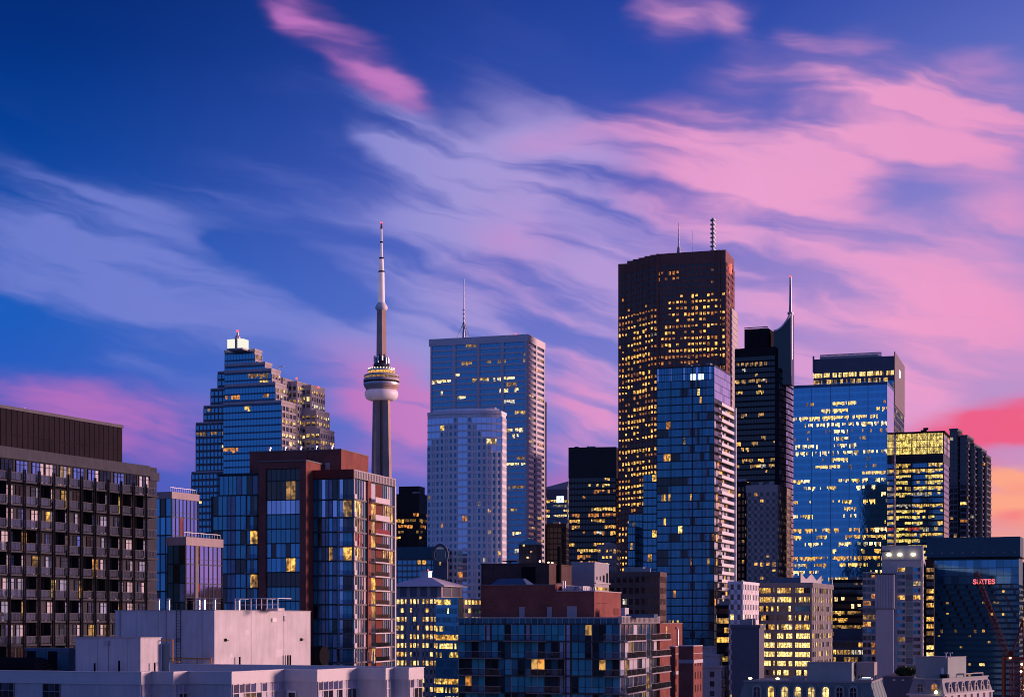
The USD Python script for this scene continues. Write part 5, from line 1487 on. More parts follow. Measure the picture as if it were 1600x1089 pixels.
    # planters and awnings out on the balconies
    r = random.Random(9)
    for n in range(46):
        k, i = r.randint(0, 8), r.randint(0, nb - 1)
        s = bay0 + bw * i + r.uniform(.5, 2.3); zf = slabs[k]
        o = r.uniform(.9, 1.2); w = r.uniform(.2, .45); h = r.uniform(.35, .7)
        m = r.choice(['taupe', 'teal_panel', 'dark_red', 'grey_panel', 'loft_dark', 'rail_white'])
        p = b.part('planter', MB().fbox(S, s - w / 2, s + w / 2, zf + .002, zf + h, o - .18, o + .18), m)
        if r.random() < .5:
            q = S.at(s, o)
            ball = trimesh.creation.icosphere(1, 1.0); ball.vertices *= (1 + .35 * (np.random.default_rng(n).random((len(ball.vertices), 1)) - .5))
            ball.apply_scale([w * .7, w * .7, r.uniform(.25, .5)]); ball.apply_translation([q[0], q[1], zf + h + .2])
            b.part('plant', MB().tm(ball), 'leaf', p)
    # chairs and tables out on the balconies
    r = random.Random(3)
    spots = [(2, 5), (2, 8), (3, 3), (3, 8), (1, 8), (4, 2), (4, 5), (4, 9), (5, 1), (5, 7), (6, 2), (6, 4), (7, 5), (7, 0), (2, 10), (3, 10), (5, 9)]
    first = None
    for n, (k, i) in enumerate(spots):
        s = bay0 + bw * i + r.uniform(.8, 2.0)
        w = b.world(S.at(s, .95)); zf = slabs[k]
        path = '/World/' + numbered('', 'balcony_chair')
        x = UsdGeom.Xform.Define(stage, path)
        x.AddTranslateOp().Set(Gf.Vec3d(float(w[0]), float(w[1]), float(zf))); x.AddRotateZOp().Set(r.uniform(0, 360))
        word = ('first', 'second', 'third', 'fourth', 'fifth', 'sixth', 'seventh', 'eighth', 'ninth', 'tenth', 'eleventh', 'twelfth')
        tag(x.GetPrim(), f'pale folding chair on loft block balcony, {word[k]} row from top, {word[i]} bay from left', 'chair', 'chairs on the loft balconies')
        if first is None:
            first = path
            P = lambda nm, mb: usdkit.mesh(stage, path + '/' + numbered(path, nm), mb.get(), M('rail_white'))
            P('seat', MB().box(-.25, .25, -.25, .25, .42, .47)); P('backrest', MB().box(-.25, .25, .22, .27, .50, .95))
            for xx in (-.22, .22):
                P('leg', MB().tube([[xx, -.22, 0], [xx, -.2, .42]], .025, 5)); P('leg', MB().tube([[xx, .25, 0], [xx, .24, .95]], .025, 5))
        else:
            x.GetPrim().GetReferences().AddInternalReference(first); x.GetPrim().SetInstanceable(True)


loft_block()


def mirror_block():
    b = Thing('mirror_glass_block', 'stepped glass block mirroring lilac sky, between the loft block and brick condo', 'building', 268, 264, 24)
    for k, (u0, uc, u1, d, v, fd) in enumerate([(233, 268, 308.5, 264, 768, 7), (262, 290, 346, 256, 838.5, 5)]):
        z1 = EYE + (HZ - v) * d / F
        bl = Block(b, u0, uc, u1, d, z1, 0)
        hd = 1.05 if k == 0 else 1.25
        fh = 2.85
        n = 11 if k == 0 else 8
        zt = z1 - hd
        zl = zt - n * fh
        # right side: lilac mirror, in pairs of narrow panes
        nb = 7 if k == 0 else 8
        r = random.Random(40 + k)
        def fs(j, i):
            if (k == 1 and i == 2 and j % 2) or (k == 0 and i == 2 and j == n - 2): return 'lit_red' if j > n - 4 else 'glass_bronze'
            return 'glass_mirror' if r.random() < .9 else 'glass_pale'
        facade(b, bl.S, zl, zt, nb, n, d, pier=.10, pd=.14, sill=.16, sd=.10, lit=fs, glass='glass_mirror', mull=0)
        for j in range(n + 1):
            if j % 1 == 0: b.wall.fbox(bl.S, -.02, bl.R + .02, zl + j * fh + .8, zl + j * fh + .86, 0, .10)
        if k == 1: b.part('pilaster', MB().fbox(bl.S, bl.R * .24, bl.R * .31, 10, zt, 0, .22), 'slab_grey')
        facade(b, bl.F, zl, zt, 4 if k == 0 else 3, n, d, pier=.10, pd=.14, sill=.2, sd=.10, lit=lambda j, i: ('glass_black' if r.random() < .14 else ('curtain_blue' if r.random() < .08 else None)), glass='glass_blue')
        b.part('cornice', MB().box(bl.x0 - .15, bl.x1 + .25, bl.y0 - .25, bl.y1 + .15, zt + .01, z1), 'taupe')
        rl = MB()
        for q in range(14): rl.box(bl.x1 - .3, bl.x1 - .24, bl.y0 + bl.R * q / 13 - .02, bl.y0 + bl.R * q / 13 + .02, z1, z1 + .7)
        rl.box(bl.x1 - .31, bl.x1 - .23, bl.y0, bl.y1, z1 + .66, z1 + .74)
        b.part('roof_railing', rl, 'pale_metal')
    b.finish('dark_frame', 7.0)


mirror_block()


def brick_condo():
    d = 340
    b = Thing('brick_glass_condo', 'red brick and teal glass condo with a brick penthouse, in front of the needle tower', 'apartment building', 551, d, 16)
    Z = b.zv
    fhs = [747, 780, 808] + [808 + 22.7 * k for k in range(1, 12)]
    zr = Z(735.5)
    V1 = Block(b, 468, 551, 615.5, d, zr, 0)
    F1, S1 = V1.F, V1.S
    sf = lambda u: b.xu(u, V1.y0) - V1.x0
    ss = lambda u: b.yu(u, V1.x1) - V1.y0
    b.part('brick_band', MB().fbox(F1, -.1, F1.len + .35, Z(747), zr + .3, 0, .35), 'red_panel')
    b.part('metal_band', MB().fbox(S1, .0, S1.len + .3, Z(746), zr + .3, 0, .35), 'frame_light')
    for k in range(26): b.part('band_rib', MB().fbox(S1, .3 + S1.len * k / 26, .42 + S1.len * k / 26, Z(745.5), zr + .1, .36, .46), 'slab_grey')
    rng = random.Random(21)
    lit_s = {0: {}, 1: {'a': 'lit_warm', 'b': 'lit_gold', 'd': 'lit_gold'}, 2: {'a': 'lit_dim', 'b': 'lit_dim'}, 3: {'a': 'lit_red', 'b': 'lit_gold'}, 4: {'a': 'lit_gold', 'c': 'lit_gold', 'd': 'lit_gold'}, 6: {'b': 'lit_gold'}, 7: {}}
    for j in range(len(fhs) - 1):
        zt, zb = Z(fhs[j]), Z(fhs[j + 1])
        r = random.Random(j * 17 + 3)
        b.part('slab_edge', MB().fbox(F1, sf(490), sf(530), zb - .14, zb + .14, 0, .22), 'dark_frame')
        # front glass: tall panes, some with pale blue blinds
        edges = [490, 497, 503, 509, 514, 520, 527, 530.4]
        kinds = ['glass_teal', 'glass_teal', 'curtain_blue', 'curtain_blue', 'glass_navy', 'curtain_blue', 'glass_teal'] if j > 1 else ['glass_teal', 'glass_teal', 'glass_pale', 'curtain_blue', 'curtain_blue', 'glass_pale', 'glass_teal']
        for a, c, m in zip(edges[:-1], edges[1:], kinds):
            if r.random() < .18: m = 'glass_black'
            if j == 4 and a == 514: m = 'lit_gold'
            b.pane('lit_window' if m.startswith('lit') else 'window', m, F1, sf(a) + .05, sf(c) - .05, zb + .16, zt - .16, 0, .06, 9)
            b.part('mullion', MB().fbox(F1, sf(a) - .04, sf(a) + .04, zb, zt, 0, .16), 'dark_frame')
        # corner balcony
        m = {1: 'lit_dim', 4: 'lit_gold'}.get(j) or r.choice(['glass_black', 'glass_dark', 'glass_teal'])
        for a, c in ((531, 536), (536.5, 543), (543.5, 550)):
            b.pane('lit_window' if m.startswith('lit') else 'window', m if a > 532 else 'glass_pale', F1, sf(a), sf(c), zb + .16, zt - .2, 0, .06, 9)
        b.part('balcony_slab', MB().fbox(F1, sf(530), F1.len + .9, zb - .12, zb + .10, 0.23, 1.2), 'slab_grey')
        b.part('balcony_rail', MB().fbox(F1, sf(530) + .1, F1.len + .8, zb + .12, zb + 1.02, 1.12, 1.17), 'rail_glass')
        b.part('balcony_return', MB().fbox(S1, -.9, .3, zb + .12, zb + 1.02, .78, .83), 'rail_white')
        # left recess with brick balconies
        b.pane('recess_window', 'glass_black' if j % 3 else 'glass_bronze', F1, sf(478.5), sf(489), zb + .16, zt - .2, 0, .05, 9)
        b.part('balcony_slab', MB().fbox(F1, sf(476), sf(489.6), zb - .12, zb + .10, .06, 1.5), 'slab_grey')
        b.part('balcony_rail', MB().fbox(F1, sf(477), sf(489.4), zb + .12, zb + 1.0, 1.42, 1.47), 'rail_glass')
        # right side
        L = lit_s.get(j, {})
        b.part('slab_edge', MB().fbox(S1, 0.31, S1.len, zb - .16, zb + .16, 0, .25), 'slab_grey')
        for nm, ua, uc, n in (('a', 553, 563, 3), ('e', 564, 571, 2), ('d', 597, 613, 5)):
            for q in range(n):
                a, c = ss(ua + (uc - ua) * q / n), ss(ua + (uc - ua) * (q + 1) / n)
                m = L.get(nm) or r.choice(['glass_pale', 'glass_navy', 'glass_dark', 'curtain', 'glass_teal'])
                if nm == 'e' and q == 0: m = 'glass_mirror'
                b.pane('lit_window' if m.startswith('lit') else 'window', m, S1, a + .06, c - .06, zb + .2, zt - .2, 0, .06, 9)
                b.part('mullion', MB().fbox(S1, a - .07, a + .07, zb + .17, zt - .17, 0, .2), 'frame_light')
        m = L.get('b') or r.choice(['glass_dark', 'curtain', 'lit_dim', 'glass_bronze'])
        a, c = ss(577), ss(586)
        b.pane('lit_window' if m.startswith('lit') else 'window', m, S1, a, c, zb + .2, zt - .25, 0, .06, 9)
        b.part('recess_panel', MB().fbox(S1, ss(586.5), ss(596), zb + .17, zt - .17, 0, .12), 'red_panel')
        b.part('balcony_slab', MB().fbox(S1, ss(574), ss(597), zb - .12, zb + .12, .26, 1.8), 'rail_white')
        b.part('balcony_rail', MB().fbox(S1, ss(574) + .1, ss(597) - .1, zb + .14, zb + 1.0, 1.7, 1.76), 'dark_red' if j == 2 else ('rail_white' if j < 2 else 'rail_glass'))
    b.part('brick_pier', MB().fbox(S1, ss(571.5), ss(576.5), 0, Z(746), 0, .5), 'red_brick')
    b.part('corner_strip', MB().fbox(S1, S1.len - .25, S1.len + .25, 0, Z(746), .01, .4), 'white_paint')
    b.part('corner_strip', MB().fbox(S1, -.02, .3, 0, Z(747), 0, .3), 'frame_light')
    # projecting glass bay framed in brick
    yb = -3.9
    d2 = b.depth([b.xu(478, yb), yb])
    zr2 = EYE + (HZ - 720) * d2 / F
    V2 = Block(b, 404, 478, 494, d2, zr2, 0, build=False, depth=9)
    b.part('brick_frame', MB().box(V2.x0, b.xu(415, yb), V2.y0, V2.y1, 0, zr2).box(b.xu(468, yb), V2.x1, V2.y0, V2.y1, 0, zr2).box(b.xu(415, yb) + .002, b.xu(468, yb) - .002, V2.y0, V2.y1, EYE + (HZ - 731) * d2 / F, zr2 - .002), 'red_brick')
    b.part('coping', MB().box(V2.x0 - .2, V2.x1 + .2, V2.y0 - .2, V2.y1 + .2, zr2, zr2 + .22), 'slab_grey')
    xa, xc = b.xu(415, yb), b.xu(468, yb)
    b.part('bay_core', MB().box(xa, xc, V2.y0 + .5, V2.y1 - .2, 0, EYE + (HZ - 731) * d2 / F - .01), 'dark_frame')
    gf = Face([xa, V2.y0 + .5], [1, 0], [0, -1], xc - xa)
    vs = [731, 750] + [780 + 22.7 * k for k in range(0, 13)]
    cls = ['glass_black', 'glass_bronze', 'glass_pale', 'glass_teal', 'glass_teal', 'glass_navy', 'glass_navy', 'glass_black', 'glass_teal', 'glass_teal', 'glass_navy', 'glass_teal', 'glass_navy', 'glass_teal']
    for j in range(len(vs) - 1):
        zt, zb = EYE + (HZ - vs[j]) * d2 / F, EYE + (HZ - vs[j + 1]) * d2 / F
        n = 7
        for q in range(n):
            m = cls[j]
            if j == 6 and q in (4, 5): m = 'lit_gold'
            if j == 1 and q in (4, 5): m = 'lit_dim'
            if j in (5, 7) and q % 3 == 1: m = 'glass_black'
            b.pane('lit_window' if m.startswith('lit') else 'window', m, gf, gf.len * q / n + .04, gf.len * (q + 1) / n - .04, zb + .12, zt - .12, 0, .06, 9)
            b.part('mullion', MB().fbox(gf, gf.len * q / n - .03, gf.len * q / n + .03, zb, zt, 0, .14), 'dark_frame')
        b.part('slab_edge', MB().fbox(gf, 0, gf.len, zb - .11, zb + .11, 0, .2), 'dark_frame')
    f2 = V2.S
    for j in range(2, len(vs) - 1):
        zt, zb = EYE + (HZ - vs[j]) * d2 / F, EYE + (HZ - vs[j + 1]) * d2 / F
    # left glass volume with recessed balconies
    zr3 = EYE + (HZ - 741) * (d + 14) / F
    yl = .6
    d3 = b.depth([b.xu(404, yl), yl])
    V3 = Block(b, 341, 403.8, 420, d3, EYE + (HZ - 741) * d3 / F, 0, depth=10)
    V4 = Block(b, 331, 386, 404, d3 - .6, EYE + (HZ - 774) * (d3 - .6) / F, 0, build=False, depth=10)
    f3 = V3.F
    s3 = lambda u: b.xu(u, V3.y0) - V3.x0
    vs3 = [742, 773] + [805 + 22.7 * k for k in range(0, 10)]
    for j in range(len(vs3) - 1):
        zt, zb = EYE + (HZ - vs3[j]) * d3 / F, EYE + (HZ - vs3[j + 1]) * d3 / F
        r = random.Random(j + 60)
        us = [333, 341, 348, 355, 361, 368, 376, 384.5] if j else [343, 350, 357, 364, 370, 378, 386, 395, 403]
        for a, c in zip(us[:-1], us[1:]):
            m = r.choice(['glass_teal', 'glass_teal', 'glass_navy', 'glass_black', 'glass_teal'])
            if 354 < a < 362 and j: m = 'curtain_blue'
            if j == 0 and a in (370, 395): m = 'curtain_blue'
            b.pane('window', m, f3, s3(a) + .05, s3(c) - .05, zb + .14, zt - .14, 0.0, .06, 9)
            b.part('mullion', MB().fbox(f3, s3(a) - .035, s3(a) + .035, zb, zt, 0, .15), 'dark_frame')
        b.part('slab_edge', MB().fbox(f3, s3(us[0]), s3(403.5), zb - .12, zb + .12, 0, .22), 'dark_frame')
        if j:
            m = {3: 'lit_gold', 6: 'lit_gold'}.get(j)
            for a, c in ((386.5, 391), (391.5, 396), (396.5, 402)):
                mm = m if (m and a > 391) else r.choice(['glass_black', 'glass_dark', 'glass_navy'])
                b.pane('lit_window' if mm.startswith('lit') else 'window', mm, f3, s3(a), s3(c), zb + .14, zt - .2, 0, .05, 9)
            b.part('balcony_slab', MB().fbox(f3, s3(385.5), s3(403.6), zb - .1, zb + .1, .23, 1.3), 'slab_grey')
            b.part('balcony_rail', MB().fbox(f3, s3(386), s3(403.4), zb + .12, zb + 1.0, 1.22, 1.27), 'rail_glass')
    b.wall.box(V3.x0 - 1.6, V3.x0 - .001, V3.y0 + .002, V3.y1, 0, EYE + (HZ - 774) * d3 / F)
    b.part('coping', MB().box(V3.x0 - .2, V3.x1, V3.y0 - .3, V3.y1, V3.z1, V3.z1 + .25), 'dark_frame')
    # brick penthouse
    yp = 5.0
    dp = b.depth([b.xu(533, yp), yp])
    P = Block(b, 390, 533, 575.5, dp, EYE + (HZ - 702.5) * dp / F, zr - 1, build=False)
    b.part('penthouse', MB().box(P.x0, P.x1, P.y0, P.y1, zr - 1, P.z1), 'red_brick')
    b.part('penthouse_coping', MB().box(P.x0 - .15, P.x1 + .15, P.y0 - .15, P.y1 + .15, P.z1, P.z1 + .2), 'slab_grey')
    b.part('penthouse_pilaster', MB().fbox(P.F, P.L * .60, P.L * .635, zr, P.z1 - .01, 0, .3), 'red_brick')
    b.part('penthouse_door', MB().fbox(P.F, P.L * .83, P.L * .88, zr, zr + 2.2, .01, .1), 'grey_metal')
    for k in range(5):
        b.part('roof_vent', MB().lathe([[0, 0], [.3, 0], [.3, .8], [.45, .8], [.45, 1.1], [0, 1.2]], (P.x0 + 3 + k * 3.4, P.y0 + 3, P.z1 + .1), 8), 'pale_metal')
    b.finish('dark_frame', 7.0)


brick_condo()


def blue_condo():
    d = 287
    b = Thing('blue_glass_condo', 'low wide teal glass condo with balconies and a red brick penthouse, bottom centre', 'apartment building', 968, d, 17)
    Z = b.zv
    z1 = Z(964.5)
    bl = Block(b, 717, 968, 1026, d, z1, 0)
    Fc, S = bl.F, bl.S
    fh = 2.9
    zt0 = z1 - 1.05
    fb = lambda x: x / 1185.0 * bl.L      # the zoom's own columns from the left edge of the front
    n = 24
    # top glass band and its mullions
    for k in range(26):
        b.part('parapet_glass', MB().fbox(Fc, bl.L * k / 26 + .04, bl.L * (k + 1) / 26 - .04, zt0 + .12, z1 - .12, .0, .07), 'pane_navy')
        b.part('mullion', MB().fbox(Fc, bl.L * k / 26 - .035, bl.L * k / 26 + .035, zt0, z1, 0, .16), 'frame_light')
    b.part('roof_edge', MB().box(bl.x0 - .15, bl.x1 + .15, bl.y0 - .2, bl.y1 + .15, z1 - .1, z1 + .08), 'frame_light')
    b.part('metal_band', MB().fbox(S, -1.0, bl.R + .2, z1 - .95, z1 + .25, .02, .6), 'frame_light')
    for k in range(30): b.part('band_rib', MB().fbox(S, -.9 + (bl.R + .9) * k / 30, -.75 + (bl.R + .9) * k / 30, z1 - .85, z1 + .1, .61, .70), 'slab_grey')
    lit = {(2, 11): 'lit_dim', (2, 12): 'lit_amber', (3, 1): 'lit_amber', (2, 21): 'lit_dim', (0, 19): 'lit_dim', (2, 20): 'pane_dark'}
    white = {0: (4, 10, 16, 19), 1: (16, 15), 2: (16,), 3: (16, 15), 4: (16,), 5: (16,)}
    tealrow = {0: {0, 1, 2, 3, 5, 6, 8, 9, 11, 12, 13, 14, 15}, 1: {8, 17, 18}, 2: {2, 3, 17, 18, 19, 21}, 3: {8, 9, 11, 12, 18, 19, 20, 21}, 4: {1, 2, 17, 18}, 5: {5, 6, 12}}
    for j in range(8):
        zt = zt0 - fh * j; zb = zt - fh
        r = random.Random(j * 7 + 5)
        for i in range(n):
            m = lit.get((j, i))
            if not m:
                if i in white.get(j, (16,)): m = 'pane_blind'
                elif i in tealrow.get(j, {3, 9, 17}): m = 'pane_teal'
                else: m = r.choice(['pane_dark', 'pane_navy', 'pane_navy', 'pane_teal', 'pane_dark'])
            a, c = bl.L * i / n, bl.L * (i + 1) / n
            if m == 'pane_blind': a, c = a + .25, c - .25
            if i > 21: c = bl.L * (i + 1) / n
            zc = zb + 1.0
            b.pane('lit_window' if m.startswith('lit') else 'window', m, Fc, a + .05, c - .05, zc + .04, zt - .18, 0, .06, 10)
            b.pane('lower_pane', 'pane_teal' if m == 'pane_teal' else ('pane_dark' if m.startswith('lit') else m), Fc, a + .05, c - .05, zb + .12, zc - .04, 0, .06, 9)
            b.part('mullion', MB().fbox(Fc, bl.L * i / n - .04, bl.L * i / n + .04, zb + .1, zt - .1, 0, .15), 'frame_light' if i % 4 == 0 else 'dark_frame')
        b.part('slab_edge', MB().fbox(Fc, 0, bl.L, zb - .16, zb + .1, 0, .2), 'dark_frame')
        segs = {0: [(0, 185), (355, 670), (1085, 1185)], 1: [(10, 340), (525, 790), (1085, 1185)], 2: [(10, 340), (525, 790), (1085, 1185)], 3: [(10, 335), (525, 790), (1085, 1185)]}.get(j, [(10, 335), (525, 790), (1085, 1185)])
        for a, c in segs:
            a, c = fb(a), fb(c) + (1.2 if c > 1180 else 0)
            b.part('balcony_slab', MB().fbox(Fc, a, c, zb - .12, zb + .09, .21, 1.6), 'slab_grey')
            m = max(1, round((c - a) / 1.9))
            for q in range(m):
                b.part('balcony_rail', MB().fbox(Fc, a + (c - a) * q / m + .05, a + (c - a) * (q + 1) / m - .05, zb + .12, zb + 1.08, 1.50, 1.55), 'rail_glass')
            b.part('handrail', MB().fbox(Fc, a, c, zb + 1.09, zb + 1.14, 1.48, 1.57), 'frame_light')
        # right side: framed glass behind a wrap-round balcony
        m = 9
        for i in range(m):
            a, c = bl.R * i / m, bl.R * (i + 1) / m
            mm = r.choice(['glass_dark', 'glass_pale', 'curtain', 'glass_navy', 'glass_dark'])
            if (j, i) in ((1, 2), (3, 6), (2, 1), (4, 5)): mm = 'lit_dim'
            b.pane('lit_window' if mm.startswith('lit') else 'window', mm, S, a + .08, c - .08, zb + .14, zt - .2, 0, .06, 10)
            b.part('mullion', MB().fbox(S, a - .06, a + .06, zb + .1, zt - .1, 0, .2), 'white_paint' if i % 3 == 0 else 'frame_light')
        b.part('slab_edge', MB().fbox(S, 0, bl.R, zb - .16, zb + .1, 0, .2), 'slab_grey')
        if j < 8:
            b.part('balcony_slab', MB().fbox(S, -1.2, bl.R * .45, zb - .12, zb + .09, .21, 1.7), 'frame_light')
            b.part('balcony_slab', MB().fbox(S, bl.R * .55, bl.R + 3.0, zb - .12, zb + .09, .21, 2.1), 'frame_light')
            for a, c, o in ((-1.2, bl.R * .45, 1.62), (bl.R * .55, bl.R + 3.0, 2.02)):
                for q in range(4):
                    b.part('balcony_rail', MB().fbox(S, a + (c - a) * q / 4 + .05, a + (c - a) * (q + 1) / 4 - .05, zb + .12, zb + 1.08, o - .05, o), 'rail_glass')
                b.part('handrail', MB().fbox(S, a, c, zb + 1.09, zb + 1.14, o - .07, o + .02), 'frame_light')
    b.part('rear_wall', MB().box(bl.x1 - 8, bl.x1 + .6, bl.y1 + .02, bl.y1 + 5, 0, z1 - 1), 'red_brick')
    # penthouse
    yp = 3.5
    dp = b.depth([b.xu(928.5, yp), yp])
    zp = EYE + (HZ - 923.5) * dp / F
    P = Block(b, 751, 928.5, 970, dp, zp, z1, build=False)
    b.part('penthouse', MB().box(P.x0, P.x1, P.y0, P.y1, z1 + .05, zp - 1e-3), 'red_brick')
    xs = b.xu(868, yp)
    zhi = EYE + (HZ - 913.5) * dp / F
    b.part('penthouse_upper', MB().box(P.x0, xs, P.y0 + .002, P.y1, zp, zhi), 'red_brick')
    b.part('coping', MB().box(P.x0 - .12, xs + .1, P.y0 - .12, P.y1, zhi, zhi + .15), 'slab_grey')
    b.part('coping', MB().box(xs + .12, P.x1 + .12, P.y0 - .12, P.y1 + .1, zp, zp + .15), 'frame_light')
    for ua, uc, h in ((811.5, 820, 1.85), (855, 862.5, 1.85), (886, 901.5, 1.95)):
        b.part('service_door', MB().fbox(P.F, b.xu(ua, yp) - P.x0, b.xu(uc, yp) - P.x0, z1 + .08, z1 + h, .01, .1), 'grey_panel')
    b.part('louvre', MB().fbox(P.S, P.R * .72, P.R * .92, z1 + .5, z1 + 1.7, .01, .08), 'red_panel')
    for k in range(6):
        b.part('vent_hole', MB().fbox(P.S, P.R * (.10 + .07 * k), P.R * (.115 + .07 * k), zp - 2.05, zp - 1.9, .01, .05), 'black_steel')
    b.part('roof_box', MB().box(xs + .3, b.xu(911, yp + 3), yp + 3, yp + 8, zp, zhi - .1), 'white_stucco')
    for u in (878.5, 882.5):
        x = b.xu(u, yp + 1)
        b.part('flue', MB().tube([[x, yp + 1.2, zp], [x, yp + 1.2, EYE + (HZ - 907) * dp / F]], .11, 8), 'pale_metal')
    b.part('roof_hatch', MB().lathe([[0, 0], [1.1, 0], [.5, .75], [0, .8]], (b.xu(901, yp + 1), yp + 1.6, zp + .1), 8), 'grey_metal')
    for k in range(7):
        x = b.xu(914 + k * 2.6, yp + 2)
        b.part('rail_post', MB().box(x - .05, x + .05, yp + 1.9, yp + 2, zp, zp + .7), 'white_paint')
    # blue skylight on the left of the roof
    x0, x1 = b.xu(768, yp + 2), b.xu(826, yp + 2)
    zk = EYE + (HZ - 902) * dp / F
    v = [[x0, yp + 1, zhi + .1], [x1, yp + 1, zhi + .1], [x1, yp + 6, zhi + .1], [x0, yp + 6, zhi + .1], [x0 + 1.2, yp + 2.6, zk], [x1 - 1.2, yp + 2.6, zk], [x1 - 1.2, yp + 4.4, zk], [x0 + 1.2, yp + 4.4, zk]]
    b.part('skylight', (np.array(v), BOXF), 'blue_metal')
    b.part('stair_box', MB().box(b.xu(970, 6), b.xu(976.5, 6), 6, 9, z1, EYE + (HZ - 949) * dp / F), 'white_stucco')
    b.part('roof_box', MB().box(b.xu(978, 7), b.xu(1022, 7), 7, 10, z1, z1 + .6), 'blue_metal')
    b.finish('dark_frame', 8.0)


blue_condo()


def red_brick_block():
    d = 470
    b = Thing('red_brick_block', 'red brick block with pale stone bands and bright wall light, beside the blue condo', 'building', 1033, d, 20)
    blocks = []
    for k, (u0, uc, u1, dd, v, dp) in enumerate([(1020, 1033, 1066, 470, 974, None), (1047, 1052, 1066, 448, 1010.5, None), (1060, 1083.5, 1097.5, 440, 1009.5, None)]):
        zk = EYE + (HZ - v) * dd / F
        w = Block(b, u0, uc, u1, dd, zk, 0)
        blocks.append(w)
        b.part('coping', MB().box(w.x0 - .12, w.x1 + .12, w.y0 - .12, w.y1 + .12, zk, zk + .25), 'white_stucco' if k else 'slab_grey')
        if k:
            for dz in (1.9, ):
                b.part('stone_band', MB().fbox(w.S, -.1, w.R + .1, zk - dz, zk - dz + .16, 0, .12), 'white_stucco')
            zb_ = EYE + (HZ - (1051 if k == 1 else 1033)) * dd / F
            b.part('stone_band', MB().fbox(w.S, -.12, w.R + .1, zb_ - .45, zb_ + .45, 0, .15), 'white_stucco')
            if k == 2: b.part('stone_band', MB().fbox(w.F, .1, w.L, zb_ - .45, zb_ + .45, 0, .15), 'grey_panel')
            n = 2 if k == 1 else 3
            for j in range(6):
                z = zk - 3.2 - j * 3.3
                for i in range(n):
                    s = w.R * (i + .7) / (n + .4)
                    b.pane('window', 'glass_bronze', w.S, s - .45, s + .45, z - 1.7, z, .0, .05, 8)
                    b.part('sill', MB().fbox(w.S, s - .55, s + .55, z - 1.85, z - 1.71, 0, .12), 'red_panel')
        else:
            s = w.R * .24
            b.part('lit_stair_window', MB().fbox(w.S, s - .45, s + .45, zk - 2.9, zk - .8, 0, .08), 'lit_full')
            b.part('wall_lamp', MB().fbox(w.S, s - .55, s + .75, zk - 3.9, zk - 3.05, .05, .35), 'glow_white')
            for j in range(5):
                b.part('lit_slit', MB().fbox(w.S, s - .06, s + .1, zk - 8.3 - 4.5 * j, zk - 7 - 4.5 * j, 0, .05), 'lit_gold')
            b.part('flue', MB().tube([list(w.S.at(w.R * .72, .4)) + [zk - 6.8], list(w.S.at(w.R * .72, .4)) + [zk - 1.6], list(w.S.at(w.R * .66, .4)) + [zk - 1.0]], .22, 8), 'pale_metal')
            b.part('stone_block', MB().fbox(w.S, w.R * .40, w.R * .52, zk - 7.0, zk - 6.2, 0, .4), 'white_stucco')
            b.part('stone_block', MB().fbox(w.S, w.R * .40, w.R * .52, zk - 12.6, zk - 11.7, 0, .4), 'white_stucco')
            for q, (a, m) in enumerate(((.55, 'lit_dim'), (.72, 'lit_warm'), (.95, 'lit_gold'))):
                b.part('roof_lamp', MB().fbox(w.S, w.R * a - .25, w.R * a + .25, zk + .3, zk + .9, -1.2, -.8), m)
    b.finish('red_brick', 7.0)
    c = Thing('white_stone_house', 'small white stone building with stepped upper floors and rows of tall windows', 'building', 1125.5, 600, 22)
    for k, (u0, uc, u1, dd, v, n) in enumerate([(1092, 1125.5, 1159.5, 600, 1041, 3), (1096, 1123, 1147.5, 606, 1022.5, 1), (1098, 1125.5, 1131.5, 612, 1010, 0)]):
        zk = EYE + (HZ - v) * dd / F
        w = Block(c, u0, uc, u1, dd, zk, 0)
        c.part('cornice', MB().box(w.x0 - .5, w.x1 + .5, w.y0 - .5, w.y1 + .5, zk - .35, zk + .15), 'white_stucco')
        if n:
            nb = 7
            for j in range(n + 2):
                z = zk - 1.6 - j * 3.35
                for i in range(nb):
                    s = w.R * (i + .5) / nb
                    c.pane('window', 'glass_dark', w.S, s - .62, s + .62, z - 2.1, z, .0, .04, 9)
                    c.part('pilaster', MB().fbox(w.S, w.R * i / nb - .28, w.R * i / nb + .28, z - 2.7, z + .3, 0, .3), 'white_stucco')
                    if k == 0: c.part('planter_box', MB().fbox(w.S, s - .7, s + .7, z - 2.55, z - 2.15, .05, .5), 'teal_panel')
                if k == 0:
                    c.part('floor_band', MB().fbox(w.S, -.2, w.R + .2, z - 3.0, z - 2.72, 0, .35), 'white_stucco')
                    s = w.L * .62
                    c.pane('window', 'glass_dark', w.F, s - .8, s + .8, z - 2.0, z - .1, .0, .05, 9)
                    c.part('window_surround', MB().fbox(w.F, s - 1.0, s + 1.0, z - 2.3, z - 2.02, 0, .2), 'white_stucco')
    c.part('antenna', MB().tube([[c.xu(1111, 4), 4, c.zv(1030)], [c.xu(1111, 4), 4, c.zv(1008)]], .15, 6), 'pale_metal')
    c.finish('white_stucco', 7.0)


red_brick_block()


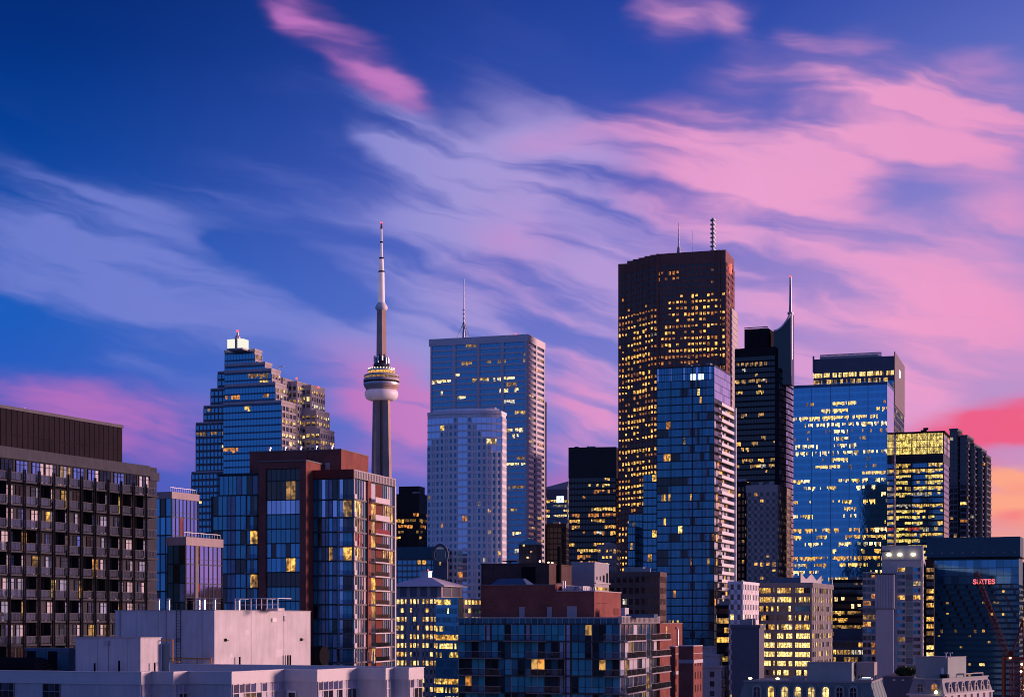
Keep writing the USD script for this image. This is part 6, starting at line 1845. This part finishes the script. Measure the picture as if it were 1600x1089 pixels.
def arched_dormer(b, fc, s, z0, w, h, out, mat, arch='green_roof', name='dormer'):
    """A round-headed dormer window with frame, pane and hood."""
    def place(mesh, o0):
        v = mesh.vertices.copy()
        p = np.array([fc.at(s + a, o0 + c) for a, c in zip(v[:, 0], v[:, 2])])
        mesh.vertices = np.column_stack([p, v[:, 1] + z0])
        return mesh
    from shapely.geometry import Polygon
    def arc(w, h):
        r = w / 2
        return [(-r, 0), (r, 0), (r, h - r)] + [(r * math.cos(t), h - r + r * math.sin(t)) for t in np.linspace(0, math.pi, 9)[1:]]
    outer, inner = Polygon(arc(w + .5, h + .25)), Polygon(arc(w, h))
    hood = place(trimesh.creation.extrude_polygon(outer.difference(inner), out, engine='earcut'), -.3)
    top = b.part(name, MB().tm(hood), arch)
    p = place(trimesh.creation.extrude_polygon(inner, .05, engine='earcut'), out * .35)
    b.part('lit_pane' if mat.startswith('lit') else 'pane', MB().tm(p), mat, top)
    o = out * .35 + .05
    g = MB().fbox(fc, s - .05, s + .05, z0, z0 + h - .02, o, o + .06).fbox(fc, s - w / 2, s + w / 2, z0 + h * .55, z0 + h * .55 + .08, o, o + .06)
    b.part('glazing_bar', g, 'frame_light', top)


def mansard_blocks():
    d = 270
    b = Thing('mansard_block', 'block with grey-green mansard roof, lit round-headed dormers and rooftop plant boxes', 'building', 1366, d, 17)
    Z = b.zv
    zt = Z(1066.5)
    bl = Block(b, 1157, 1366, 1383, d, Z(1091), 0, build=False)
    inset = 1.0
    x0, x1, y0, y1 = bl.x0, bl.x1, bl.y0, bl.y1
    z0 = zt - 3.3
    b.wall.box(x0 - .3, x1 + .3, y0 - .3, y1 + .3, 0, z0)
    v = [[x0 - .4, y0 - .4, z0 + .002], [x1 + .4, y0 - .4, z0 + .002], [x1 + .4, y1 + .4, z0 + .002], [x0 - .4, y1 + .4, z0 + .002], [x0 + .6, y0 + .6, zt], [x1 - .6, y0 + .6, zt], [x1 - .6, y1 - .6, zt], [x0 + .6, y1 - .6, zt]]
    b.part('mansard_roof', (np.array(v), BOXF), 'green_roof')
    sl = lambda z: -.4 + 1.0 * (z - z0) / (zt - z0)
    for k in range(64):       # standing seams
        s = (x1 - x0) * (k + .5) / 64 + x0
        p0, p1 = [s, y0 + sl(z0 + .1) - .03, z0 + .1], [s, y0 + .57, zt - .02]
        b.part('roof_seam', MB().tube([p0, p1], .045, 4), 'green_roof')
    for k in range(4):
        s = y0 + (y1 - y0) * (k + .5) / 4
        b.part('roof_seam', MB().tube([[x1 - sl(z0 + .1) + .03, s, z0 + .1], [x1 - .57, s, zt - .02]], .045, 4), 'green_roof')
    b.part('roof_kerb', MB().box(x0 + .4, x1 - .4, y0 + .4, y0 + .75, zt - .05, zt + .22).box(x1 - .75, x1 - .4, y0 + .751, y1 - .4, zt - .05, zt + .22), 'zinc_roof')
    fc = Face([x0, y0 + .25], [1, 0], [0, -1], x1 - x0)
    mats = ['glass_dark', 'lit_warm', 'lit_full', 'lit_full', 'lit_full', 'lit_full', 'glass_black', 'glass_black']
    for u, m in zip((1183, 1205, 1226.5, 1247, 1268, 1290.5, 1312, 1333.5), mats):
        arched_dormer(b, fc, b.xu(u, y0) - x0, zt - 2.45, .98, 1.75, .95, m, 'pale_green')
    # plant boxes
    B1 = Block(b, 1261, 1331, 1336, d + 4, EYE + (HZ - 1035.5) * (d + 4) / F, zt, build=False)
    b.part('plant_box', MB().box(B1.x0, B1.x1, B1.y0, B1.y1, zt, B1.z1), 'pale_green')
    b.part('plant_box_trim', MB().box(B1.x0 - .06, B1.x1 + .06, B1.y0 - .06, B1.y1 + .06, B1.z1, B1.z1 + .1), 'zinc_roof')
    B2 = Block(b, 1338, 1366, 1370.5, d + 7, EYE + (HZ - 1034.5) * (d + 7) / F, zt + 1, build=False)
    z2 = EYE + (HZ - 1055) * (d + 7) / F
    b.part('plant_box', MB().box(B2.x0, B2.x1, B2.y0, B2.y1, z2, B2.z1), 'taupe')
    for x in (B2.x0 + .12, B2.x1 - .12):
        for y in (B2.y0 + .12, B2.y1 - .12): b.part('plant_leg', MB().box(x - .1, x + .1, y - .1, y + .1, zt, z2), 'grey_metal')
    b.part('cooling_unit', MB().box(B2.x0 + .4, B2.x1 - .5, B2.y0 + .3, B2.y1 - .3, zt + .2, z2 - .45), 'pale_metal')
    b.part('cooling_light', MB().box(B2.x0 + .9, B2.x1 - .6, B2.y0 + .2, B2.y0 + .28, z2 - .4, z2 - .25), 'glow_cool')
    for u in (1172, 1215):
        x = b.xu(u, y0 + 1.2)
        b.part('roof_lamp', MB().tm(trimesh.creation.icosphere(2, .26).apply_scale([1.3, 1, .6]).apply_translation([x, y0 + 1.3, zt + .5])), 'glow_lamp')
        b.part('lamp_post', MB().tube([[x, y0 + 1.3, zt], [x, y0 + 1.3, zt + .4]], .05, 6), 'grey_metal')
    for u, w in ((1236, .6), (1244, .9), (1252, .8)):
        x = b.xu(u, y0 + 3)
        b.part('roof_unit', MB().box(x - w / 2, x + w / 2, y0 + 3, y0 + 4, zt, zt + w), 'grey_metal')
    b.finish('stone_grey')

    # second mansard block, turned to the sunset
    d = 300
    c = Thing('corner_mansard_block', 'corner block with mansard roof, row of hooded dormers and pale rooftop box, bottom right', 'building', 1473, d, 36)
    Z = c.zv
    zt = Z(1061.5)
    bl = Block(c, 1424, 1473, 1546, d, Z(1091), 0, build=False)
    x0, x1, y0, y1 = bl.x0, bl.x1, bl.y0, bl.y1
    z0 = zt - 2.5
    c.wall.box(x0 - .3, x1 + .3, y0 - .3, y1 + .3, 0, z0)
    v = [[x0 - .4, y0 - .4, z0 + .002], [x1 + .4, y0 - .4, z0 + .002], [x1 + .4, y1 + .4, z0 + .002], [x0 - .4, y1 + .4, z0 + .002], [x0 + .3, y0 + .3, zt], [x1 - .3, y0 + .3, zt], [x1 - .3, y1 - .3, zt], [x0 + .3, y1 - .3, zt]]
    c.part('mansard_roof', (np.array(v), BOXF), 'zinc_roof')
    c.part('roof_kerb', MB().box(x0 + .1, x1 - .1, y0 + .1, y0 + .4, zt - .05, zt + .2).box(x1 - .4, x1 - .1, y0 + .401, y1 - .1, zt - .05, zt + .2), 'pale_green')
    c.part('eave', MB().box(x0 - .65, x1 + .65, y0 - .65, y1 + .65, z0 - .3, z0 - .002), 'white_stucco')
    fF = Face([x0, y0 - .05], [1, 0], [0, -1], x1 - x0)
    for u, m in ((1439, 'glass_black'), (1461, 'lit_amber')):
        arched_dormer(c, fF, c.xu(u, y0) - x0, z0 + .25, .95, 1.55, .6, m, 'zinc_roof')
    fS = Face([x1 + .05, y0], [0, 1], [1, 0], y1 - y0)
    for k in range(7):
        arched_dormer(c, fS, (y1 - y0) * (k + .7) / 7.3, z0 + .25, 1.0, 1.5, .75, 'glass_bronze', 'zinc_roof')
    for k in range(8):
        s = (y1 - y0) * (k + .2) / 7.3
        c.part('pilaster', MB().fbox(fS, s - .3, s + .3, z0 - 6, z0 - .31, .25, .55), 'white_stucco')
    lamp = c.part('wall_lamp', MB().tm(trimesh.creation.icosphere(2, .3).apply_translation([c.xu(1462.5, y0 - 1), y0 - 1.0, z0 + .35])), 'glow_lamp')
    B = Block(c, 1431, 1481, 1509.5, d + 7, EYE + (HZ - 1027) * (d + 7) / F, zt, build=False)
    c.part('plant_box', MB().box(B.x0, B.x1, B.y0, B.y1, zt, B.z1), 'pale_green')
    c.part('plant_box_trim', MB().box(B.x0 - .06, B.x1 + .06, B.y0 - .06, B.y1 + .06, B.z1, B.z1 + .12), 'zinc_roof')
    c.part('plant_door', MB().fbox(B.F, B.L * .80, B.L * .88, zt + .1, zt + 1.9, .01, .1), 'white_paint')
    for u in (1478, 1485):
        x = c.xu(u, y0 + 5)
        c.part('roof_pipe', MB().tube([[x, y0 + 5, B.z1], [x, y0 + 5, B.z1 + .9]], .1, 6).tube([[x - .3, y0 + 5, B.z1 + .9], [x + .35, y0 + 5, B.z1 + .9]], .08, 6), 'pale_metal')
    q0 = c.pix(1511, d + 18)
    c.part('roof_frame', MB().box(x1 - 4.5, x1 - .8, y0 + 12, y0 + 12.2, zt + .6, zt + .8).box(x1 - 1.0, x1 - .8, y0 + 12.2, y1 - 1, zt + .6, zt + .8).box(x1 - 1.0, x1 - .8, y0 + 12, y0 + 12.2, zt, zt + .6).box(x1 - 1, x1 - .8, y1 - 1.2, y1 - 1, zt, zt + .6), 'zinc_roof')
    c.part('roof_unit', MB().box(x1 - 2.6, x1 - 1.2, y0 + 5, y0 + 6, zt, zt + .8), 'loft_dark')
    c.finish('stone_grey')

    # low slate-walled roof between the two, with a shrub on it
    e = Thing('slate_terrace', 'plain slate-blue terrace building in the gap between the two mansard blocks', 'building', 1428, 330, 17)
    w = Block(e, 1380, 1428, 1440, 330, e.zv(1058), 0)
    e.part('coping', MB().box(w.x0 - .15, w.x1 + .15, w.y0 - .15, w.y1 + .15, w.z1, w.z1 + .18), 'slate_blue')
    for u in (1397, 1411):
        x = e.xu(u, w.y0)
        e.part('wall_bracket', MB().box(x - .22, x + .22, w.y0 - .3, w.y0 - .02, w.z1 - .65, w.z1 - .35), 'pale_metal')
    e.finish('slate_blue')
    t = Thing('roof_shrub', 'round dark shrub growing on the terrace roof between the mansard blocks', 'shrub', 1416, 335, 0, z=w.z1 + .01)
    r = np.random.default_rng(4)
    n = 1500
    p = r.normal(size=(n, 3)); p /= np.linalg.norm(p, axis=1)[:, None]
    p *= (r.uniform(.45, 1.0, n) ** .5)[:, None] * (1 + .28 * np.array([meshkit.noise(q * 2.2 + 5, 3) - .5 for q in p]))[:, None]
    p = p * [2.0, 1.5, .85] + [0, 0, .95]
    a = r.normal(size=(n, 3)) * .16; c2 = r.normal(size=(n, 3)) * .16
    vv = np.stack([p - a, p + c2, p + a, p - c2], 1).reshape(-1, 3)
    i0 = np.arange(n)[:, None] * 4
    ff = np.vstack([i0 + [0, 1, 2], i0 + [0, 2, 3]])
    t.part('foliage', (vv, ff), 'leaf', kind='stuff')
    t.part('stem', MB().tube([[0, 0, 0], [.1, 0, .9]], .08, 6).tube([[.05, 0, .4], [-.7, .1, 1.0]], .05, 5).tube([[.05, 0, .4], [.8, .1, 1.1]], .05, 5), 'bark')


mansard_blocks()


def red_crane():
    d = 560
    b = Thing('red_crane', 'red lattice construction crane leaning its jib to the left, bottom right corner', 'crane', 1588, d, 0)
    Z = b.zv
    def lattice(p0, p1, w0, w1, n, name, r=.09):
        p0, p1 = np.array(p0, float), np.array(p1, float)
        ax = (p1 - p0) / np.linalg.norm(p1 - p0)
        s = np.cross(ax, [0, 1, 0]); s /= np.linalg.norm(s); q = np.cross(ax, s)
        mb = MB()
        ring = lambda t: [p0 + (p1 - p0) * t + (s * a + q * c) * (w0 + (w1 - w0) * t) / 2 for a, c in ((-1, -1), (1, -1), (1, 1), (-1, 1))]
        for k in range(4): mb.tube([ring(0)[k], ring(1)[k]], r, 5)
        for i in range(n):
            A, B = ring(i / n), ring((i + 1) / n)
            for k in range(4):
                mb.tube([A[k], B[(k + 1) % 4]], r * .65, 4); mb.tube([B[k], B[(k + 1) % 4]], r * .6, 4)
        b.part(name, mb, 'crane_red')
    x = lambda u: ray(u) * d - b.c[0]
    lattice([x(1588), 0, 0], [x(1588), 0, Z(1032)], 3.6, 3.2, 14, 'mast', .15)
    lattice([x(1574), 0, Z(1028)], [x(1523), -2, Z(894)], 1.9, 1.0, 20, 'jib', .085)
    b.part('machine_deck', MB().box(x(1567), x(1604), -2, 2, Z(1030), Z(1026)).box(x(1567), x(1570), -1.5, 1.5, Z(1089), Z(1030)), 'crane_red')
    b.part('cab', MB().box(x(1572), x(1580), -2.6, -.6, Z(1026), Z(1017)), 'crane_red')
    b.part('a_frame', MB().tube([[x(1580), 0, Z(1026)], [x(1598), 0, Z(968)]], .25, 6).tube([[x(1600), 0, Z(1026)], [x(1598), 0, Z(968)]], .25, 6), 'crane_red')
    b.part('stay_cable', MB().tube([[x(1598), 0, Z(968)], [x(1524), -2, Z(896)]], .06, 4), 'black_steel')
    for u, v in ((1593, 1037), (1592, 1048), (1598, 1076), (1575, 1027)):
        b.part('work_lamp', MB().tm(trimesh.creation.icosphere(1, .38).apply_translation([x(u), -2.4, Z(v)])), 'glow_lamp')


red_crane()


# ------------------------------------------------------------------ white rooftop in the foreground
def white_building():
    th = math.radians(24)
    f, rdir = np.array([math.cos(th), -math.sin(th)]), np.array([math.sin(th), math.cos(th)])
    d0 = 172.0
    zp = EYE - (1047.5 - HZ) * d0 / F
    b = Thing('white_roof_building', 'near white building with saw-tooth parapet and window bays, bottom left foreground', 'building', 0, d0, 24)
    P = [np.array([-9.0, 0.0])]
    run = [('F', 170), ('G', 220), ('R', 237), ('F', 270.5), ('R', 293), ('F', 361.5), ('R', 443), ('F', 495), ('R', 557), ('F', 602), ('R', 614), ('F', 638), ('R', 660)]
    faces = []
    p = np.array([-9.0, 0.0])
    for kind, u in run:
        t = ray(u)
        e = {'F': np.array([1.0, 0.0]), 'R': np.array([0.0, 1.0]), 'G': np.array([math.cos(.22), math.sin(.22)])}[kind]
        we = e[0] * b.ex + e[1] * b.ey; w = b.world(p)
        L = (t * w[1] - w[0]) / (we[0] - t * we[1])
        q = p + e * L
        faces.append((kind, Face(p, e, [e[1], -e[0]], L), b.depth(p)))
        p = q
        P.append(p)
    end = P[-1]
    outline = [tuple(q) for q in P] + [(end[0] - 16, end[1] + 1.5), (-30, end[1] + 1.5), (-30, 0.001)]
    from shapely.geometry import Polygon
    poly = Polygon(outline)
    b.wall.tm(trimesh.creation.extrude_polygon(poly, zp - 1.0, engine='earcut'))
    ring = poly.buffer(.12, join_style=2).difference(poly.buffer(-.35, join_style=2))
    m = trimesh.creation.extrude_polygon(ring, 1.15, engine='earcut'); m.apply_translation([0, 0, zp - 1.15])
    b.part('parapet', MB().tm(m), 'white_band')
    for dz in (.28, .56, .84):
        ringb = poly.buffer(.145, join_style=2).difference(poly.buffer(.10, join_style=2))
        m = trimesh.creation.extrude_polygon(ringb, .045, engine='earcut'); m.apply_translation([0, 0, zp - 1.15 + dz])
        b.part('parapet_moulding', MB().tm(m), 'white_band')
    cap = poly.buffer(.2, join_style=2).difference(poly.buffer(-.42, join_style=2))
    m = trimesh.creation.extrude_polygon(cap, .07, engine='earcut'); m.apply_translation([0, 0, zp + .002])
    b.part('coping', MB().tm(m), 'white_paint')
    deck = poly.buffer(-.36, join_style=2)
    m = trimesh.creation.extrude_polygon(deck, .08, engine='earcut'); m.apply_translation([0, 0, zp - .98])
    b.part('roof_deck', MB().tm(m), 'roof_light')
    zh = zp - 1.17
    # glazed bays on the faces turned to the sunset
    r = random.Random(8)
    for n, (kind, fc, dd) in enumerate(faces):
        if kind == 'R':
            L = fc.len
            nb = max(2, round(L / 1.05)) if L > 4 else (3 if L > 2 else 2)
            rows = [(zh - .85, zh - .06, 'upper'), (zh - 2.0, zh - .93, 'mid'), (zh - 3.2, zh - 2.08, 'low')]
            for i in range(nb):
                a, c = .15 + (L - .3) * i / nb, .15 + (L - .3) * (i + 1) / nb
                k = r.random()
                for za, zb, nm in rows:
                    if nm == 'upper': mat = 'glass_mirror' if r.random() < .85 else 'curtain'
                    else: mat = 'curtain' if k < .38 else ('glass_dark' if k < .6 else ('glass_bronze' if k < .8 else 'glass_black'))
                    if n == 6 and i in (2, 3) and nm != 'upper': mat = 'lit_dim'
                    b.pane('lit_window' if mat.startswith('lit') else 'window', mat, fc, a + .05, c - .05, za, zb, .0, .05, 12)
                b.part('mullion', MB().fbox(fc, a - .05, a + .05, zh - 3.3, zh, 0, .14), 'rail_white')
            b.part('transom_bar', MB().fbox(fc, .05, L - .05, zh - .93, zh - .85, 0, .13), 'rail_white')
            b.part('transom_bar', MB().fbox(fc, .05, L - .05, zh - 2.08, zh - 2.0, 0, .13), 'rail_white')
        if kind == 'F' and n == 0:
            for ua, uc in ((-6, 22.5), (68, 94.5)):
                a, c = [b.xu(u, 0) - fc.o[0] for u in (ua, uc)]
                for i in range(3):
                    q0, q1 = a + (c - a) * i / 3, a + (c - a) * (i + 1) / 3
                    b.pane('window', 'glass_black' if i != 1 else 'glass_dark', fc, q0 + .04, q1 - .04, zh - .75, zh - .03, 0, .05, 12)
                    b.pane('window', 'glass_black', fc, q0 + .04, q1 - .04, zh - 2.4, zh - .82, 0, .05, 12)
                b.part('window_frame', MB().fbox(fc, a, c, zh - .81, zh - .76, 0, .12).fbox(fc, a - .07, a + .02, zh - 2.4, zh, 0, .12).fbox(fc, c - .02, c + .07, zh - 2.4, zh, 0, .12), 'grey_metal')
        if n == 7:
            a, c = fc.len * .14, fc.len * .40
            b.pane('window', 'glass_black', fc, a + .12, c - .12, zh - 3.0, zh - 1.15, 0, .06, 12)
            b.part('window_surround', MB().fbox(fc, a, a + .11, zh - 3.1, zh - .9, 0, .16).fbox(fc, c - .11, c, zh - 3.1, zh - .9, 0, .16).fbox(fc, a + .11, c - .11, zh - 1.13, zh - .9, 0, .16), 'white_paint')
        if n in (9, 11):
            mb = MB()
            for q in range(2): mb.fbox(fc, .1, fc.len - .05, zh - 2.0 - .9 * q, zh - 1.92 - .9 * q, .9, .97)
            for q in range(5): mb.fbox(fc, .1 + (fc.len - .2) * q / 4 - .03, .1 + (fc.len - .2) * q / 4 + .03, zh - 3.0, zh - 1.92, .91, .96)
            b.part('terrace_railing', mb, 'rail_white')
    # plant houses on the roof
    def house(u0, uc, u1, d, v, name, flat='white_stucco'):
        zk = EYE + (HZ - v) * d / F
        B = Block(b, u0, uc, u1, d, zk, zp - .9, build=False)
        b.part(name, MB().box(B.x0, B.x1, B.y0, B.y1, zp - .9, zk), flat)
        b.part('house_coping', MB().box(B.x0 - .08, B.x1 + .08, B.y0 - .08, B.y1 + .08, zk, zk + .09), 'grey_panel')
        return B
    H = house(180, 335, 485, 197, 953.5, 'plant_house')
    h = house(118, 219.5, 251.5, 179, 996.5, 'stair_house')
    dH = 197
    for s in (.36, .70):
        b.part('panel_joint', MB().fbox(H.S, H.R * s - .02, H.R * s + .02, zp - .8, H.z1 - .1, 0, .012), 'slab_grey')
    for s in (.22, .44, .88):
        b.part('panel_joint', MB().fbox(H.F, H.L * s - .015, H.L * s + .015, zp - .8, H.z1 - .1, 0, .012), 'slab_grey')
    for s in (.34, .8): b.part('panel_joint', MB().fbox(h.F, h.L * s - .015, h.L * s + .015, zp - .8, h.z1 - .1, 0, .012), 'slab_grey')
    for s in (.05, .52): b.part('downpipe', MB().fbox(H.F, H.L * s, H.L * s + .09, zp - .8, H.z1 - .05, .02, .11), 'grey_panel')
    for s, w, dz in ((.30, .9, 2.2), (.62, 1.3, 4.6), (.15, .6, 5.0)):
        b.part('patched_paint', MB().fbox(H.S, H.R * s, H.R * s + w, H.z1 - dz - w * .7, H.z1 - dz, 0, .006), 'white_band')
    b.part('wall_vent', MB().fbox(H.F, H.L * .62, H.L * .66, H.z1 - 3.6, H.z1 - 3.1, 0, .1), 'grey_metal')
    b.part('roof_cable', MB().tube([[b.xu(100, h.y0 - 1.2), h.y0 - 1.2, zp - .82], [b.xu(215, h.y0 - 1.0), h.y0 - 1.0, zp - .82]], .05, 6), 'black_steel')
    b.part('wall_vent', MB().fbox(H.S, H.R * .70, H.R * .73, H.z1 - 1.2, H.z1 - .55, 0, .14), 'grey_metal')
    b.part('wall_light', MB().fbox(H.S, H.R * .57, H.R * .61, H.z1 - 1.3, H.z1 - .85, 0, .2), 'white_paint')
    for s, dz in ((.10, 3.4), (.89, 3.5)):
        p = H.S.at(H.R * s, 0.02)
        b.part('wall_bracket', MB().fbox(H.S, H.R * s - .05, H.R * s + .45, H.z1 - dz - .05, H.z1 - dz + .03, 0, .25).fbox(H.S, H.R * s - .05, H.R * s + .05, H.z1 - dz - .15, H.z1 - dz + .2, 0, .26), 'loft_dark')
    for s in (.21, .71, .735):
        q = H.S.at(H.R * s, .5)
        b.part('vent_pipe', MB().tube([[q[0], q[1], zp - .9], [q[0], q[1], zp + .8]], .11, 8), 'black_steel')
    # ladder on the front of the plant house
    lx0, lx1 = b.xu(277, H.y0) - H.x0, b.xu(284, H.y0) - H.x0
    lad = b.part('ladder', MB().fbox(H.F, lx0 - .03, lx0 + .03, zp - .8, H.z1 + .8, .18, .24).fbox(H.F, lx1 - .03, lx1 + .03, zp - .8, H.z1 + .8, .18, .24), 'loft_dark')
    for k in range(22):
        z = zp - .6 + k * .35
        b.part('rung', MB().fbox(H.F, lx0, lx1, z - .018, z + .018, .19, .23), 'loft_dark', lad)
    # gas pipe
    zg = EYE + (HZ - 1028.5) * 197 / F
    pa = [b.xu(u, H.y0) for u in (262, 333)]
    o = H.y0 - .35
    b.part('gas_pipe', MB().tube([[pa[0], o, zg], [pa[1], o, zg], [pa[1], o, zp - .9]], .07, 8), 'gas_pipe')
    b.part('gas_pipe', MB().tube([[pa[0] + 4.4, o - .15, zg - .02], [pa[0] + 4.4, o - .15, zp - .9]], .07, 8), 'gas_pipe')
    ph = h.S.at(h.R + .4, -.5)
    zq = EYE + (HZ - 999.5) * 182 / F
    b.part('gas_pipe', MB().tube([[h.x1 - .3, h.y1 + .25, zq], [h.x1 + 1.3, h.y1 + .25, zq], [h.x1 + 1.3, h.y1 + .25, zg], [h.x1 + 2.2, h.y1 + .25, zg]], .075, 8), 'gas_pipe')
    b.part('house_door', MB().fbox(Face([h.x1 - .6, h.y1], [1, 0], [0, -1], 2), .7, 1.6, zp - .9, h.z1 - .6, -.12, -.02), 'blue_metal')
    # stair house fittings
    q = b.xu(168, h.y0) - h.x0
    b.part('wall_box', MB().fbox(h.F, q - .3, q + .3, h.z1 - .75, h.z1 - .3, 0, .3), 'frame_light')
    b.part('conduit', MB().fbox(h.F, q + .12, q + .17, zp - .6, h.z1 - .76, 0, .07), 'grey_panel')
    for u in (148, 186):
        q = b.xu(u, h.y0 - .6)
        b.part('vent_pipe', MB().tube([[q, h.y0 - .6, zp - .9], [q, h.y0 - .6, zp + .55 + (u > 170) * .3]], .1, 8), 'black_steel')
    q = h.S.at(h.R * .5, .5)
    b.part('vent_pipe', MB().tube([[q[0], q[1], zp - .9], [q[0], q[1], zp + .6]], .09, 8), 'black_steel')
    # flues on the plant house
    yv = H.y0 + 5.5
    for u, m, w in ((247.5, 'steel_flue', .2), (263, 'steel_flue', .22), (297, 'black_steel', .34), (310, 'steel_flue', .24), (318.5, 'steel_flue', .2), (335, 'steel_flue', .2), (348, 'loft_dark', .2), (372, 'steel_flue', .24)):
        y = yv if u < 340 else yv + (u - 335) * .12
        x = b.xu(u, y)
        zt = H.z1 + 1.25
        b.part('flue', MB().lathe([[0, H.z1], [w, H.z1], [w, zt], [0, zt]], (x, y, 0), 12).lathe([[0, zt + .08], [w * 1.35, zt + .08], [w * .9, zt + .24], [0, zt + .26]], (x, y, 0), 12).lathe([[0, H.z1 + .5], [w * 1.1, H.z1 + .5], [w * 1.1, H.z1 + .56], [0, H.z1 + .56]], (x, y, 0), 12), m)
    # white guard frame
    y = H.y0 + 10
    xs = [b.xu(u, y) for u in (367, 383, 399, 409, 434)]
    za, zb = H.z1, H.z1 + 1.5
    mb = MB()
    for x in np.linspace(xs[0], xs[-1], 9): mb.box(x - .04, x + .04, y - .04, y + .04, za, zb)
    for z in (zb, za + .75): mb.box(xs[0], xs[-1], y - .035, y + .035, z - .04, z + .04)
    for x in (xs[0], xs[3], xs[-1]): mb.box(x - .04, x + .04, y, y + 3, zb - .04, zb + .04)
    b.part('guard_frame', mb, 'white_paint')
    b.part('roof_unit', MB().box(xs[3] + .2, xs[4] - .3, y + .5, y + 2, za, za + .35), 'grey_metal')
    b.part('roof_hatch', MB().box(b.xu(421, y - 2), b.xu(434, y - 2), y - 2, y - 1, za, za + .3), 'frame_light')
    # ducts and tank
    yd = 10.0
    x0, x1 = b.xu(-14, yd), b.xu(62, yd)
    zc = zp - .1
    duct = trimesh.creation.cylinder(.85, x1 - x0, sections=24); duct.apply_transform(trimesh.transformations.rotation_matrix(math.pi / 2, [0, 1, 0])); duct.apply_translation([(x0 + x1) / 2, yd, zc + .35])
    b.part('duct', MB().tm(duct), 'black_steel', smooth=40)
    a = np.linspace(0, math.pi / 2, 7)
    el = MB()
    for q0, q1 in zip(a[:-1], a[1:]):
        el.tube([[x1 + 1.0 * math.sin(q0), yd, zc + .35 - 1.0 * (1 - math.cos(q0))], [x1 + 1.0 * math.sin(q1), yd, zc + .35 - 1.0 * (1 - math.cos(q1))]], .85, 20)
    b.part('duct_elbow', el, 'loft_cladding')
    xb0, xb1 = b.xu(50, yd + 3), b.xu(117, yd + 3)
    zb2 = EYE + (HZ - 1014) * 184 / F
    b.part('air_handler', MB().box(xb0, xb1, yd + 2, yd + 5, zp - .9, zb2), 'blue_metal')
    b.part('air_handler_cap', MB().box(xb0 - .1, xb1 + .1, yd + 1.9, yd + 5.1, zb2, zb2 + .12), 'blue_metal')
    for k in range(4): b.part('service_panel', MB().box(xb0 + .15 + (xb1 - xb0) * k / 4, xb0 - .1 + (xb1 - xb0) * (k + 1) / 4, yd + 1.94, yd + 1.99, zp - .6, zb2 - .2), 'teal_panel' if k % 2 else 'black_steel')
    # dark drum on the right of the plant house
    pr = b.pix(492, 236); pq = b.pix(530, 226)
    drum = trimesh.creation.cylinder(1.35, 3.0, sections=24); drum.apply_transform(trimesh.transformations.rotation_matrix(math.pi / 2, [0, 1, 0]))
    drum.apply_translation([pr[0] + 1.2, pr[1] - 2, zp + .25])
    b.part('duct', MB().tm(drum), 'black_steel', smooth=40)
    for u in (556, 565, 575, 584):
        q = b.pix(u, 240)
        b.part('vent_pipe', MB().tube([[q[0], q[1], zp - .9], [q[0], q[1], zp + .75]], .12, 8), 'grey_metal')
    b.finish('white_stucco', 8.0)


white_building()
